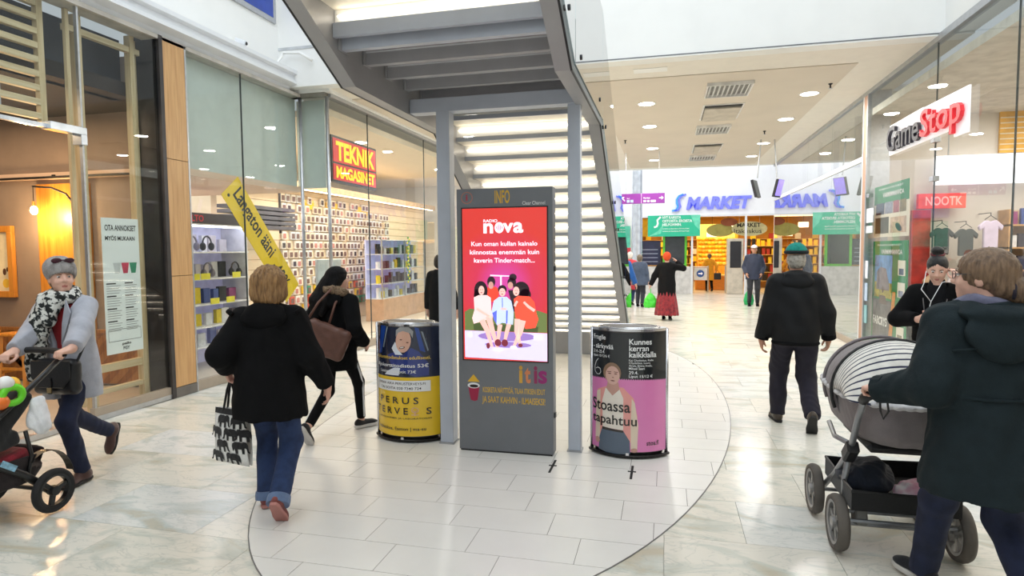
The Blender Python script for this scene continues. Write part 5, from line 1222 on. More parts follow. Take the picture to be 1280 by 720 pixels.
for k, (x, y, z) in enumerate(((1.72, 25.2, 2.2), (2.55, 28.0, 2.55), (.6, 28, 2.6))):
    t = thing('pendant_lamp', ('white drum pendant lamp hanging in the supermarket doorway', 'white drum pendant lamp over the fruit rack', 'white drum pendant lamp over the dark goods')[k], 'lamp', (x, y, z))
    MB().lathe([(.2, -.1), (.2, .1), (.19, .11)], (x, y, z), 20).build('shade', mat('pendant_glow', (255, 240, 210), .4, emit=2.5, ecol=(255, 232, 190)), t, smooth=False)
    MB().tube([(x, y, z+.1), (x, y, 3.2)], .006, 6).build('flex', black_paint, t)
t = thing('round_market_sign', 'pale oval hanging sign with dark lettering inside the supermarket entrance', 'sign', (2.9, 24.2, 2.1))
for x in (2.6, 3.3): MB().tube([(x, 24.22, 2.5), (x, 24.22, 3.2)], .008, 6).build('hanger', alu, t)
MB().tube([(2.1, 24.29, 2.5), (2.1, 24.29, 3.2)], .008, 6).build('hanger', alu, t)
MB().prism(ngon(2.95, 2.36, .62, .27, 28), 24.2, 24.24, lambda u, v, h: (u, h, v)).build('oval', mat('oval_sage', (206, 206, 160), .5), t)
MB().prism(ngon(2.25, 2.62, .3, .15, 24), 24.26, 24.28, lambda u, v, h: (u, h, v)).build('brown_oval', mat('oval_brown', (150, 80, 44), .5), t)
MB().prism(ngon(1.95, 2.32, .5, .24, 24), 24.3, 24.32, lambda u, v, h: (u, h, v)).build('green_oval', mat('oval_olive', (176, 170, 90), .5), t)
lettering(t, 'MARKET', lambda u, v, h: (2.52+u, 24.195, 2.42+v), mat('sign_black', (30, 26, 24), .5), width=.82, height=.15, bold=.03)
lettering(t, 'Itäkeskus', lambda u, v, h: (2.42+u, 24.195, 2.2+v), MATS['sign_black'], width=.95, height=.16, bold=.005)
t = thing('cash_machine', 'dark wall unit with white surround behind the man in the white cap', 'machine', (2.45, 23.75, 0))
MB().box(2.14, 2.70, 23.65, 24.0, 0, 2.0).build('surround', mat('unit_beige', (206, 196, 180), .5), t, bevel=.01)
MB().box(2.24, 2.62, 23.63, 23.66, .95, 1.9).build('screen', mat('unit_dark', (40, 40, 46), .3), t)
# shop window behind the staircase on the far left
t = thing('far_display', 'colourful far window display beside the silver column', 'display', (-2.4, 23.5, 0))
for k, (x0, x1, z0, z1, c) in enumerate(((-2.9, -1.3, .1, 1.0, (120, 40, 50)), (-2.9, -1.3, 1.0, 1.6, (60, 66, 60)), (-2.9, -1.3, 1.65, 2.5, (90, 200, 170)), (-1.5, -1.28, .5, 1.7, (206, 60, 70)), (-1.75, -1.5, 2.2, 2.8, (150, 120, 100)), (-2.9, -1.8, 2.6, 3.4, (170, 170, 240)))):
    MB().box(x0, x1, 23.45-.02*k, 23.59-.02*k, z0, z1).build('panel', mat('far_panel_%d' % k, c, .5, var=.1, vscale=5), t)
# ------------------------------------------------------------------ organic surfaces: blended distance fields, meshed as one skin
f32 = np.float32
def V3(*a): return np.array(a, float)
def nrm(v): v = np.asarray(v, float); return v/(np.linalg.norm(v)+1e-12)
def rotz_(a): c, s = math.cos(a), math.sin(a); return np.array([[c, -s, 0], [s, c, 0], [0, 0, 1.0]])
def rotx_(a): c, s = math.cos(a), math.sin(a); return np.array([[1.0, 0, 0], [0, c, -s], [0, s, c]])
def roty_(a): c, s = math.cos(a), math.sin(a); return np.array([[c, 0, s], [0, 1.0, 0], [-s, 0, c]])
def d_cone(p, a, b, r1, r2, fl=None):
    a = np.asarray(a, f32); ba = np.asarray(b, f32)-a; pa = p-a
    t = np.clip((pa@ba)/(ba@ba+1e-9), 0, 1); q = pa-t[:, None]*ba
    return np.sqrt((q*q).sum(1))-(r1+t*(r2-r1))
def d_ell(p, c, r, R=None):
    q = p-np.asarray(c, f32)
    if R is not None: q = q@np.asarray(R, f32)
    r = np.asarray(r, f32); k0 = np.sqrt(((q/r)**2).sum(1)); k1 = np.sqrt(((q/(r*r))**2).sum(1))+1e-6
    return k0*(k0-1)/k1
def d_box(p, c, b, rr, R=None):
    q = p-np.asarray(c, f32)
    if R is not None: q = q@np.asarray(R, f32)
    q = np.abs(q)-(np.asarray(b, f32)-rr)
    return np.sqrt((np.maximum(q, 0)**2).sum(1))+np.minimum(q.max(1), 0)-rr
def d_loft(p, lv, ex=2.0):
    """lv: rows (z, cx, cy, rx, ry)"""
    lv = np.asarray(sorted(lv), float); z = lv[:, 0]; zz = np.linspace(z[0], z[-1], 80)
    def sm(c):
        v = np.interp(zz, z, c); k = np.ones(7)/7; w = np.convolve(np.pad(v, 3, mode='edge'), k, 'valid'); return w
    zq = np.clip(p[:, 2], z[0], z[-1])
    cx, cy, rx, ry = (np.interp(zq, zz, sm(lv[:, i])).astype(f32) for i in (1, 2, 3, 4))
    u = np.abs((p[:, 0]-cx)/rx); v = np.abs((p[:, 1]-cy)/ry)
    if ex == 2.0: m = np.sqrt(u*u+v*v)
    else: m = (u**ex+v**ex)**(1/ex)
    d = (m-1)*np.minimum(rx, ry)
    return np.maximum(d, np.maximum(z[0]-p[:, 2], p[:, 2]-z[-1]))
def smin(a, b, k):
    if k <= 0: return np.minimum(a, b)
    h = np.maximum(k-np.abs(a-b), 0)/k
    return np.minimum(a, b)-h*h*k*.25
def smax(a, b, k): return -smin(-a, -b, k)
def wrinkle(p, amp, f=1.0, seed=0.0):
    x, y, z = p[:, 0]*f, p[:, 1]*f, p[:, 2]*f
    return amp*(np.sin(17*z+6*np.sin(7*x+seed)+5*y)*.6+np.sin(31*x+23*z+9*np.sin(11*y+seed*2))*.25+np.sin(43*z-29*y+seed*3)*.2)
def surf(fn, lo, hi, h):
    """naive surface nets on a sparse grid -> verts, quads"""
    lo = np.asarray(lo, float); hi = np.asarray(hi, float); B = 4
    nb = np.maximum(np.ceil((hi-lo)/(h*B)).astype(int), 1); n = nb*B+1
    ax = [lo[i]+h*B*np.arange(nb[i])+h*B*.5 for i in range(3)]
    g = np.stack(np.meshgrid(*ax, indexing='ij'), -1).reshape(-1, 3).astype(f32)
    dc = fn(g).reshape(nb); act = np.abs(dc) < h*B*1.9
    a2 = act.copy()
    F = np.repeat(np.repeat(np.repeat(dc, B, 0), B, 1), B, 2).astype(f32); F = np.pad(F, ((0, 1),)*3, mode='edge')
    m = np.repeat(np.repeat(np.repeat(a2, B, 0), B, 1), B, 2); m = np.pad(m, ((0, 1),)*3, mode='edge')
    for a in range(3):     # block borders belong to both neighbours
        s1 = [slice(None)]*3; s2 = [slice(None)]*3; s1[a] = slice(1, None); s2[a] = slice(None, -1)
        mm = m.copy(); mm[tuple(s1)] |= m[tuple(s2)]; m = mm
    ix = np.argwhere(m); P = (lo+ix*h).astype(f32)
    out = np.empty(len(P), f32)
    for i in range(0, len(P), 300000): out[i:i+300000] = fn(P[i:i+300000])
    F[m] = out; S_ = F < 0
    c = np.zeros(tuple(np.array(F.shape)-1), np.uint8)
    sl = [(slice(None, -1), slice(1, None))[k] for k in (0, 1)]
    for i in (0, 1):
        for j in (0, 1):
            for k in (0, 1): c += S_[sl[i], sl[j], sl[k]]
    act = (c > 0) & (c < 8); cells = np.argwhere(act)
    idx = np.full(act.shape, -1, np.int64); idx[act] = np.arange(len(cells))
    acc = np.zeros((len(cells), 3)); cnt = np.zeros(len(cells))
    for a in range(3):
        o = [0, 0, 0]; o[a] = 1; others = [q for q in range(3) if q != a]
        for i in (0, 1):
            for j in (0, 1):
                st_ = np.zeros(3, int); st_[others[0]] = i; st_[others[1]] = j; en = st_+o
                va = F[tuple((cells+st_).T)]; vb = F[tuple((cells+en).T)]; mk_ = (va < 0) != (vb < 0)
                t = np.where(mk_, va/(va-vb+1e-12), 0); pos = st_+t[:, None]*np.array(o)
                acc[mk_] += pos[mk_]; cnt[mk_] += 1
    V = lo+h*(cells+acc/np.maximum(cnt, 1)[:, None])
    Q = []
    for a in range(3):
        b_, c_ = (a+1) % 3, (a+2) % 3
        A0 = [slice(1, -1)]*3; A0[a] = slice(None, -1); A1 = [slice(1, -1)]*3; A1[a] = slice(1, None)
        s0 = S_[tuple(A0)]; s1 = S_[tuple(A1)]; e = np.argwhere(s0 != s1)
        if not len(e): continue
        neg = s0[tuple(e.T)]
        base = e+1; base[:, a] -= 1
        def cell(db, dc_):
            q = base.copy(); q[:, b_] += db; q[:, c_] += dc_; return idx[tuple(q.T)]
        q = np.stack([cell(-1, -1), cell(0, -1), cell(0, 0), cell(-1, 0)], 1)
        q[~neg] = q[~neg][:, ::-1]; Q.append(q)
    Q = np.concatenate(Q) if Q else np.zeros((0, 4), int)
    Q = Q[(Q >= 0).all(1)]
    return V, Q
def mesh_np(name, V, Q, m, parent=None, matidx=None):
    me = bpy.data.meshes.new(name)
    me.vertices.add(len(V)); me.vertices.foreach_set('co', np.asarray(V, f32).ravel())
    me.loops.add(Q.size); me.loops.foreach_set('vertex_index', Q.ravel().astype(np.int32))
    me.polygons.add(len(Q)); me.polygons.foreach_set('loop_start', (np.arange(len(Q))*4).astype(np.int32)); me.polygons.foreach_set('loop_total', np.full(len(Q), 4, np.int32))
    me.polygons.foreach_set('use_smooth', np.ones(len(Q), bool))
    if matidx is not None: me.polygons.foreach_set('material_index', matidx(V[Q].mean(1)).astype(np.int32))
    me.update(calc_edges=True); me.validate()
    return obj(name, me, m, parent)
class Sd:
    """a list of blended primitives"""
    def __init__(s): s.ops = []; s.lo = []; s.hi = []
    def _b(s, pts, r):
        pts = np.asarray(pts, float).reshape(-1, 3); s.lo.append(pts.min(0)-r); s.hi.append(pts.max(0)+r)
    def cone(s, a, b, r1, r2, k=.03): s.ops.append((lambda p: d_cone(p, a, b, r1, r2), k, '+')); s._b([a, b], max(r1, r2)); return s
    def ell(s, c, r, R=None, k=.03): s.ops.append((lambda p: d_ell(p, c, r, R), k, '+')); s._b([c], max(r)); return s
    def box(s, c, b, rr, R=None, k=.02): s.ops.append((lambda p: d_box(p, c, b, rr, R), k, '+')); s._b([c], float(np.linalg.norm(b))); return s
    def loft(s, lv, k=.03, ex=2.0):
        s.ops.append((lambda p: d_loft(p, lv, ex), k, '+'))
        for l in lv: s._b([(l[1]-l[3], l[2]-l[4], l[0]), (l[1]+l[3], l[2]+l[4], l[0])], .01)
        return s
    def fn(s, f, lo, hi, k=.03): s.ops.append((f, k, '+')); s.lo.append(np.asarray(lo, float)); s.hi.append(np.asarray(hi, float)); return s
    def cut(s, f, k=.0): s.ops.append((f, k, '-')); return s            # keep where f<0
    def disp(s, f): s.ops.append((f, 0, 'd')); return s
    def __call__(s, p):
        d = None
        for f, k, m in s.ops:
            if m == '+': d = f(p) if d is None else smin(d, f(p), k)
            elif m == '-': d = smax(d, f(p), k)
            else: d = d+f(p)
        return d
    def mesh(s, name, m, parent, h, matidx=None, pad=.03):
        lo = np.min(s.lo, 0)-pad-2*h; hi = np.max(s.hi, 0)+pad+2*h
        V, Q = surf(s, lo, hi, h)
        return mesh_np(name, V, Q, m, parent, matidx)
def plane(pt, n):
    pt = np.asarray(pt, f32); n = np.asarray(nrm(n), f32)
    return lambda p: (p-pt)@n
def ik(o, t, a, b, pole):
    o = np.asarray(o, float); t = np.asarray(t, float); d = t-o; L = np.linalg.norm(d); dm = (a+b)*.998
    if L > dm: t = o+d/L*dm; d = t-o; L = dm
    u = d/L; x = (L*L+a*a-b*b)/(2*L); hh = math.sqrt(max(a*a-x*x, 0)); pl_ = np.asarray(pole, float); pl_ = pl_-u*(pl_@u)
    return o+u*x+nrm(pl_)*hh, t
def hand_prims(sd, w, d, back, side, curl=.3, sc=1.0, spread=.0, thumb=.5, k=.008):
    """w wrist, d towards the fingers, back = back of hand, side = thumb side"""
    Y = nrm(d); Z = np.asarray(back, float); Z = nrm(Z-Y*(Z@Y)); X = np.cross(Y, Z); X = X*(1 if X@np.asarray(side, float) > 0 else -1)
    def T(x, y, z): return np.asarray(w, float)+sc*(X*x+Y*y+Z*z)
    Rm = np.stack([X, Y, Z], 1)
    sd.cone(T(0, -.01, 0), T(0, .03, 0), .025*sc, .026*sc, .02)
    sd.ell(T(0, .05, 0), np.array([.040, .052, .019])*sc, Rm, .015)
    cr = curl if isinstance(curl, (list, tuple)) else [curl]*4
    for i, (x, L) in enumerate(((.028, .070), (.010, .078), (-.009, .072), (-.026, .056))):
        p0 = T(x*.95, .075, 0); p = T(x, .092, .0); sd.cone(p0, p, .0098*sc, .0095*sc, k); ang = 0; c = cr[i]; xs = x*spread*8
        for j, (q, r) in enumerate(((.44, .0090), (.31, .0082), (.25, .0072))):
            ang += c*(1.0 if j else .9)
            dd = nrm(Y*math.cos(ang)-Z*math.sin(ang)+X*xs); e = p+dd*L*q*sc; sd.cone(p, e, r*1.03*sc, r*.93*sc, .003); p = e
    p0 = T(.022, .012, -.006); p1 = T(.046, .042, -.016-.01*thumb); p2 = T(.054-.014*thumb, .072, -.022-.022*thumb); p3 = T(.050-.03*thumb, .093, -.028-.03*thumb)
    sd.cone(p0, p1, .016*sc, .0125*sc, .012); sd.cone(p1, p2, .0115*sc, .0098*sc, .004); sd.cone(p2, p3, .0098*sc, .008*sc, .004)
skin_cache = {}
def skin_mat(n, c): return mat('skin_'+n, c, .5, var=.03, vscale=30, spec=.4)
lip_mat = mat('lip_tone', (188, 112, 104), .4)
def cloth(n, c, **k):
    kw = dict(rough=.85, var=.05, vscale=16, bump=.25, bscale=180, sheen=.15); kw.update(k)
    return mat('cloth_'+n, c, **kw)

class Fig:
    def __init__(s, label, loc, heading, H=1.68, h=.008, lean=0.0, drop=.0, head_yaw=0.0, head_pitch=0.0, wr=None, an=None, feet=((0, 0), (0, 0)), elbow=((-.6, -1, -.3), (.6, -1, -.3)), sway=0.0, shrug=0.0, girth=1.0, shw=.160):
        s.root = thing('person', label, 'person', (loc[0], loc[1], 0), math.atan2(-heading[0], heading[1])); s.h = h; s.loc = loc
        s.ang = math.atan2(-heading[0], heading[1]); s.s = k = H/1.70; s.H = H; s.g = girth
        s.pel = V3(sway, 0, .93*k-drop); s.lean = lean
        s.nk = V3(sway*.3, lean*.5, 1.435*k-drop-abs(lean)*.06); s.hd = s.nk+V3(0, .02+lean*.12, .146*k)
        s.Rh = rotz_(head_yaw)@rotx_(-head_pitch)
        s.sh = [s.nk+V3(sx*shw*k, -.01, -.075*k+shrug) for sx in (-1, 1)]
        s.hip = [s.pel+V3(sx*.088*k, 0, -.03*k) for sx in (-1, 1)]
        wr = wr or [V3(-.26*k, .03, .83*k), V3(.26*k, .03, .83*k)]
        s.wr = []; s.el = []
        for i in (0, 1):
            e, w = ik(s.sh[i], wr[i], .285*k, .25*k, elbow[i]); s.el.append(e); s.wr.append(w)
        an = an or [V3(-.09, 0, .085*k), V3(.09, 0, .085*k)]
        s.an = []; s.kn = []; s.fd = []
        for i in (0, 1):
            yw, pt = feet[i]; R = rotz_(yw)@rotx_(-pt)
            kk, a = ik(s.hip[i], an[i], .43*k, .425*k, (R[:, 1][0]*.6, 1, .1)); s.kn.append(kk); s.an.append(a); s.fd.append(R)
    def L(s, w):
        """world point -> figure space"""
        c, q = math.cos(-s.ang), math.sin(-s.ang); x, y = w[0]-s.loc[0], w[1]-s.loc[1]
        return V3(c*x-q*y, q*x+c*y, w[2])
    def spine(s, z):
        t = np.clip((z-s.pel[2])/(s.nk[2]-s.pel[2]), -1.5, 1.1); return s.pel[:2]+(s.nk-s.pel)[:2]*(t if t > 0 else t*0)
    def lv(s, rows):
        """rows (z at height 1.70, rx, ry, dy)"""
        out = []
        for r in rows:
            z = r[0]*s.s+(s.pel[2]-.93*s.s); c = s.spine(z); dy = r[3] if len(r) > 3 else 0
            out.append((z, c[0], c[1]+dy, r[1]*s.s*s.g, r[2]*s.s*s.g))
        return out
    def head_pt(s, x, y, z): return s.hd+s.Rh@(V3(x, y, z)*s.s)
    def body(s, skin, hands=((None, None), (None, None)), curls=(.3, .3), lipstick=True, fine=True, thumb=(.4, .4)):
        b = Sd(); k = s.s; Rh = s.Rh
        b.ell(s.head_pt(0, -.012, .028), V3(.075, .096, .092)*k, Rh, 0)
        b.ell(s.head_pt(0, .028, -.045), V3(.057, .066, .072)*k, Rh, .04)
        b.ell(s.head_pt(0, .058, -.092), V3(.026, .026, .022)*k, Rh, .03)
        if fine:
            b.cone(s.head_pt(0, .088, .018), s.head_pt(0, .107, -.022), .007*k, .0125*k, .012)
            for sx in (-1, 1):
                b.ell(s.head_pt(sx*.012, .097, -.026), V3(.009, .011, .008)*k, Rh, .008)
                b.ell(s.head_pt(sx*.075, -.008, -.012), V3(.009, .021, .033)*k, Rh, .008)
                b.ell(s.head_pt(sx*.036, .066, -.03), V3(.022, .02, .02)*k, Rh, .02)
                c = s.head_pt(sx*.032, .094, .008)
                b.cut(lambda p, c=c: -d_ell(p, c, V3(.018, .014, .011)*k, Rh), .012)
            b.ell(s.head_pt(0, .086, -.055), V3(.021, .012, .0065)*k, Rh, .006); b.ell(s.head_pt(0, .083, -.068), V3(.018, .012, .0075)*k, Rh, .006)
        b.cone(s.nk+V3(0, -.01, -.02), s.hd+s.Rh@V3(0, -.02, -.06)*k, .056*k, .05*k, .03)
        b.loft(s.lv([(.84, .14, .10), (.95, .15, .105), (1.07, .125, .09), (1.25, .14, .10), (1.37, .13, .085), (1.43, .06, .055)]), .04)
        for i in (0, 1):
            b.cone(s.sh[i], s.el[i], .046*k, .038*k, .04); b.cone(s.el[i], s.wr[i], .037*k, .026*k, .01)
            b.cone(s.hip[i], s.kn[i], .078*k, .05*k, .05); b.cone(s.kn[i], s.an[i], .05*k, .034*k, .02)
            R = s.fd[i]; b.cone(s.an[i]+R@V3(0, -.02, -.045)*k, s.an[i]+R@V3(0, .12, -.055)*k, .03*k, .024*k, .03)
            d, back = hands[i]
            fdir = nrm(s.wr[i]-s.el[i]); d = fdir if d is None else nrm(d)
            sx = -1 if i == 0 else 1
            back = V3(sx, 0, 0) if back is None else back
            side = V3(0, 1, .3) if abs(d[2]) > .5 else V3(-sx, 0, .2)
            hand_prims(b, s.wr[i], d, back, side, curls[i], k*.98, thumb=thumb[i])
        def mi(c):
            q = (c-s.hd)@Rh/k
            return ((np.abs(q[:, 0]) < .019) & (q[:, 2] > -.073+.3*np.abs(q[:, 0])) & (q[:, 2] < -.051-.2*np.abs(q[:, 0])) & (q[:, 1] > .082-.25*np.abs(q[:, 0]))).astype(int)
        s.bodyo = b.mesh('body', [skin, lip_mat] if lipstick else [skin, skin], s.root, s.h, mi)
        if fine:
            for sx in (-1, 1):
                e = MB().ell(s.head_pt(sx*.032, .0765, .008), .0125*k, .0115*k, .0085*k, 12, 8, Matrix(s.Rh.tolist())).build('eye', mat('eye_white', (226, 220, 214), .25), s.bodyo, smooth=True, world=False)
                MB().ell(s.head_pt(sx*.032, .0862, .0075), .0055*k, .003*k, .0062*k, 10, 6, Matrix(s.Rh.tolist())).build('iris', mat('iris_dark', (46, 34, 30), .2), e, smooth=True, world=False)
        return s
    def brows(s, m):
        for sx in (-1, 1):
            MB().tube([tuple(s.head_pt(sx*.016, .0925, .024)), tuple(s.head_pt(sx*.032, .091, .029)), tuple(s.head_pt(sx*.048, .080, .024))], [.0028, .0034, .002], 6).build('eyebrow', m, s.bodyo, smooth=True, world=False)
    def trousers(s, m, r=(.095, .066, .052), hips=(.155, .12), end=.0, name='trousers', wr=.003, cuff=None):
        k = s.s; t = Sd(); g = s.g
        legs = []
        lo = np.min([*s.an, *s.hip], 0)-.15; hi = np.max([*s.an, *s.hip], 0)+.2
        for i in (0, 1):
            a = s.an[i]; dirn = nrm(s.an[i]-s.kn[i]); e = a+dirn*end; h_, kn = s.hip[i], s.kn[i]
            def leg(p, h_=h_, kn=kn, e=e, dirn=dirn):
                d = smin(d_cone(p, h_, kn, r[0]*k*g, r[1]*k*g), d_cone(p, kn, e+dirn*.05, r[1]*k*g, r[2]*k), .03)
                return smax(d, (p-e.astype(f32))@dirn.astype(f32), .01)
            t.fn(leg, lo, hi, .02 if i else 0)
        t.loft(s.lv([(.80, hips[0]*.86, hips[1]*.9), (.90, hips[0], hips[1]), (1.02, hips[0]*.92, hips[1]*.92)]), .05)
        if wr: t.disp(lambda p: wrinkle(p, wr, 1.3, s.loc[0]))
        o = t.mesh(name, m, s.root, s.h)
        if cuff:
            for i in (0, 1):
                dirn = nrm(s.an[i]-s.kn[i]); a = s.an[i]+dirn*(end-.05); b = s.an[i]+dirn*(end+.004)
                MB().tube([tuple(a), tuple(a*.5+b*.5), tuple(b)], [(r[2]+.010)*k, (r[2]+.013)*k, (r[2]+.011)*k], 16).build('cuff', cuff, o, smooth=False, world=False)
        return o
    def shoes(s, m, sole, name='shoe', sc=1.0, boot=0.0, sole_t=.018, toe=None):
        k = s.s*sc
        for i in (0, 1):
            R = s.fd[i]; a = s.an[i]
            def T(x, y, z): return a+R@(V3(x, y, z)*k)
            b = Sd(); b.ell(T(0, -.032, -.038), V3(.036, .046, .044)*k, R, 0); b.cone(T(0, .0, -.035), T(0, .11, -.052), .040*k, .032*k, .03); b.ell(T(0, .125, -.056), V3(.043, .066, .030)*k, R, .03)
            if boot: b.cone(T(0, -.008, -.03), a+nrm(s.kn[i]-a)*boot, .045*k, .047*k, .03)
            zb = T(0, 0, -.083+sole_t/k)
            b.cut(lambda p, zb=zb: -((p-zb.astype(f32))@R[:, 2].astype(f32)), .006)
            if not boot:
                tp = T(0, 0, .02); b.cut(lambda p, tp=tp: (p-tp.astype(f32))@R[:, 2].astype(f32), .01)
            o = b.mesh(name, m, s.root, min(s.h, .008) if s.h < .012 else s.h)
            out = [(-.034, -.045), (-.020, -.078), (.020, -.078), (.034, -.045), (.036, .02), (.046, .09), (.043, .145), (.022, .19), (-.022, .19), (-.043, .145), (-.046, .09), (-.036, .02)]
            MB().prism(out, -.085+.001, -.085+sole_t/k+.004, lambda u, v, h: tuple(T(u, v, h))).build('sole', sole, o, bevel=.003, world=False)
    def top(s, m, rows, sleeve=(.075, .062, .052), name='jacket', hood=None, wr=.004, sleeve_end=.0, shoulder=.062, ex=2.0, extra=None, cut=None, collar=None, cuff_m=None, kk=.045):
        k = s.s; t = Sd(); g = s.g; t.loft(s.lv(rows), 0, ex)
        t.cone(s.sh[0]+V3(.04, 0, 0), s.sh[1]-V3(.04, 0, 0), shoulder*k*g, shoulder*k*g, .05)
        for i in (0, 1):
            fd = nrm(s.wr[i]-s.el[i]); e = s.wr[i]+fd*sleeve_end; S0, E0 = s.sh[i], s.el[i]
            def arm(p, S0=S0, E0=E0, e=e, fd=fd):
                d = smin(d_cone(p, S0, E0, sleeve[0]*k*g, sleeve[1]*k*g), d_cone(p, E0, e+fd*.04, sleeve[1]*k*g, sleeve[2]*k), .02)
                return smax(d, (p-e.astype(f32))@fd.astype(f32), .01)
            t.fn(arm, np.min([S0, E0, e], 0)-.1, np.max([S0, E0, e], 0)+.1, kk)
        if hood:
            for h_ in hood: t.ell(s.nk+V3(*h_[0])*k, V3(*h_[1])*k, rotx_(h_[2]) if len(h_) > 2 else None, .03)
        if extra: extra(t)
        if cut: cut(t)
        if wr: t.disp(lambda p: wrinkle(p, wr, 1.0, s.loc[1]))
        o = t.mesh(name, m, s.root, s.h); s.jk = o
        if cuff_m:
            for i in (0, 1):
                fd = nrm(s.wr[i]-s.el[i]); e = s.wr[i]+fd*sleeve_end
                MB().tube([tuple(e-fd*.045), tuple(e+fd*.004)], [(sleeve[2]+.004)*k]*2, 16).build('cuff', cuff_m, o, world=False, smooth=False)
        return o
    def hood_part(s, m, els, rim=None):
        t = Sd()
        for c, r, a in els: t.ell(s.nk+V3(*c)*s.s, V3(*r)*s.s, rotx_(a), .03)
        t.disp(lambda p: wrinkle(p, .004, 1.4, s.loc[0])); o = t.mesh('hood', m, s.jk, s.h)
        return o
    def hairdo(s, m, prims, name='hair', wrk=.004, cutface=True, h=None):
        """prims in head space: (kind, ...)"""
        t = Sd(); k = s.s
        for pr_ in prims:
            if pr_[0] == 'e': t.ell(s.head_pt(*pr_[1]), V3(*pr_[2])*k, s.Rh@(rotx_(pr_[3]) if len(pr_) > 3 else np.eye(3)), .02)
            else: t.cone(s.head_pt(*pr_[1]), s.head_pt(*pr_[2]), pr_[3]*k, pr_[4]*k, .025)
        if cutface:
            c = s.head_pt(0, .085, -.035); t.cut(lambda p: -d_ell(p, c, V3(.062, .075, .085)*k, s.Rh), .012)
        if wrk:
            def st_(p):
                q = (p-s.hd.astype(f32))@s.Rh.astype(f32); a = np.arctan2(q[:, 0], q[:, 1]+.01)
                return wrk*(np.sin(26*a+14*q[:, 2])*.6+np.sin(47*a-35*q[:, 2])*.4)
            t.disp(st_)
        return t.mesh(name, m, s.root, h or s.h)
# ------------------------------------------------------------------ people
denim = cloth('denim_blue', (34, 54, 94), var=.1, sheen=0); denim_d = cloth('denim_dark', (24, 33, 62), var=.1, sheen=0)
blackc = cloth('black', (13, 13, 15), sheen=0.0, spec=.2, rough=.95); black2 = cloth('soft_black', (18, 18, 21), sheen=0.0, spec=.2); sole_w = mat('sole_white', (214, 210, 206), .6); sole_b = mat('sole_black', (30, 28, 28), .7)
pale = skin_mat('pale', (222, 176, 156)); pale2 = skin_mat('rosy', (214, 164, 146)); tan_s = skin_mat('tan', (200, 150, 124))
def hairm(n, c, c2): return mat('hair_'+n, c, .45, var=.2, vscale=14, stretch=(5, 5, 1), rgb2=c2, bump=.5, bscale=90, spec=.5)

# 1 woman in black jacket seen from behind
f = Fig('woman in black hooded jacket and jeans seen from behind carrying a patterned tote', (-2.40, 3.36), (-.30, .954), 1.57, h=.0075, girth=1.0, shw=.172, lean=.05, drop=.02, head_yaw=.1,
        wr=[V3(-.285, .07, .92), V3(.34, .05, .80)], elbow=((-.05, -1, 0), (.2, -1, 0)),
        an=[V3(-.08, .12, .085), V3(.085, -.16, .155)], feet=((.1, 0), (-.05, .85)))
f.body(pale2, curls=(1.0, .45), hands=((V3(.1, .3, -.9), V3(-1, 0, .1)), (V3(.05, .2, -1), V3(1, 0, .1))))
f.trousers(denim, r=(.098, .074, .064), end=.035, cuff=cloth('denim_cuff', (96, 116, 150)))
f.shoes(cloth('rust_suede', (132, 70, 66)), mat('sole_rose', (176, 120, 112), .7))
f.top(blackc, [(.70, .243, .18, -.005), (.84, .24, .18, -.005), (1.0, .23, .17), (1.15, .218, .162), (1.28, .20, .145, -.01), (1.36, .155, .12), (1.44, .09, .09)], sleeve=(.088, .080, .066), sleeve_end=-.01, wr=.006,
      hood=[((0, -.03, .0), (.10, .085, .05))], shoulder=.07)
f.hood_part(blackc, [((0, -.115, -.055), (.15, .05, .075), -.25), ((0, -.085, -.0), (.125, .06, .04), 0)])
for i in (0, 1): MB().tube([tuple(f.sh[i]+V3((-1, 1)[i]*.03, -.085, .04)), tuple(f.sh[i]+V3((-1, 1)[i]*.06, -.07, .06))], .016, 6).build('shoulder_tab', blackc, f.jk, world=False, smooth=True)
f.hairdo(hairm('sandy', (166, 128, 84), (108, 76, 46)), [('e', (0, -.02, .03), (.108, .122, .115)), ('e', (0, -.065, -.05), (.100, .075, .085)), ('e', (.065, -.035, -.03), (.055, .075, .085)), ('e', (-.065, -.035, -.03), (.055, .075, .085)), ('e', (.03, -.09, -.09), (.05, .04, .04)), ('e', (-.04, -.085, .04), (.06, .05, .06)), ('e', (.05, -.08, .05), (.055, .05, .055))], wrk=.009)
BW = f

# 2 dark haired woman with fur hood
f = Fig('dark haired woman in black parka with fur hood and striped leggings walking away', (-2.83, 4.93), (.06, 1), 1.535, h=.0085, lean=.035, head_yaw=-.75, drop=.02,
        wr=[V3(-.23, .06, .84), V3(.23, .08, .84)], elbow=((-.3, -1, 0), (.3, -1, 0)),
        an=[V3(-.10, -.31, .16), V3(.06, .28, .085)], feet=((-.05, 1.0), (-.5, 0)))
f.body(pale, curls=(.5, .5))
f.trousers(blackc, r=(.088, .056, .042), end=-.02, name='leggings', wr=.001)
for i, sx in ((0, -1), (1, 1)):
    a = [f.hip[i]*(1-t)+f.kn[i]*t for t in (.35, .7, 1.0)]+[f.kn[i]*(1-t)+f.an[i]*t for t in (.5, .9)]
    w = [.082, .071, .056, .051, .044]
    pts = [p+V3(sx*q*f.s, -.012, 0) for p, q in zip(a, w)]
    MB().tube([tuple(p) for p in pts], .0085, 6).build('white_stripe', mat('stripe_white', (226, 226, 230), .7), f.root, world=False, smooth=True)
f.shoes(cloth('trainer_black', (26, 24, 28)), sole_w, name='trainer', sole_t=.024)
f.top(blackc, [(.70, .20, .155), (.86, .205, .155), (1.02, .19, .145), (1.18, .188, .142), (1.31, .175, .128), (1.39, .135, .105), (1.46, .08, .08)], sleeve=(.082, .072, .058), shoulder=.064, name='parka')
f.hood_part(blackc, [((0, -.115, -.05), (.125, .055, .085), -.3)])
fur = Sd()
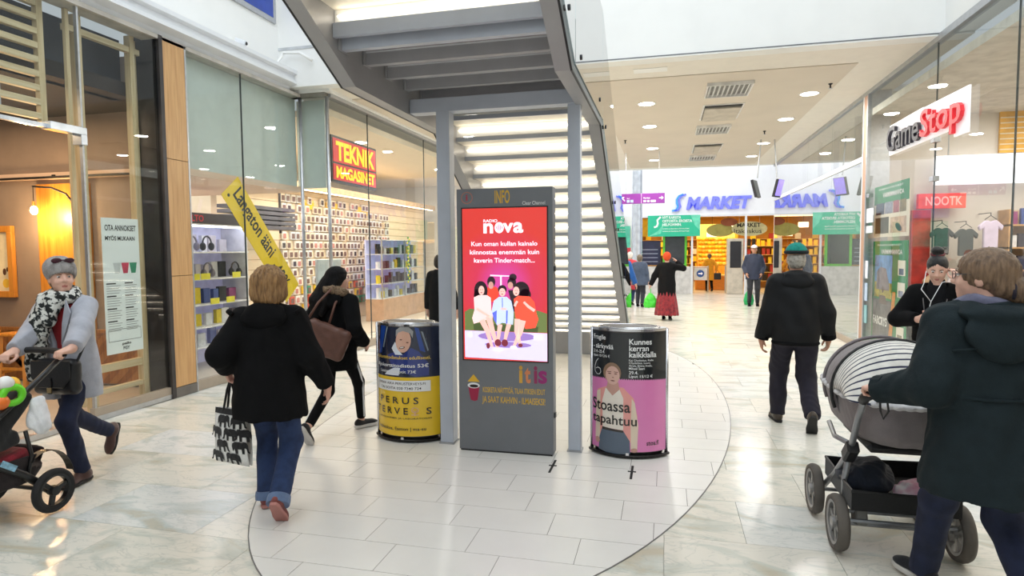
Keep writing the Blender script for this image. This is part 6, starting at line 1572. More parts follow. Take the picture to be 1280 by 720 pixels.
for a in np.linspace(0, 2*PI, 19)[:-1]:
    fur.ell(f.nk+V3(.105*math.cos(a), .0+.085*math.sin(a)-.03, .012-.035*math.sin(a))*f.s, V3(.045, .045, .042)*f.s, None, .02)
fur.disp(lambda p: wrinkle(p, .008, 4.0, 2.0)).mesh('fur_trim', mat('fur_brown', (142, 120, 96), .95, var=.2, vscale=60, rgb2=(84, 66, 50), bump=.8, bscale=120), f.jk, f.h)
f.hairdo(mat('hair_black', (14, 12, 14), .6, var=.2, vscale=14, stretch=(5, 5, 1), bump=.5, bscale=90, spec=.2), [('e', (0, -.015, .025), (.088, .112, .104)), ('e', (-.01, -.08, -.05), (.084, .06, .10)), ('c', (.0, -.10, -.04), (.02, -.215, -.20), .075, .066), ('c', (.02, -.215, -.20), (.03, -.235, -.38), .066, .04), ('c', (.05, -.03, -.03), (.09, -.13, -.22), .05, .045), ('c', (.09, -.13, -.2), (.10, -.18, -.33), .045, .03)], wrk=.003)
DW = f

# 3 man in teal beanie
f = Fig('man in teal beanie and black jacket walking away beside the stroller', (1.15, 6.08), (.03, 1), 1.69, h=.0085, girth=1.05, lean=.05, drop=.02,
        wr=[V3(-.285, .04, .81), V3(.295, .09, .83)], elbow=((-.5, -1, -.1), (.5, -1, -.1)),
        an=[V3(-.11, .22, .085), V3(.12, -.19, .17)], feet=((.12, 0), (-.1, .9)))
f.body(tan_s, curls=(.45, .5), hands=((V3(.05, .15, -1), V3(-1, 0, .1)), (V3(-.05, .2, -1), V3(1, 0, .1))))
f.trousers(cloth('navy_work_trousers', (30, 27, 42), sheen=0), r=(.104, .080, .068), end=.02, wr=.007)
f.shoes(cloth('brown_leather', (62, 50, 38), rough=.5), sole_b, sc=1.06)
f.top(cloth('black_nylon', (15, 16, 19), rough=.7, sheen=0.0, spec=.3), [(.80, .178, .135), (.85, .195, .148), (.92, .21, .156), (1.03, .206, .156), (1.18, .205, .152), (1.29, .195, .138), (1.37, .145, .112), (1.45, .09, .088)], sleeve=(.084, .074, .060), hood=[((0, -.02, .0), (.10, .08, .05))], shoulder=.07, wr=.006, cuff_m=blackc)
f.hood_part(MATS['cloth_black_nylon'], [((0, -.10, -.055), (.14, .048, .07), -.25), ((0, -.07, .005), (.115, .06, .04), 0)])
MB().tube([tuple(V3(*f.spine(.80*f.s), .80*f.s)+V3(.18*1.05*math.cos(a), .136*1.05*math.sin(a), -.005)*f.s) for a in np.linspace(0, 2*PI, 33)[:-1]], .018, 8, closed=True).build('hem_band', blackc, f.jk, world=False, smooth=True)
f.hairdo(mat('hair_grey', (176, 170, 160), .6, var=.15, vscale=40), [('e', (0, -.02, .0), (.080, .10, .085)), ('e', (0, -.05, -.045), (.07, .055, .05))], wrk=.002)
hat = Sd(); hat.ell(f.head_pt(0, -.012, .058), V3(.094, .114, .095)*f.s, f.Rh, 0); c = f.head_pt(0, 0, .056); n_ = f.Rh[:, 2]; hat.cut(lambda p: -((p-c.astype(f32))@n_.astype(f32)), .004)
ho = hat.mesh('beanie', mat('knit_teal', (16, 140, 128), .9, var=.08, vscale=40, bump=.6, bscale=120), f.root, f.h)
rim = [tuple(f.head_pt(.089*math.cos(a), -.012+.108*math.sin(a), .062)) for a in np.linspace(0, 2*PI, 33)[:-1]]
MB().tube(rim, .017, 8, closed=True).build('rolled_brim', mat('knit_black', (22, 30, 34), .9, bump=.5, bscale=120), ho, world=False, smooth=True)

# 4 woman in dark green parka pushing the pram
f = Fig('woman in dark green hooded parka pushing the pram in the right foreground', (1.33, 3.02), (-.10, 1), 1.66, h=.0075, girth=1.04, lean=.07, head_yaw=.85, drop=.02,
        wr=[V3(-.36, .155, 1.0), V3(.13, .19, 1.0)], elbow=((-.25, -.7, -1), (.3, -.7, -1)),
        an=[V3(-.06, .34, .085), V3(.13, -.22, .15)], feet=((.3, 0), (-.1, .7)))
f.body(pale, curls=(1.15, 1.15), hands=((V3(-.15, 1, -.1), V3(-.2, .2, 1)), (V3(0, 1, -.1), V3(0, .2, 1))), thumb=(.9, .9))
f.trousers(denim_d, r=(.096, .070, .062), end=.03, wr=.004)
f.shoes(cloth('navy_canvas', (24, 26, 34)), sole_w, sole_t=.024)
green = cloth('dark_green', (26, 37, 41), rough=.85, sheen=0.0, spec=.25)
f.top(green, [(.64, .245, .21, -.02), (.70, .24, .20, -.015), (.80, .232, .185, -.01), (.95, .212, .165), (1.08, .198, .152), (1.20, .205, .15), (1.31, .195, .135), (1.39, .155, .115), (1.47, .10, .10)], sleeve=(.096, .084, .062), hood=[((0, -.03, -.015), (.12, .095, .05)), ((0, .05, -.03), (.10, .06, .05))], shoulder=.07, wr=.008, name='parka', cuff_m=green)
f.hood_part(green, [((0, -.142, -.085), (.15, .04, .105), -.28), ((0, -.155, -.15), (.09, .035, .06), -.28), ((0, -.10, -.005), (.155, .075, .038), .1), ((.09, -.03, -.0), (.06, .09, .045), 0), ((-.09, -.03, -.0), (.06, .09, .045), 0)])
zz_ = 1.05*f.s
MB().tube([tuple(V3(*f.spine(zz_), zz_)+V3(.2*1.04*math.cos(a), .156*1.04*math.sin(a)+.0, 0)*f.s) for a in np.linspace(0, 2*PI, 33)[:-1]], .007, 6, closed=True).build('waist_seam', green, f.jk, world=False, smooth=True)
yoke = [(-.185, -.118, 1.27), (-.1, -.150, 1.285), (0, -.158, 1.29), (.1, -.150, 1.285), (.185, -.118, 1.27)]
MB().tube([tuple(V3(x*1.04*f.s, y*1.04*f.s+f.spine(z*f.s)[1], z*f.s-.02)) for x, y, z in yoke], .005, 6).build('yoke_seam', green, f.jk, world=False, smooth=True)
sc = Sd()
for a in np.linspace(0, 2*PI, 15)[:-1]: sc.ell(f.nk+V3(.08*math.cos(a), .012+.072*math.sin(a), .028+.012*math.sin(a*2))*f.s, V3(.036, .036, .034)*f.s, None, .02)
sc.disp(lambda p: wrinkle(p, .004, 2.5, 1)).mesh('scarf', cloth('grey_lilac', (104, 104, 128), var=.1), f.root, f.h)
f.hairdo(hairm('light_brown', (130, 104, 80), (86, 66, 50)), [('e', (0, -.02, .025), (.090, .116, .105)), ('e', (0, -.075, -.035), (.074, .058, .07)), ('e', (0, -.135, -.055), (.042, .045, .048)), ('c', (0, -.13, -.06), (0, -.14, -.115), .036, .018)], wrk=.0045)
MB().tube([tuple(f.head_pt(.046*math.cos(a), -.112+.012*math.cos(a), -.055+.042*math.sin(a))) for a in np.linspace(0, 2*PI, 17)[:-1]], .008, 6, closed=True).build('hair_tie', cloth('dark_band', (40, 34, 50)), f.root, world=False, smooth=True)
gl = mat('glasses_frame', (60, 56, 60), .3, metal=.6)
for sx in (-1, 1):
    MB().tube([tuple(f.head_pt(sx*.033+.024*math.cos(a), .100-.004*abs(math.cos(a)), .008+.018*math.sin(a))) for a in np.linspace(0, 2*PI, 17)[:-1]], .0016, 5, closed=True).build('spectacle_rim', gl, f.bodyo, world=False)
    MB().tube([tuple(f.head_pt(sx*.057, .096, .012)), tuple(f.head_pt(sx*.078, .04, .012)), tuple(f.head_pt(sx*.080, -.01, .004))], .0018, 5).build('spectacle_arm', gl, f.bodyo, world=False)
f.brows(hairm('brow_brown', (96, 74, 58), (70, 50, 40)))
strap = [V3(.16, .10, 1.36), V3(.135, -.01, 1.475), V3(.14, -.13, 1.36), V3(.19, -.205, 1.18), V3(.24, -.22, 1.0), V3(.28, -.19, .82)]
MB().tube([tuple(p*f.s) for p in strap], .012, 6).build('shoulder_strap', mat('strap_brown', (110, 70, 52), .6), f.root, world=False, smooth=True)
FW = f

# 5 woman on the left with grey beanie
f = Fig('woman in grey beanie and pale grey coat pushing a pushchair past the restaurant', (-4.22, 3.60), (.12, -.993), 1.615, h=.0075, lean=.06, head_yaw=.95, drop=.02,
        wr=[V3(.0, .0, 1.0), V3(0, 0, 1.0)], elbow=((-1, -.6, -.5), (1, -.6, -.5)),
        an=[V3(-.13, .10, .085), V3(.09, -.42, .22)], feet=((.0, 0), (0, 1.15)))
for i, wpt in ((0, (-3.80, 3.24, 1.02)), (1, (-4.20, 3.17, 1.0))):
    e, w = ik(f.sh[i], f.L(wpt), .285*f.s, .25*f.s, ((-.5, -.8, -.8), (.5, -.8, -.8))[i]); f.el[i] = e; f.wr[i] = w
f.body(pale, curls=(1.15, 1.15), hands=((V3(.2, 1, -.15), V3(0, .2, 1)), (V3(-.2, 1, -.15), V3(0, .2, 1))), thumb=(.9, .9))
f.brows(hairm('brow_light', (120, 92, 70), (90, 66, 50)))
f.trousers(denim_d, r=(.090, .064, .054), end=.0, wr=.005)
f.shoes(cloth('brown_boot', (72, 40, 34), rough=.5), sole_b, name='boot', boot=.13, sc=1.0)
coat = cloth('pale_grey_wool', (168, 170, 180), var=.04)
def opening(t):      # the coat hangs open in front
    nk = f.nk
    def wedge(p):
        w = .028+.11*np.clip((p[:, 2]-1.02)/.40, 0, 1); return np.maximum(np.abs(p[:, 0]+.02)-w, .03-p[:, 1])
    t.cut(lambda p: -np.maximum(wedge(p), .55-p[:, 2]), .006)
f.top(coat, [(.66, .215, .165), (.80, .205, .16), (.95, .195, .15), (1.08, .18, .14), (1.22, .182, .142), (1.32, .175, .128), (1.39, .14, .11), (1.46, .085, .085)], sleeve=(.082, .074, .060), shoulder=.066, name='coat', cut=opening, sleeve_end=-.02)
rd = Sd(); rd.loft(f.lv([(.90, .15, .118), (1.08, .135, .108), (1.25, .15, .118), (1.36, .13, .10), (1.42, .07, .07)]), 0); rd.mesh('red_jumper', cloth('red_knit', (150, 22, 30)), f.root, f.h)
for sx in (-1, 1):   # lapels
    lp = [(sx*.10, 1.40), (sx*.145, 1.30), (sx*.10, 1.16), (sx*.045, 1.06), (sx*.07, 1.22)]
    MB().prism(lp, 0, .012, lambda u, v, h: (u*f.s-.02, (.155-abs(v-1.15)*.12)*f.s+h+f.spine(v*f.s)[1], v*f.s)).build('lapel', coat, f.jk, bevel=.004, world=False)
def scarf_mat():
    m = mat('scarf_black_white', (206, 206, 200), .9, var=.3, vscale=34, rgb2=(28, 32, 32), bump=.6, bscale=90)
    r = [n for n in m.node_tree.nodes if n.type == 'VALTORGB'][0].color_ramp; r.elements[0].position = .47; r.elements[1].position = .53; return m
sc = Sd()
for a in np.linspace(0, 2*PI, 17)[:-1]: sc.ell(f.nk+V3(.088*math.cos(a), .035+.085*math.sin(a), .01-.03*math.sin(a))*f.s, V3(.043, .043, .045)*f.s, None, .02)
sc.cone(f.nk+V3(.03, .13, -.02)*f.s, f.nk+V3(.085, .185, -.27)*f.s, .065*f.s, .07*f.s, .03); sc.cone(f.nk+V3(.085, .185, -.27)*f.s, f.nk+V3(.10, .19, -.56)*f.s, .07*f.s, .06*f.s, .03); sc.cone(f.nk+V3(-.03, .12, -.0)*f.s, f.nk+V3(.0, .17, -.16)*f.s, .05*f.s, .055*f.s, .03)
sc.disp(lambda p: wrinkle(p, .008, 2.5, 3)).mesh('scarf', scarf_mat(), f.root, f.h)
hat = Sd(); hat.ell(f.head_pt(0, -.022, .052), V3(.102, .124, .112)*f.s, f.Rh, 0); hat.ell(f.head_pt(0, -.10, .075), V3(.09, .085, .08)*f.s, f.Rh, .04)
hat.cut(lambda p: -d_ell(p, f.head_pt(0, .08, -.062), V3(.12, .12, .10)*f.s, f.Rh), .01)
def ribs(p):
    q = (p-f.hd.astype(f32))@f.Rh.astype(f32); return .0035*np.sin(46*np.arctan2(q[:, 0], q[:, 1]+.02))
hat.disp(ribs); ho = hat.mesh('beanie', mat('knit_grey', (156, 152, 150), .95, var=.08, vscale=30, bump=.5, bscale=110), f.root, .006)
for sx in (-1, 1):
    MB().ell(f.head_pt(sx*.04, .072, .128), .034*f.s, .026*f.s, .012*f.s, 14, 8, Matrix((f.Rh@rotx_(.9)).tolist())).build('sunglass_lens', mat('sunglass_brown', (70, 30, 44), .12, var=.1), ho, smooth=True, world=False)
MB().tube([tuple(f.head_pt(-.012, .084, .132)), tuple(f.head_pt(.012, .084, .132))], .006, 6).build('sunglass_bridge', mat('sunglass_brown', (70, 30, 44), .12), ho, world=False)
f.hairdo(hairm('blond_wisp', (170, 140, 110), (120, 90, 66)), [('e', (0, -.04, -.02), (.078, .075, .075))], wrk=.002)
LW = f

# 6 girl with phone and earphones
f = Fig('young woman with black hair bun in black jacket looking at her phone', (2.21, 5.90), (-.46, -.888), 1.575, h=.0085, head_yaw=.12, head_pitch=.38, lean=.02,
        wr=[V3(0, 0, 1), V3(0, 0, 1)])
f.sh[0] += V3(0, 0, .02)
tgt = [V3(-.15, .09, 1.375), V3(.09, .235, 1.055)]
for i in (0, 1):
    e, w = ik(f.sh[i], tgt[i], .285*f.s, .25*f.s, ((-1, .2, -.6), (1, -.5, -.5))[i]); f.el[i] = e; f.wr[i] = w
f.body(pale, curls=(.75, .8), hands=((V3(.35, -.25, 1), V3(-.8, .6, 0)), (V3(-.75, .4, .3), V3(.2, .9, -.3))), thumb=(.6, .6))
f.brows(hairm('brow_black', (24, 20, 20), (12, 10, 10)))
f.trousers(blackc, r=(.09, .062, .05), wr=.002); f.shoes(blackc, sole_b)
rd = Sd(); rd.loft(f.lv([(.90, .155, .12), (1.08, .135, .105), (1.25, .148, .112), (1.36, .13, .095), (1.45, .062, .062), (1.49, .058, .058)]), 0); rd.mesh('roll_neck', black2, f.root, f.h)
def opening2(t): t.cut(lambda p: -np.maximum(np.abs(p[:, 0])-(.04+.05*np.clip((p[:, 2]-1.1)/.3, 0, 1)), .02-p[:, 1]), .006)
f.top(blackc, [(.88, .165, .125), (.94, .19, .145), (1.08, .185, .14), (1.22, .188, .142), (1.31, .175, .125), (1.385, .135, .105), (1.45, .08, .08)], sleeve=(.084, .076, .058), shoulder=.064, cut=opening2, sleeve_end=-.02, name='bomber_jacket')
for sx in (-1, 1): MB().tube([tuple(V3(sx*.055, .142, .93)*f.s), tuple(V3(sx*.062, .148, 1.1)*f.s), tuple(V3(sx*.09, .125, 1.32)*f.s)], .004, 5).build('zip', mat('zip_silver', (170, 170, 176), .3, metal=.8), f.jk, world=False)
f.hairdo(hairm('jet_black', (16, 14, 17), (6, 6, 8)), [('e', (0, -.022, .035), (.083, .102, .098)), ('e', (0, -.05, -.03), (.074, .06, .06)), ('e', (0, -.055, .155), (.048, .045, .04)), ('e', (.02, -.04, .165), (.03, .035, .03))], wrk=.002)
MB().tube([tuple(f.head_pt(.050*math.cos(a), -.05+.045*math.sin(a), .125)) for a in np.linspace(0, 2*PI, 17)[:-1]], .009, 6, closed=True).build('hair_band', cloth('burgundy', (104, 34, 40)), f.root, world=False, smooth=True)
cable = mat('earphone_white', (236, 236, 238), .4)
e1 = f.head_pt(-.083, .0, -.02); e2 = f.head_pt(.083, .0, -.02); jn = V3(.02, .17, 1.2)
MB().tube([tuple(e1), tuple(e1+V3(-.005, .05, -.08)), tuple(V3(-.05, .16, 1.36)), tuple(jn), tuple(V3(.06, .20, .97)), tuple(V3(.075, .225, 1.02))], .0032, 5).build('earphone_cable', cable, f.root, world=False, smooth=True)
MB().tube([tuple(e2), tuple(e2+V3(.005, .06, -.10)), tuple(V3(.09, .17, 1.3)), tuple(jn)], .0032, 5).build('earphone_cable', cable, f.root, world=False, smooth=True)
PG = f
def W_(f, p):
    c, q = math.cos(f.ang), math.sin(f.ang); return Vector((f.loc[0]+c*p[0]-q*p[1], f.loc[1]+q*p[0]+c*p[1], p[2]))
t = thing('phone', 'pink backed phone held by the young woman in black', 'phone', W_(f, V3(.02, .29, 1.08)), f.ang)
MB().obox((0, 0, 0), (1, .25, 0), (-.2, .8, -.6), (0, .6, .8), .036, .0045, .072).build('case', mat('phone_pink', (226, 168, 150), .4), t, bevel=.003, world=False)
MB().obox((.0, -.0055, .0035), (1, .25, 0), (-.2, .8, -.6), (0, .6, .8), .033, .0008, .066).build('display', black_paint, t, world=False)

# far people, coarser
def far(label, loc, head, H, topm, toprows, legm, shoem, hair=None, hat=None, wr=None, skirt=None, h=.014, an=None, skinm=pale, g=1.0, sleeve=(.078, .068, .056), cap=None, elbow=((-.6, -1, -.3), (.6, -1, -.3)), fine=False, hood=None, head_yaw=0):
    f = Fig(label, loc, head, H, h=h, wr=wr, an=an or [V3(-.08, .12, .085), V3(.09, -.12, .1)], girth=g, elbow=elbow, head_yaw=head_yaw, feet=((0, 0), (0, .15)))
    f.body(skinm, fine=fine, lipstick=fine); f.trousers(legm, wr=.002); f.shoes(shoem, sole_b)
    f.top(topm, toprows, sleeve=sleeve, wr=.003, name='coat', hood=hood)
    if skirt: 
        t = Sd(); t.loft(f.lv(skirt[1]), 0); t.disp(lambda p: .008*np.sin(14*np.arctan2(p[:, 0], p[:, 1]))); t.mesh('skirt', skirt[0], f.root, h)
    if hair: f.hairdo(hair, [('e', (0, -.02, .02), (.092, .112, .105)), ('e', (0, -.06, -.04), (.08, .065, .07))], wrk=.003)
    if hat: f.hairdo(hat, [('e', (0, -.018, .04), (.098, .120, .105)), ('e', (0, -.06, .0), (.09, .08, .085))], name='headwear', wrk=0)
    return f
longc = [(.50, .20, .16), (.75, .20, .155), (.95, .195, .15), (1.10, .18, .14), (1.24, .185, .14), (1.32, .175, .125), (1.39, .14, .11), (1.46, .085, .085)]
shortc = [(.80, .19, .15), (.95, .195, .15), (1.10, .185, .145), (1.24, .188, .142), (1.32, .178, .128), (1.39, .14, .11), (1.46, .085, .085)]
OW = far('woman in orange knit hat, long black coat and red skirt walking to the supermarket', (.02, 14.78), (.1, 1), 1.56, black2, [(.36, .24, .19)]+longc, blackc, blackc, hat=mat('knit_orange', (214, 76, 34), .9, bump=.4), wr=[V3(-.40, .0, .74), V3(.20, .16, 1.36)], elbow=((-1, -.3, -.3), (.8, -.2, -.9)), skirt=(cloth('red_tartan', (150, 44, 52), var=.15, rgb2=(90, 24, 40)), [(.13, .27, .22), (.4, .24, .2), (.7, .19, .15), (.9, .17, .13)]), g=1.12)
GW = far('woman in grey blue gathered jacket standing left of the orange hat woman', (-.72, 17.9), (.15, 1), 1.50, cloth('grey_blue', (66, 80, 104)), [(.72, .24, .2), (.85, .23, .18), (1.0, .19, .15), (1.10, .19, .15), (1.24, .195, .15), (1.32, .18, .13), (1.39, .14, .11), (1.46, .085, .085)], cloth('slate_trousers', (40, 44, 58)), blackc, hair=hairm('ash', (120, 108, 92), (90, 78, 64)), g=1.15)
RW = far('white haired person in red coat beside the silver column', (-1.03, 18.6), (.2, 1), 1.57, cloth('coral_red', (206, 60, 72)), longc, denim, blackc, hair=mat('hair_white', (226, 222, 216), .7))
BL = far('person in bright blue jacket and dark trousers half hidden by the staircase', (-1.02, 15.2), (.3, 1), 1.62, cloth('royal_blue', (26, 90, 170)), shortc, cloth('charcoal_trousers', (44, 42, 44)), blackc, hair=hairm('dark', (40, 30, 26), (20, 16, 14)), wr=[V3(-.3, .05, .8), V3(.3, .1, .8)])
YW = far('woman in mustard yellow coat entering the supermarket', (1.62, 25.0), (-.05, 1), 1.46, cloth('mustard', (222, 156, 30)), longc, blackc, blackc, hair=hairm('ash', (120, 108, 92), (90, 78, 64)), wr=[V3(-.24, .05, .8), V3(.25, .05, .82)])
f = MC = far('man in white cap and navy padded jacket standing with hands in pockets', (2.44, 18.9), (-.08, -1), 1.73, cloth('navy_padded', (34, 44, 70), rough=.6), [(.74, .2, .155), (.85, .205, .155), (.97, .2, .155), (1.10, .2, .155), (1.24, .2, .15), (1.32, .188, .132), (1.39, .145, .115), (1.46, .1, .1)], cloth('dark_slate', (36, 38, 46)), blackc, hat=None, wr=[V3(-.2, .1, .92), V3(.2, .1, .92)], elbow=((-.6, -1, 0), (.6, -1, 0)), skinm=tan_s, fine=True, an=[V3(-.11, 0, .085), V3(.11, .03, .085)], g=1.08, h=.012)
cap = Sd(); cap.ell(f.head_pt(0, -.012, .055), V3(.09, .108, .082)*f.s, f.Rh, 0); cc = f.head_pt(0, 0, .05); cap.cut(lambda p: -(p[:, 2]-cc[2]), .004); cap.ell(f.head_pt(0, .105, .055), V3(.07, .06, .012)*f.s, f.Rh, .01)
cap.mesh('cap', mat('cap_white', (236, 232, 230), .8), f.root, .009)
PB = far('person in black coat walking past behind the left steel post', (-3.22, 8.6), (.2, 1), 1.60, black2, [(.62, .2, .16)]+shortc, blackc, blackc, hair=hairm('dark', (40, 30, 26), (20, 16, 14)), h=.012)
# ------------------------------------------------------------------ pram in the right foreground
tyre = mat('grey_tyre', (96, 90, 84), .8, bump=.3, bscale=60); rim_m = mat('grey_rim', (150, 148, 146), .4, metal=.3); frame_m = mat('pram_silver_tube', (150, 152, 156), .35, metal=.7); plastic = mat('black_plastic', (24, 24, 26), .5)
def wheel(root, x, y, r, w, tyre_m, rim, spokes=6):
    t = MB().lathe([(r-.035, -w/2+.006), (r-.012, -w/2), (r-.003, -w/4), (r, 0), (r-.003, w/4), (r-.012, w/2), (r-.035, w/2-.006)], (x, y, r), 32, axis='x', cap=False)
    t.lathe([(r-.035, w/2-.006), (r-.035, -w/2+.006)], (x, y, r), 32, axis='x', cap=False)
    o = t.build('wheel', tyre_m, root, smooth=True)
    MB().lathe([(r-.034, -w/2+.004), (r-.05, -w/2+.008), (r-.05, w/2-.008), (r-.034, w/2-.004)], (x, y, r), 32, axis='x', cap=False).build('rim', rim, o)
    MB().lathe([(.03, -w/2), (.034, 0), (.03, w/2)], (x, y, r), 16, axis='x').build('hub', rim, o)
    for k in range(spokes):
        a = 2*PI*k/spokes+.3; d = Vector((0, math.cos(a), math.sin(a))); c = Vector((x, y, r))
        MB().bar(c+d*.02, c+d*(r-.042), .026, w*.45, (1, 0, 0)).build('spoke', rim, o)
    return o
t = PR = thing('pram', 'grey pram with navy striped sunshade pushed by the woman in the green parka', 'pram', (1.21, 3.8, 0))
for x in (.92, 1.50):
    wheel(t, x, 3.64, .152, .062, tyre, rim_m); wheel(t, x-.012, 4.13, .152, .058, tyre, rim_m)
for x in (.965, 1.455):
    MB().tube([(x-.03, 3.27, .93), (x-.02, 3.4, .80), (x, 3.60, .565), (x, 3.9, .33), (x-.02, 4.11, .17)], .017, 10).build('frame_tube', frame_m, t, smooth=True)
    MB().tube([(x, 3.62, .55), (x, 3.70, .36), (x-.01, 3.65, .17)], .016, 10).build('frame_tube', frame_m, t, smooth=True)
    MB().tube([(x, 3.60, .60), (x, 3.92, .55), (x, 4.05, .60)], .014, 10).build('frame_tube', frame_m, t, smooth=True)
    MB().obox((x, 3.60, .56), (1, 0, 0), (0, 1, -.9), (0, .9, 1), .03, .07, .035).build('hinge', plastic, t, bevel=.01)
    MB().tube([(x-.03, 3.30, .905), (x-.03, 3.27, .93), (x-.02, 3.22, .955)], .024, 10).build('handle_joint', plastic, t, smooth=True)
MB().tube([(.945, 3.24, .945), (.97, 3.205, .958), (1.1, 3.19, .962), (1.32, 3.19, .962), (1.43, 3.205, .958), (1.475, 3.24, .945)], .018, 10).build('handlebar', black_rubber, t, smooth=True)
MB().tube([(.98, 3.21, .955), (.985, 3.215, .88), (1.0, 3.22, .84), (1.02, 3.215, .88), (1.01, 3.21, .94)], .005, 6).build('wrist_strap', plastic, t)
MB().tube([(.92, 3.64, .152), (1.5, 3.64, .152)], .012, 10).build('axle', frame_m, t); MB().tube([(.908, 4.13, .152), (1.488, 4.13, .152)], .012, 10).build('axle', frame_m, t)
for z, y in ((.235, 3.60), (.20, 3.56)): MB().tube([(.96, y, z), (1.46, y, z)], .011, 8).build('cross_bar', frame_m, t)
for x in (1.02, 1.4): MB().obox((x, 3.62, .22), (1, 0, 0), (0, 1, -.3), (0, .3, 1), .03, .05, .06).build('suspension_block', mat('suspension_grey', (110, 108, 104), .5), t, bevel=.008)
# basket
bk_ = MB(); R4 = [(.955, 3.52), (1.465, 3.52), (1.465, 4.08), (.955, 4.08)]
bk_.box(.955, 1.465, 3.52, 4.08, .27, .28).box(.955, .963, 3.52, 4.08, .28, .37).box(1.457, 1.465, 3.52, 4.08, .28, .37).box(.963, 1.457, 3.52, 3.528, .28, .37).box(.963, 1.457, 4.072, 4.08, .28, .37)
bk_.build('basket', cloth('black_mesh', (16, 16, 17)), t)
MB().tube([(.958, 3.523, .372), (1.462, 3.523, .372), (1.462, 4.077, .372), (.958, 4.077, .372)], .01, 8, closed=True).build('basket_rim', plastic, t)
# carrycot
gy = cloth('pram_grey', (122, 114, 116), var=.03, rough=.8); PS = thing_h = .008
def loc(p): return V3(p[0]-1.21, p[1]-3.8, p[2])
cot = Sd(); cot.loft([(.63, 0, .03, .20, .36), (.67, 0, .03, .25, .40), (.76, 0, .03, .27, .43), (.865, 0, .03, .285, .445)], 0, 3.0); cot.disp(lambda p: wrinkle(p, .003, 1.5)); co = cot.mesh('carrycot', gy, t, .009)
MB().box(1.02, 1.40, 3.50, 3.98, .585, .635).build('cot_tray', plastic, t, bevel=.02)
cr_ = Sd()
for i, a in enumerate(np.linspace(0, 2*PI, 41)[:-1]):
    c_, s_ = math.cos(a), math.sin(a); q = (abs(c_)**3+abs(s_)**3)**(-1/3)
    cr_.ell((.285*c_*q, .03+.445*s_*q, .862), V3(.03, .035, .02), None, .01)
cr_.mesh('cot_rim', cloth('pale_quilt', (206, 204, 206), var=.05), co, .008)
hood = Sd(); hood.ell((0, .02, .86), V3(.305, .46, .275), None, 0)
hood.cut(lambda p: -d_ell(p, (0, .02, .86), V3(.29, .445, .26)), 0); hood.cut(lambda p: .72-p[:, 2], .0)
hood.cut(lambda p: -(p[:, 1]+.06), .0); hood.disp(lambda p: wrinkle(p, .0025, 1.5))
hood.mesh('hood', gy, t, .0075)
for k, (sl_, rr_) in enumerate(((-.06, .0), (.18, -.016))):
    MB().tube([(1.21+(.312+rr_)*math.cos(a), 3.8+sl_, .86+(.288+rr_)*math.sin(a)) for a in np.linspace(-.35, PI+.35, 25)], .010, 6).build('hood_bow', plastic if k == 0 else gy, t, smooth=True)
# striped sunshade from the hood bow to the cot rim near the handle
sh = MB(); nu, nv = 21, 45; vs = []
for j in range(nv):
    v = j/(nv-1)
    for i in range(nu):
        a = PI*i/(nu-1); top_ = V3(.306*math.cos(a), -.062, .865+.28*math.sin(a)); lowp = V3(.30*math.cos(a), -.31-.115*math.sin(a), .868)
        p = top_*(1-v)+lowp*v; p[2] += .085*math.sin(PI*v)*(.25+.75*math.sin(a))-.012*math.sin(a)*v
        p[1] -= 0
        vs.append((p[0]+1.21, p[1]+3.8, p[2]))
sh.add(vs, [(j*nu+i, j*nu+i+1, (j+1)*nu+i+1, (j+1)*nu+i) for j in range(nv-1) for i in range(nu-1)])
so = sh.build('sunshade', [cloth('shade_cream', (226, 222, 214)), cloth('shade_navy', (34, 40, 70))], t, smooth=True)
for pg in so.data.polygons:
    z = sum(so.data.vertices[q].index for q in pg.vertices)/4
    j = pg.index//(nu-1); pg.material_index = 1 if j % 4 == 3 else 0
sm = so.modifiers.new('thickness', 'SOLIDIFY'); sm.thickness = .003
MB().obox((1.06, 3.40, .90), (1, 0, .1), (0, 1, 0), (-.1, 0, 1), .04, .004, .018).build('label_tag', plastic, t)
# things in the basket
b = Sd(); b.ell((0, 0, .085), V3(.14, .17, .085), None, 0); b.ell((.06, .08, .08), V3(.09, .12, .09), None, .04); b.cone((-.05, -.1, .14), (.05, -.06, .17), .03, .03, .04); b.disp(lambda p: wrinkle(p, .008, 2.2, 1)); b.cut(lambda p: -p[:, 2], .01)
r_ = thing('navy_bag', 'crumpled navy cloth bag in the basket of the pram', 'bag', (1.09, 3.79, .282)); b.mesh('cloth', cloth('navy_bag', (24, 32, 48), var=.1), r_, .008)
b = Sd(); b.ell((0, 0, .055), V3(.11, .10, .06), None, 0); b.ell((.04, .05, .06), V3(.07, .06, .055), None, .03); b.disp(lambda p: wrinkle(p, .009, 3.0, 2)); b.cut(lambda p: -p[:, 2], .01)
r_ = thing('baby_blanket', 'bundled white blanket with pink print in the basket of the pram', 'blanket', (1.30, 3.65, .282)); b.mesh('cloth', mat('blanket_white', (230, 224, 228), .9, var=.06, vscale=12, rgb2=(214, 150, 176)), r_, .008)

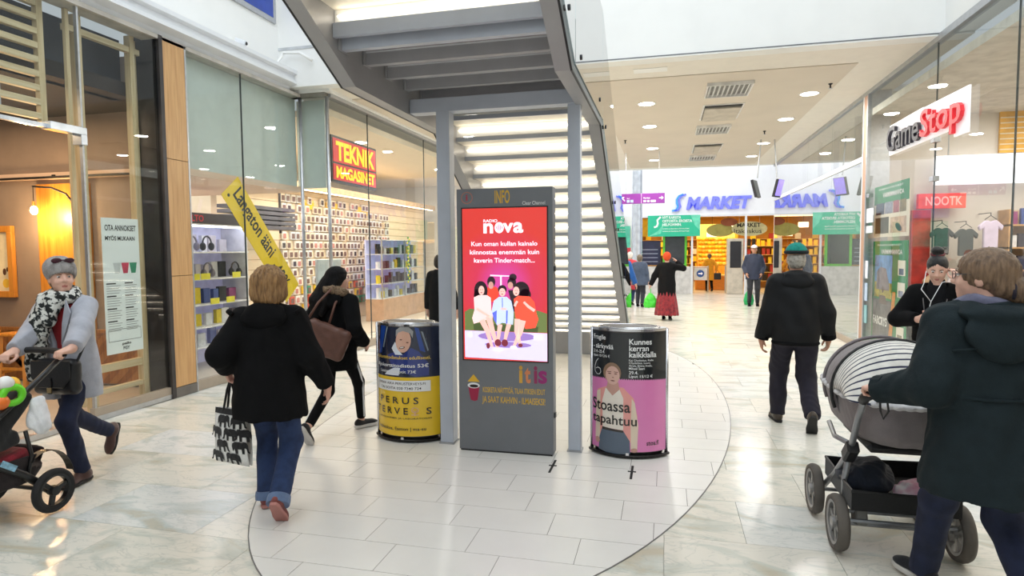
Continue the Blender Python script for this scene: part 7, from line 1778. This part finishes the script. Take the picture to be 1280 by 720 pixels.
# ------------------------------------------------------------------ pushchair on the left
t = PC = thing('pushchair', 'black pushchair with a baby toy and white cloth at the left edge', 'pushchair', (-4.06, 2.8, 0))
blk = mat('pushchair_black', (20, 20, 22), .35); tyre_b = mat('black_tyre', (34, 33, 34), .8)
XA, XB = -3.79, -4.33
for x in (XA, XB): wheel(t, x, 3.06, .14, .05, tyre_b, blk, 3)
for x in (XA+.06, XB-.06+.12): wheel(t, x, 2.18, .09, .04, tyre_b, blk, 3)
for x in (XA-.035, XB+.035):
    MB().tube([(x, 3.20, .985), (x, 3.0, .84), (x, 2.75, .665), (x, 2.45, .42), (x, 2.2, .12)], .018, 10).build('frame_tube', blk, t, smooth=True)
    MB().tube([(x, 3.06, .14), (x, 2.90, .30), (x, 2.70, .44), (x, 2.55, .50)], .024, 10).build('frame_tube', blk, t, smooth=True)
    MB().tube([(x, 2.93, .56), (x, 2.96, .40), (x, 2.93, .28)], .012, 8).build('frame_strut', blk, t, smooth=True)
    MB().obox((x+.028, 2.80, .385), (0, 1, -.75), (0, .75, 1), (1, 0, 0), .05, .018, .003).build('logo_plate', mat('logo_blue_white', (150, 200, 226), .4, var=.15, vscale=30), t)
MB().tube([(XA-.035, 3.20, .985), (XA-.06, 3.235, 1.0), (XA-.2, 3.25, 1.005), (XB+.2, 3.25, 1.005), (XB+.06, 3.235, 1.0), (XB+.035, 3.20, .985)], .02, 10).build('handlebar', black_rubber, t, smooth=True)
MB().tube([(XA, 3.06, .14), (XB, 3.06, .14)], .014, 8).build('axle', blk, t)
seat = Sd(); seat.box((0, -.10, .50), (.22, .22, .05), .03, rotx_(.15)); seat.box((0, .06, .64), (.22, .05, .2), .03, rotx_(-.7))
seat.disp(lambda p: wrinkle(p, .004, 1.5)); seat.mesh('seat', cloth('seat_black', (22, 22, 24)), t, .011)
bs = Sd(); bs.loft([(.22, 0, .05, .2, .22), (.28, 0, .06, .22, .26), (.40, 0, .06, .235, .28)], 0, 3); bs.cut(lambda p: -d_box(p, (0, .06, .42), (.21, .25, .12), .03), 0)
bs.mesh('basket', cloth('basket_black_red', (30, 18, 20)), t, .011)
MB().obox((-3.98, 2.86, .36), (1, 0, 0), (0, 1, .2), (0, -.2, 1), .13, .12, .07).build('red_bag', cloth('basket_red', (150, 30, 48), var=.15), t, bevel=.03, seg=2)
fd = MB(); 
fd.add([(XA-.02+dx, 3.05+.30*math.cos(a)*.6, .16+.24*math.sin(a)) for dx in (-.06, .0) for a in np.linspace(.25, 2.2, 12)], [(i, i+1, 13+i, 12+i) for i in range(11)])
o = fd.build('mudguard', blk, t); o.modifiers.new('thickness', 'SOLIDIFY').thickness = .004
wc = Sd(); wc.cone((.27, .21, .74), (.285, .20, .57), .025, .045, .02); wc.cone((.25, .18, .73), (.25, .17, .60), .022, .038, .03); wc.disp(lambda p: wrinkle(p, .006, 2.5, 1))
r_ = thing('white_cloth', 'white muslin cloth hanging from the pushchair frame', 'cloth', (-4.06, 2.8, 0)); wc.mesh('cloth', cloth('muslin', (232, 232, 234)), r_, .008)
r_ = thing('baby_toy', 'bright pink, green and yellow ring toy on the pushchair', 'toy', (-3.86, 2.80, .80))
for (dx, dy, dz, c, n) in ((-.02, -.02, .05, (236, 40, 100), 'pink_ball'), (.04, .06, .0, (110, 220, 40), 'green_ring'), (.0, .09, .06, (246, 190, 60), 'yellow_ball'), (.03, .0, -.03, (240, 120, 40), 'orange_ball'), (.02, .04, .075, (238, 238, 236), 'white_ball')):
    if 'ring' in n: MB().tube([(-3.86+dx, 2.8+dy+.06*math.cos(a), .80+dz+.05*math.sin(a)) for a in np.linspace(0, 2*PI, 17)[:-1]], .022, 8, closed=True).build(n, mat('toy_'+n, c, .35), r_, smooth=True)
    else: MB().ell((-3.86+dx, 2.8+dy, .80+dz), .045, .045, .045, 14, 10).build(n, mat('toy_'+n, c, .35), r_, smooth=True)

# ------------------------------------------------------------------ bags people carry
def elephant(cx, cz, s, flip=1):
    o = [(-.5, .05), (-.46, .22), (-.3, .33), (0, .34), (.18, .30), (.26, .36), (.42, .34), (.52, .2), (.54, 0), (.56, -.2), (.64, -.3), (.58, -.36), (.47, -.28), (.43, -.1), (.36, -.02), (.30, -.05), (.29, -.4), (.14, -.4), (.13, -.12), (-.12, -.12), (-.13, -.4), (-.3, -.4), (-.32, -.1), (-.42, -.2), (-.47, -.3)]
    return [(cx+flip*x*s, cz+z*s) for x, z in o]
hw = W_(BW, BW.wr[0]+V3(.0, .06, -.075))
r_ = TOTE = thing('tote_bag', 'white cotton tote with black elephants carried by the woman in black', 'bag', (hw.x, hw.y, 0), -.2)
z1 = hw.z-.20; z0 = z1-.36
def tf_(u, v, h):
    bul = .035*math.sin(PI*min(max((v-z0)/(z1-z0), 0), 1))**.6*(1-(u/.16)**2 if abs(u) < .16 else 0)
    return (u, (-bul-.012-h), v)
bag = MB(); n = 13
for sgn in (1, -1):
    bag.grid(n, n, lambda a, b_, sgn=sgn: (lambda p: (p[0]*(1+.12*(1-b_)), sgn*p[1], p[2]))(tf_(-.135+.27*a, z0+(z1-z0)*b_, 0)))
bag.add([], [])
bo = bag.build('bag_body', cloth('tote_white', (232, 230, 226)), r_, world=False, smooth=True); bo.modifiers.new('thickness', 'SOLIDIFY').thickness = .003
ek = cloth('tote_black_print', (18, 18, 20)); b = MB(); e = 0
for row, (zc, xs) in enumerate(((z0+.045, (-.10, .035)), (z0+.125, (-.05, .09)), (z0+.205, (-.10, .03, .125)), (z0+.285, (-.04, .08)))):
    for x in xs:
        pl2 = elephant(x, zc, .105, 1 if row % 2 else -1)
        cx = sum(p[0] for p in pl2)/len(pl2); cz = sum(p[1] for p in pl2)/len(pl2)
        MB().add([(lambda q: (q[0]*(1+.12*(1-(p[1]-z0)/(z1-z0))), q[1]-.004, q[2]))(tf_(p[0], p[1], 0)) for p in pl2], [tuple(range(len(pl2)))]).build('elephant_print', ek, r_, world=False)
MB().add([(lambda q: (q[0], q[1]-.003, q[2]))(tf_(u, v, 0)) for v in (z1-.035, z1) for u in np.linspace(-.135, .135, 9)], [(i, i+1, 10+i, 9+i) for i in range(8)]).build('top_band', ek, r_, world=False)
for y in (-.015, .015): MB().tube([(-.06, y, z1-.01), (-.03, y*.6, z1+.12), (0, y*.3, hw.z), (.03, y*.6, z1+.12), (.06, y, z1-.01)], .008, 6).build('handle', ek, r_, world=False, smooth=True)
# brown shoulder bag
r_ = thing('shoulder_bag', 'brown leather shoulder bag on the back of the dark haired woman', 'bag', W_(DW, V3(.05, -.235, .0)), .36)
b = Sd(); b.box((0, 0, .93*.97), (.19, .055, .135), .04, roty_(.4)); b.disp(lambda p: wrinkle(p, .005, 2.0, 1)); bb = b.mesh('body', mat('leather_brown', (104, 68, 56), .5, var=.08, vscale=9, bump=.2, bscale=60), r_, .008)
MB().tube([(-.15, .0, 1.07), (-.06, .03, 1.22), (.04, .12, 1.33), (.10, .17, 1.30)], .011, 6).build('strap', MATS['leather_brown'], r_, world=False, smooth=True)
MB().tube([(.02, .02, 1.02), (.07, .08, 1.2), (.12, .16, 1.30)], .011, 6).build('strap', MATS['leather_brown'], r_, world=False, smooth=True)
# black saddle bag of the left woman
r_ = thing('saddle_bag', 'black leather saddle bag hanging in front of the grey coat', 'bag', W_(LW, V3(-.10, .235, 0)), LW.ang)
b = Sd(); b.box((0, 0, .80), (.165, .05, .125), .045); b.disp(lambda p: wrinkle(p, .003, 2.0, 1)); lb_ = mat('leather_black', (22, 22, 26), .4, var=.04, bump=.15, bscale=80); b.mesh('body', lb_, r_, .008)
MB().prism([(-.15, .92), (.15, .92), (.15, .80), (.09, .73), (-.09, .73), (-.15, .80)], .052, .064, lambda u, v, h: (u, h, v)).build('flap', lb_, r_, bevel=.005, world=False)
MB().box(-.012, .012, .064, .072, .69, .80).build('buckle_strap', lb_, r_, world=False); MB().box(-.016, .016, .07, .078, .70, .735).build('buckle', mat('buckle_brass', (170, 150, 110), .3, metal=.8), r_, world=False)
MB().tube([(-.15, 0, .90), (-.155, -.06, 1.0), (-.13, -.12, 1.06)], .009, 6).build('strap', lb_, r_, world=False, smooth=True)
MB().tube([(.15, 0, .90), (.16, -.04, 1.0), (.18, -.14, 1.1)], .009, 6).build('strap', lb_, r_, world=False, smooth=True)
# carrier bag and handbag far away
hw = W_(OW, OW.wr[0]+V3(0, 0, -.09))
r_ = thing('carrier_bag', 'bright green plastic carrier bag held by the woman in the orange hat', 'bag', (hw.x, hw.y, 0))
b = Sd(); b.loft([(.28, 0, 0, .13, .08), (.36, 0, 0, .17, .1), (.5, 0, 0, .13, .08), (.62, 0, 0, .04, .03)], 0); b.disp(lambda p: wrinkle(p, .008, 2, 1)); b.mesh('plastic', mat('carrier_green', (70, 214, 60), .35, var=.05), r_, .014)
MB().tube([(0, 0, .6), (0, 0, hw.z+.01)], .01, 6).build('handle', MATS['carrier_green'], r_, world=False)
hw = W_(YW, YW.wr[1]+V3(.06, 0, -.05))
r_ = thing('handbag', 'black handbag on the arm of the woman in the yellow coat', 'bag', (hw.x, hw.y, 0))
MB().box(-.13, .13, -.06, .06, hw.z-.32, hw.z-.06).build('body', lb_, r_, bevel=.03, seg=2, world=False)
MB().tube([(-.08, 0, hw.z-.08), (0, 0, hw.z+.06), (.08, 0, hw.z-.08)], .01, 6).build('handle', lb_, r_, world=False)
hw = W_(MC, V3(-.16, -.02, .0))
r_ = thing('carrier_bag', 'green carrier bag standing on the floor behind the man in the white cap', 'bag', (2.36, 19.25, 0))
b = Sd(); b.loft([(.0, 0, 0, .12, .08), (.12, 0, 0, .15, .1), (.3, 0, 0, .11, .07), (.4, 0, 0, .05, .03)], 0); b.mesh('plastic', mat('carrier_jade', (40, 190, 110), .35), r_, .014)
# drop any lettering that came out empty
for o in [q for q in bpy.data.objects if q.type == 'MESH' and len(q.data.vertices) == 0]: bpy.data.objects.remove(o)
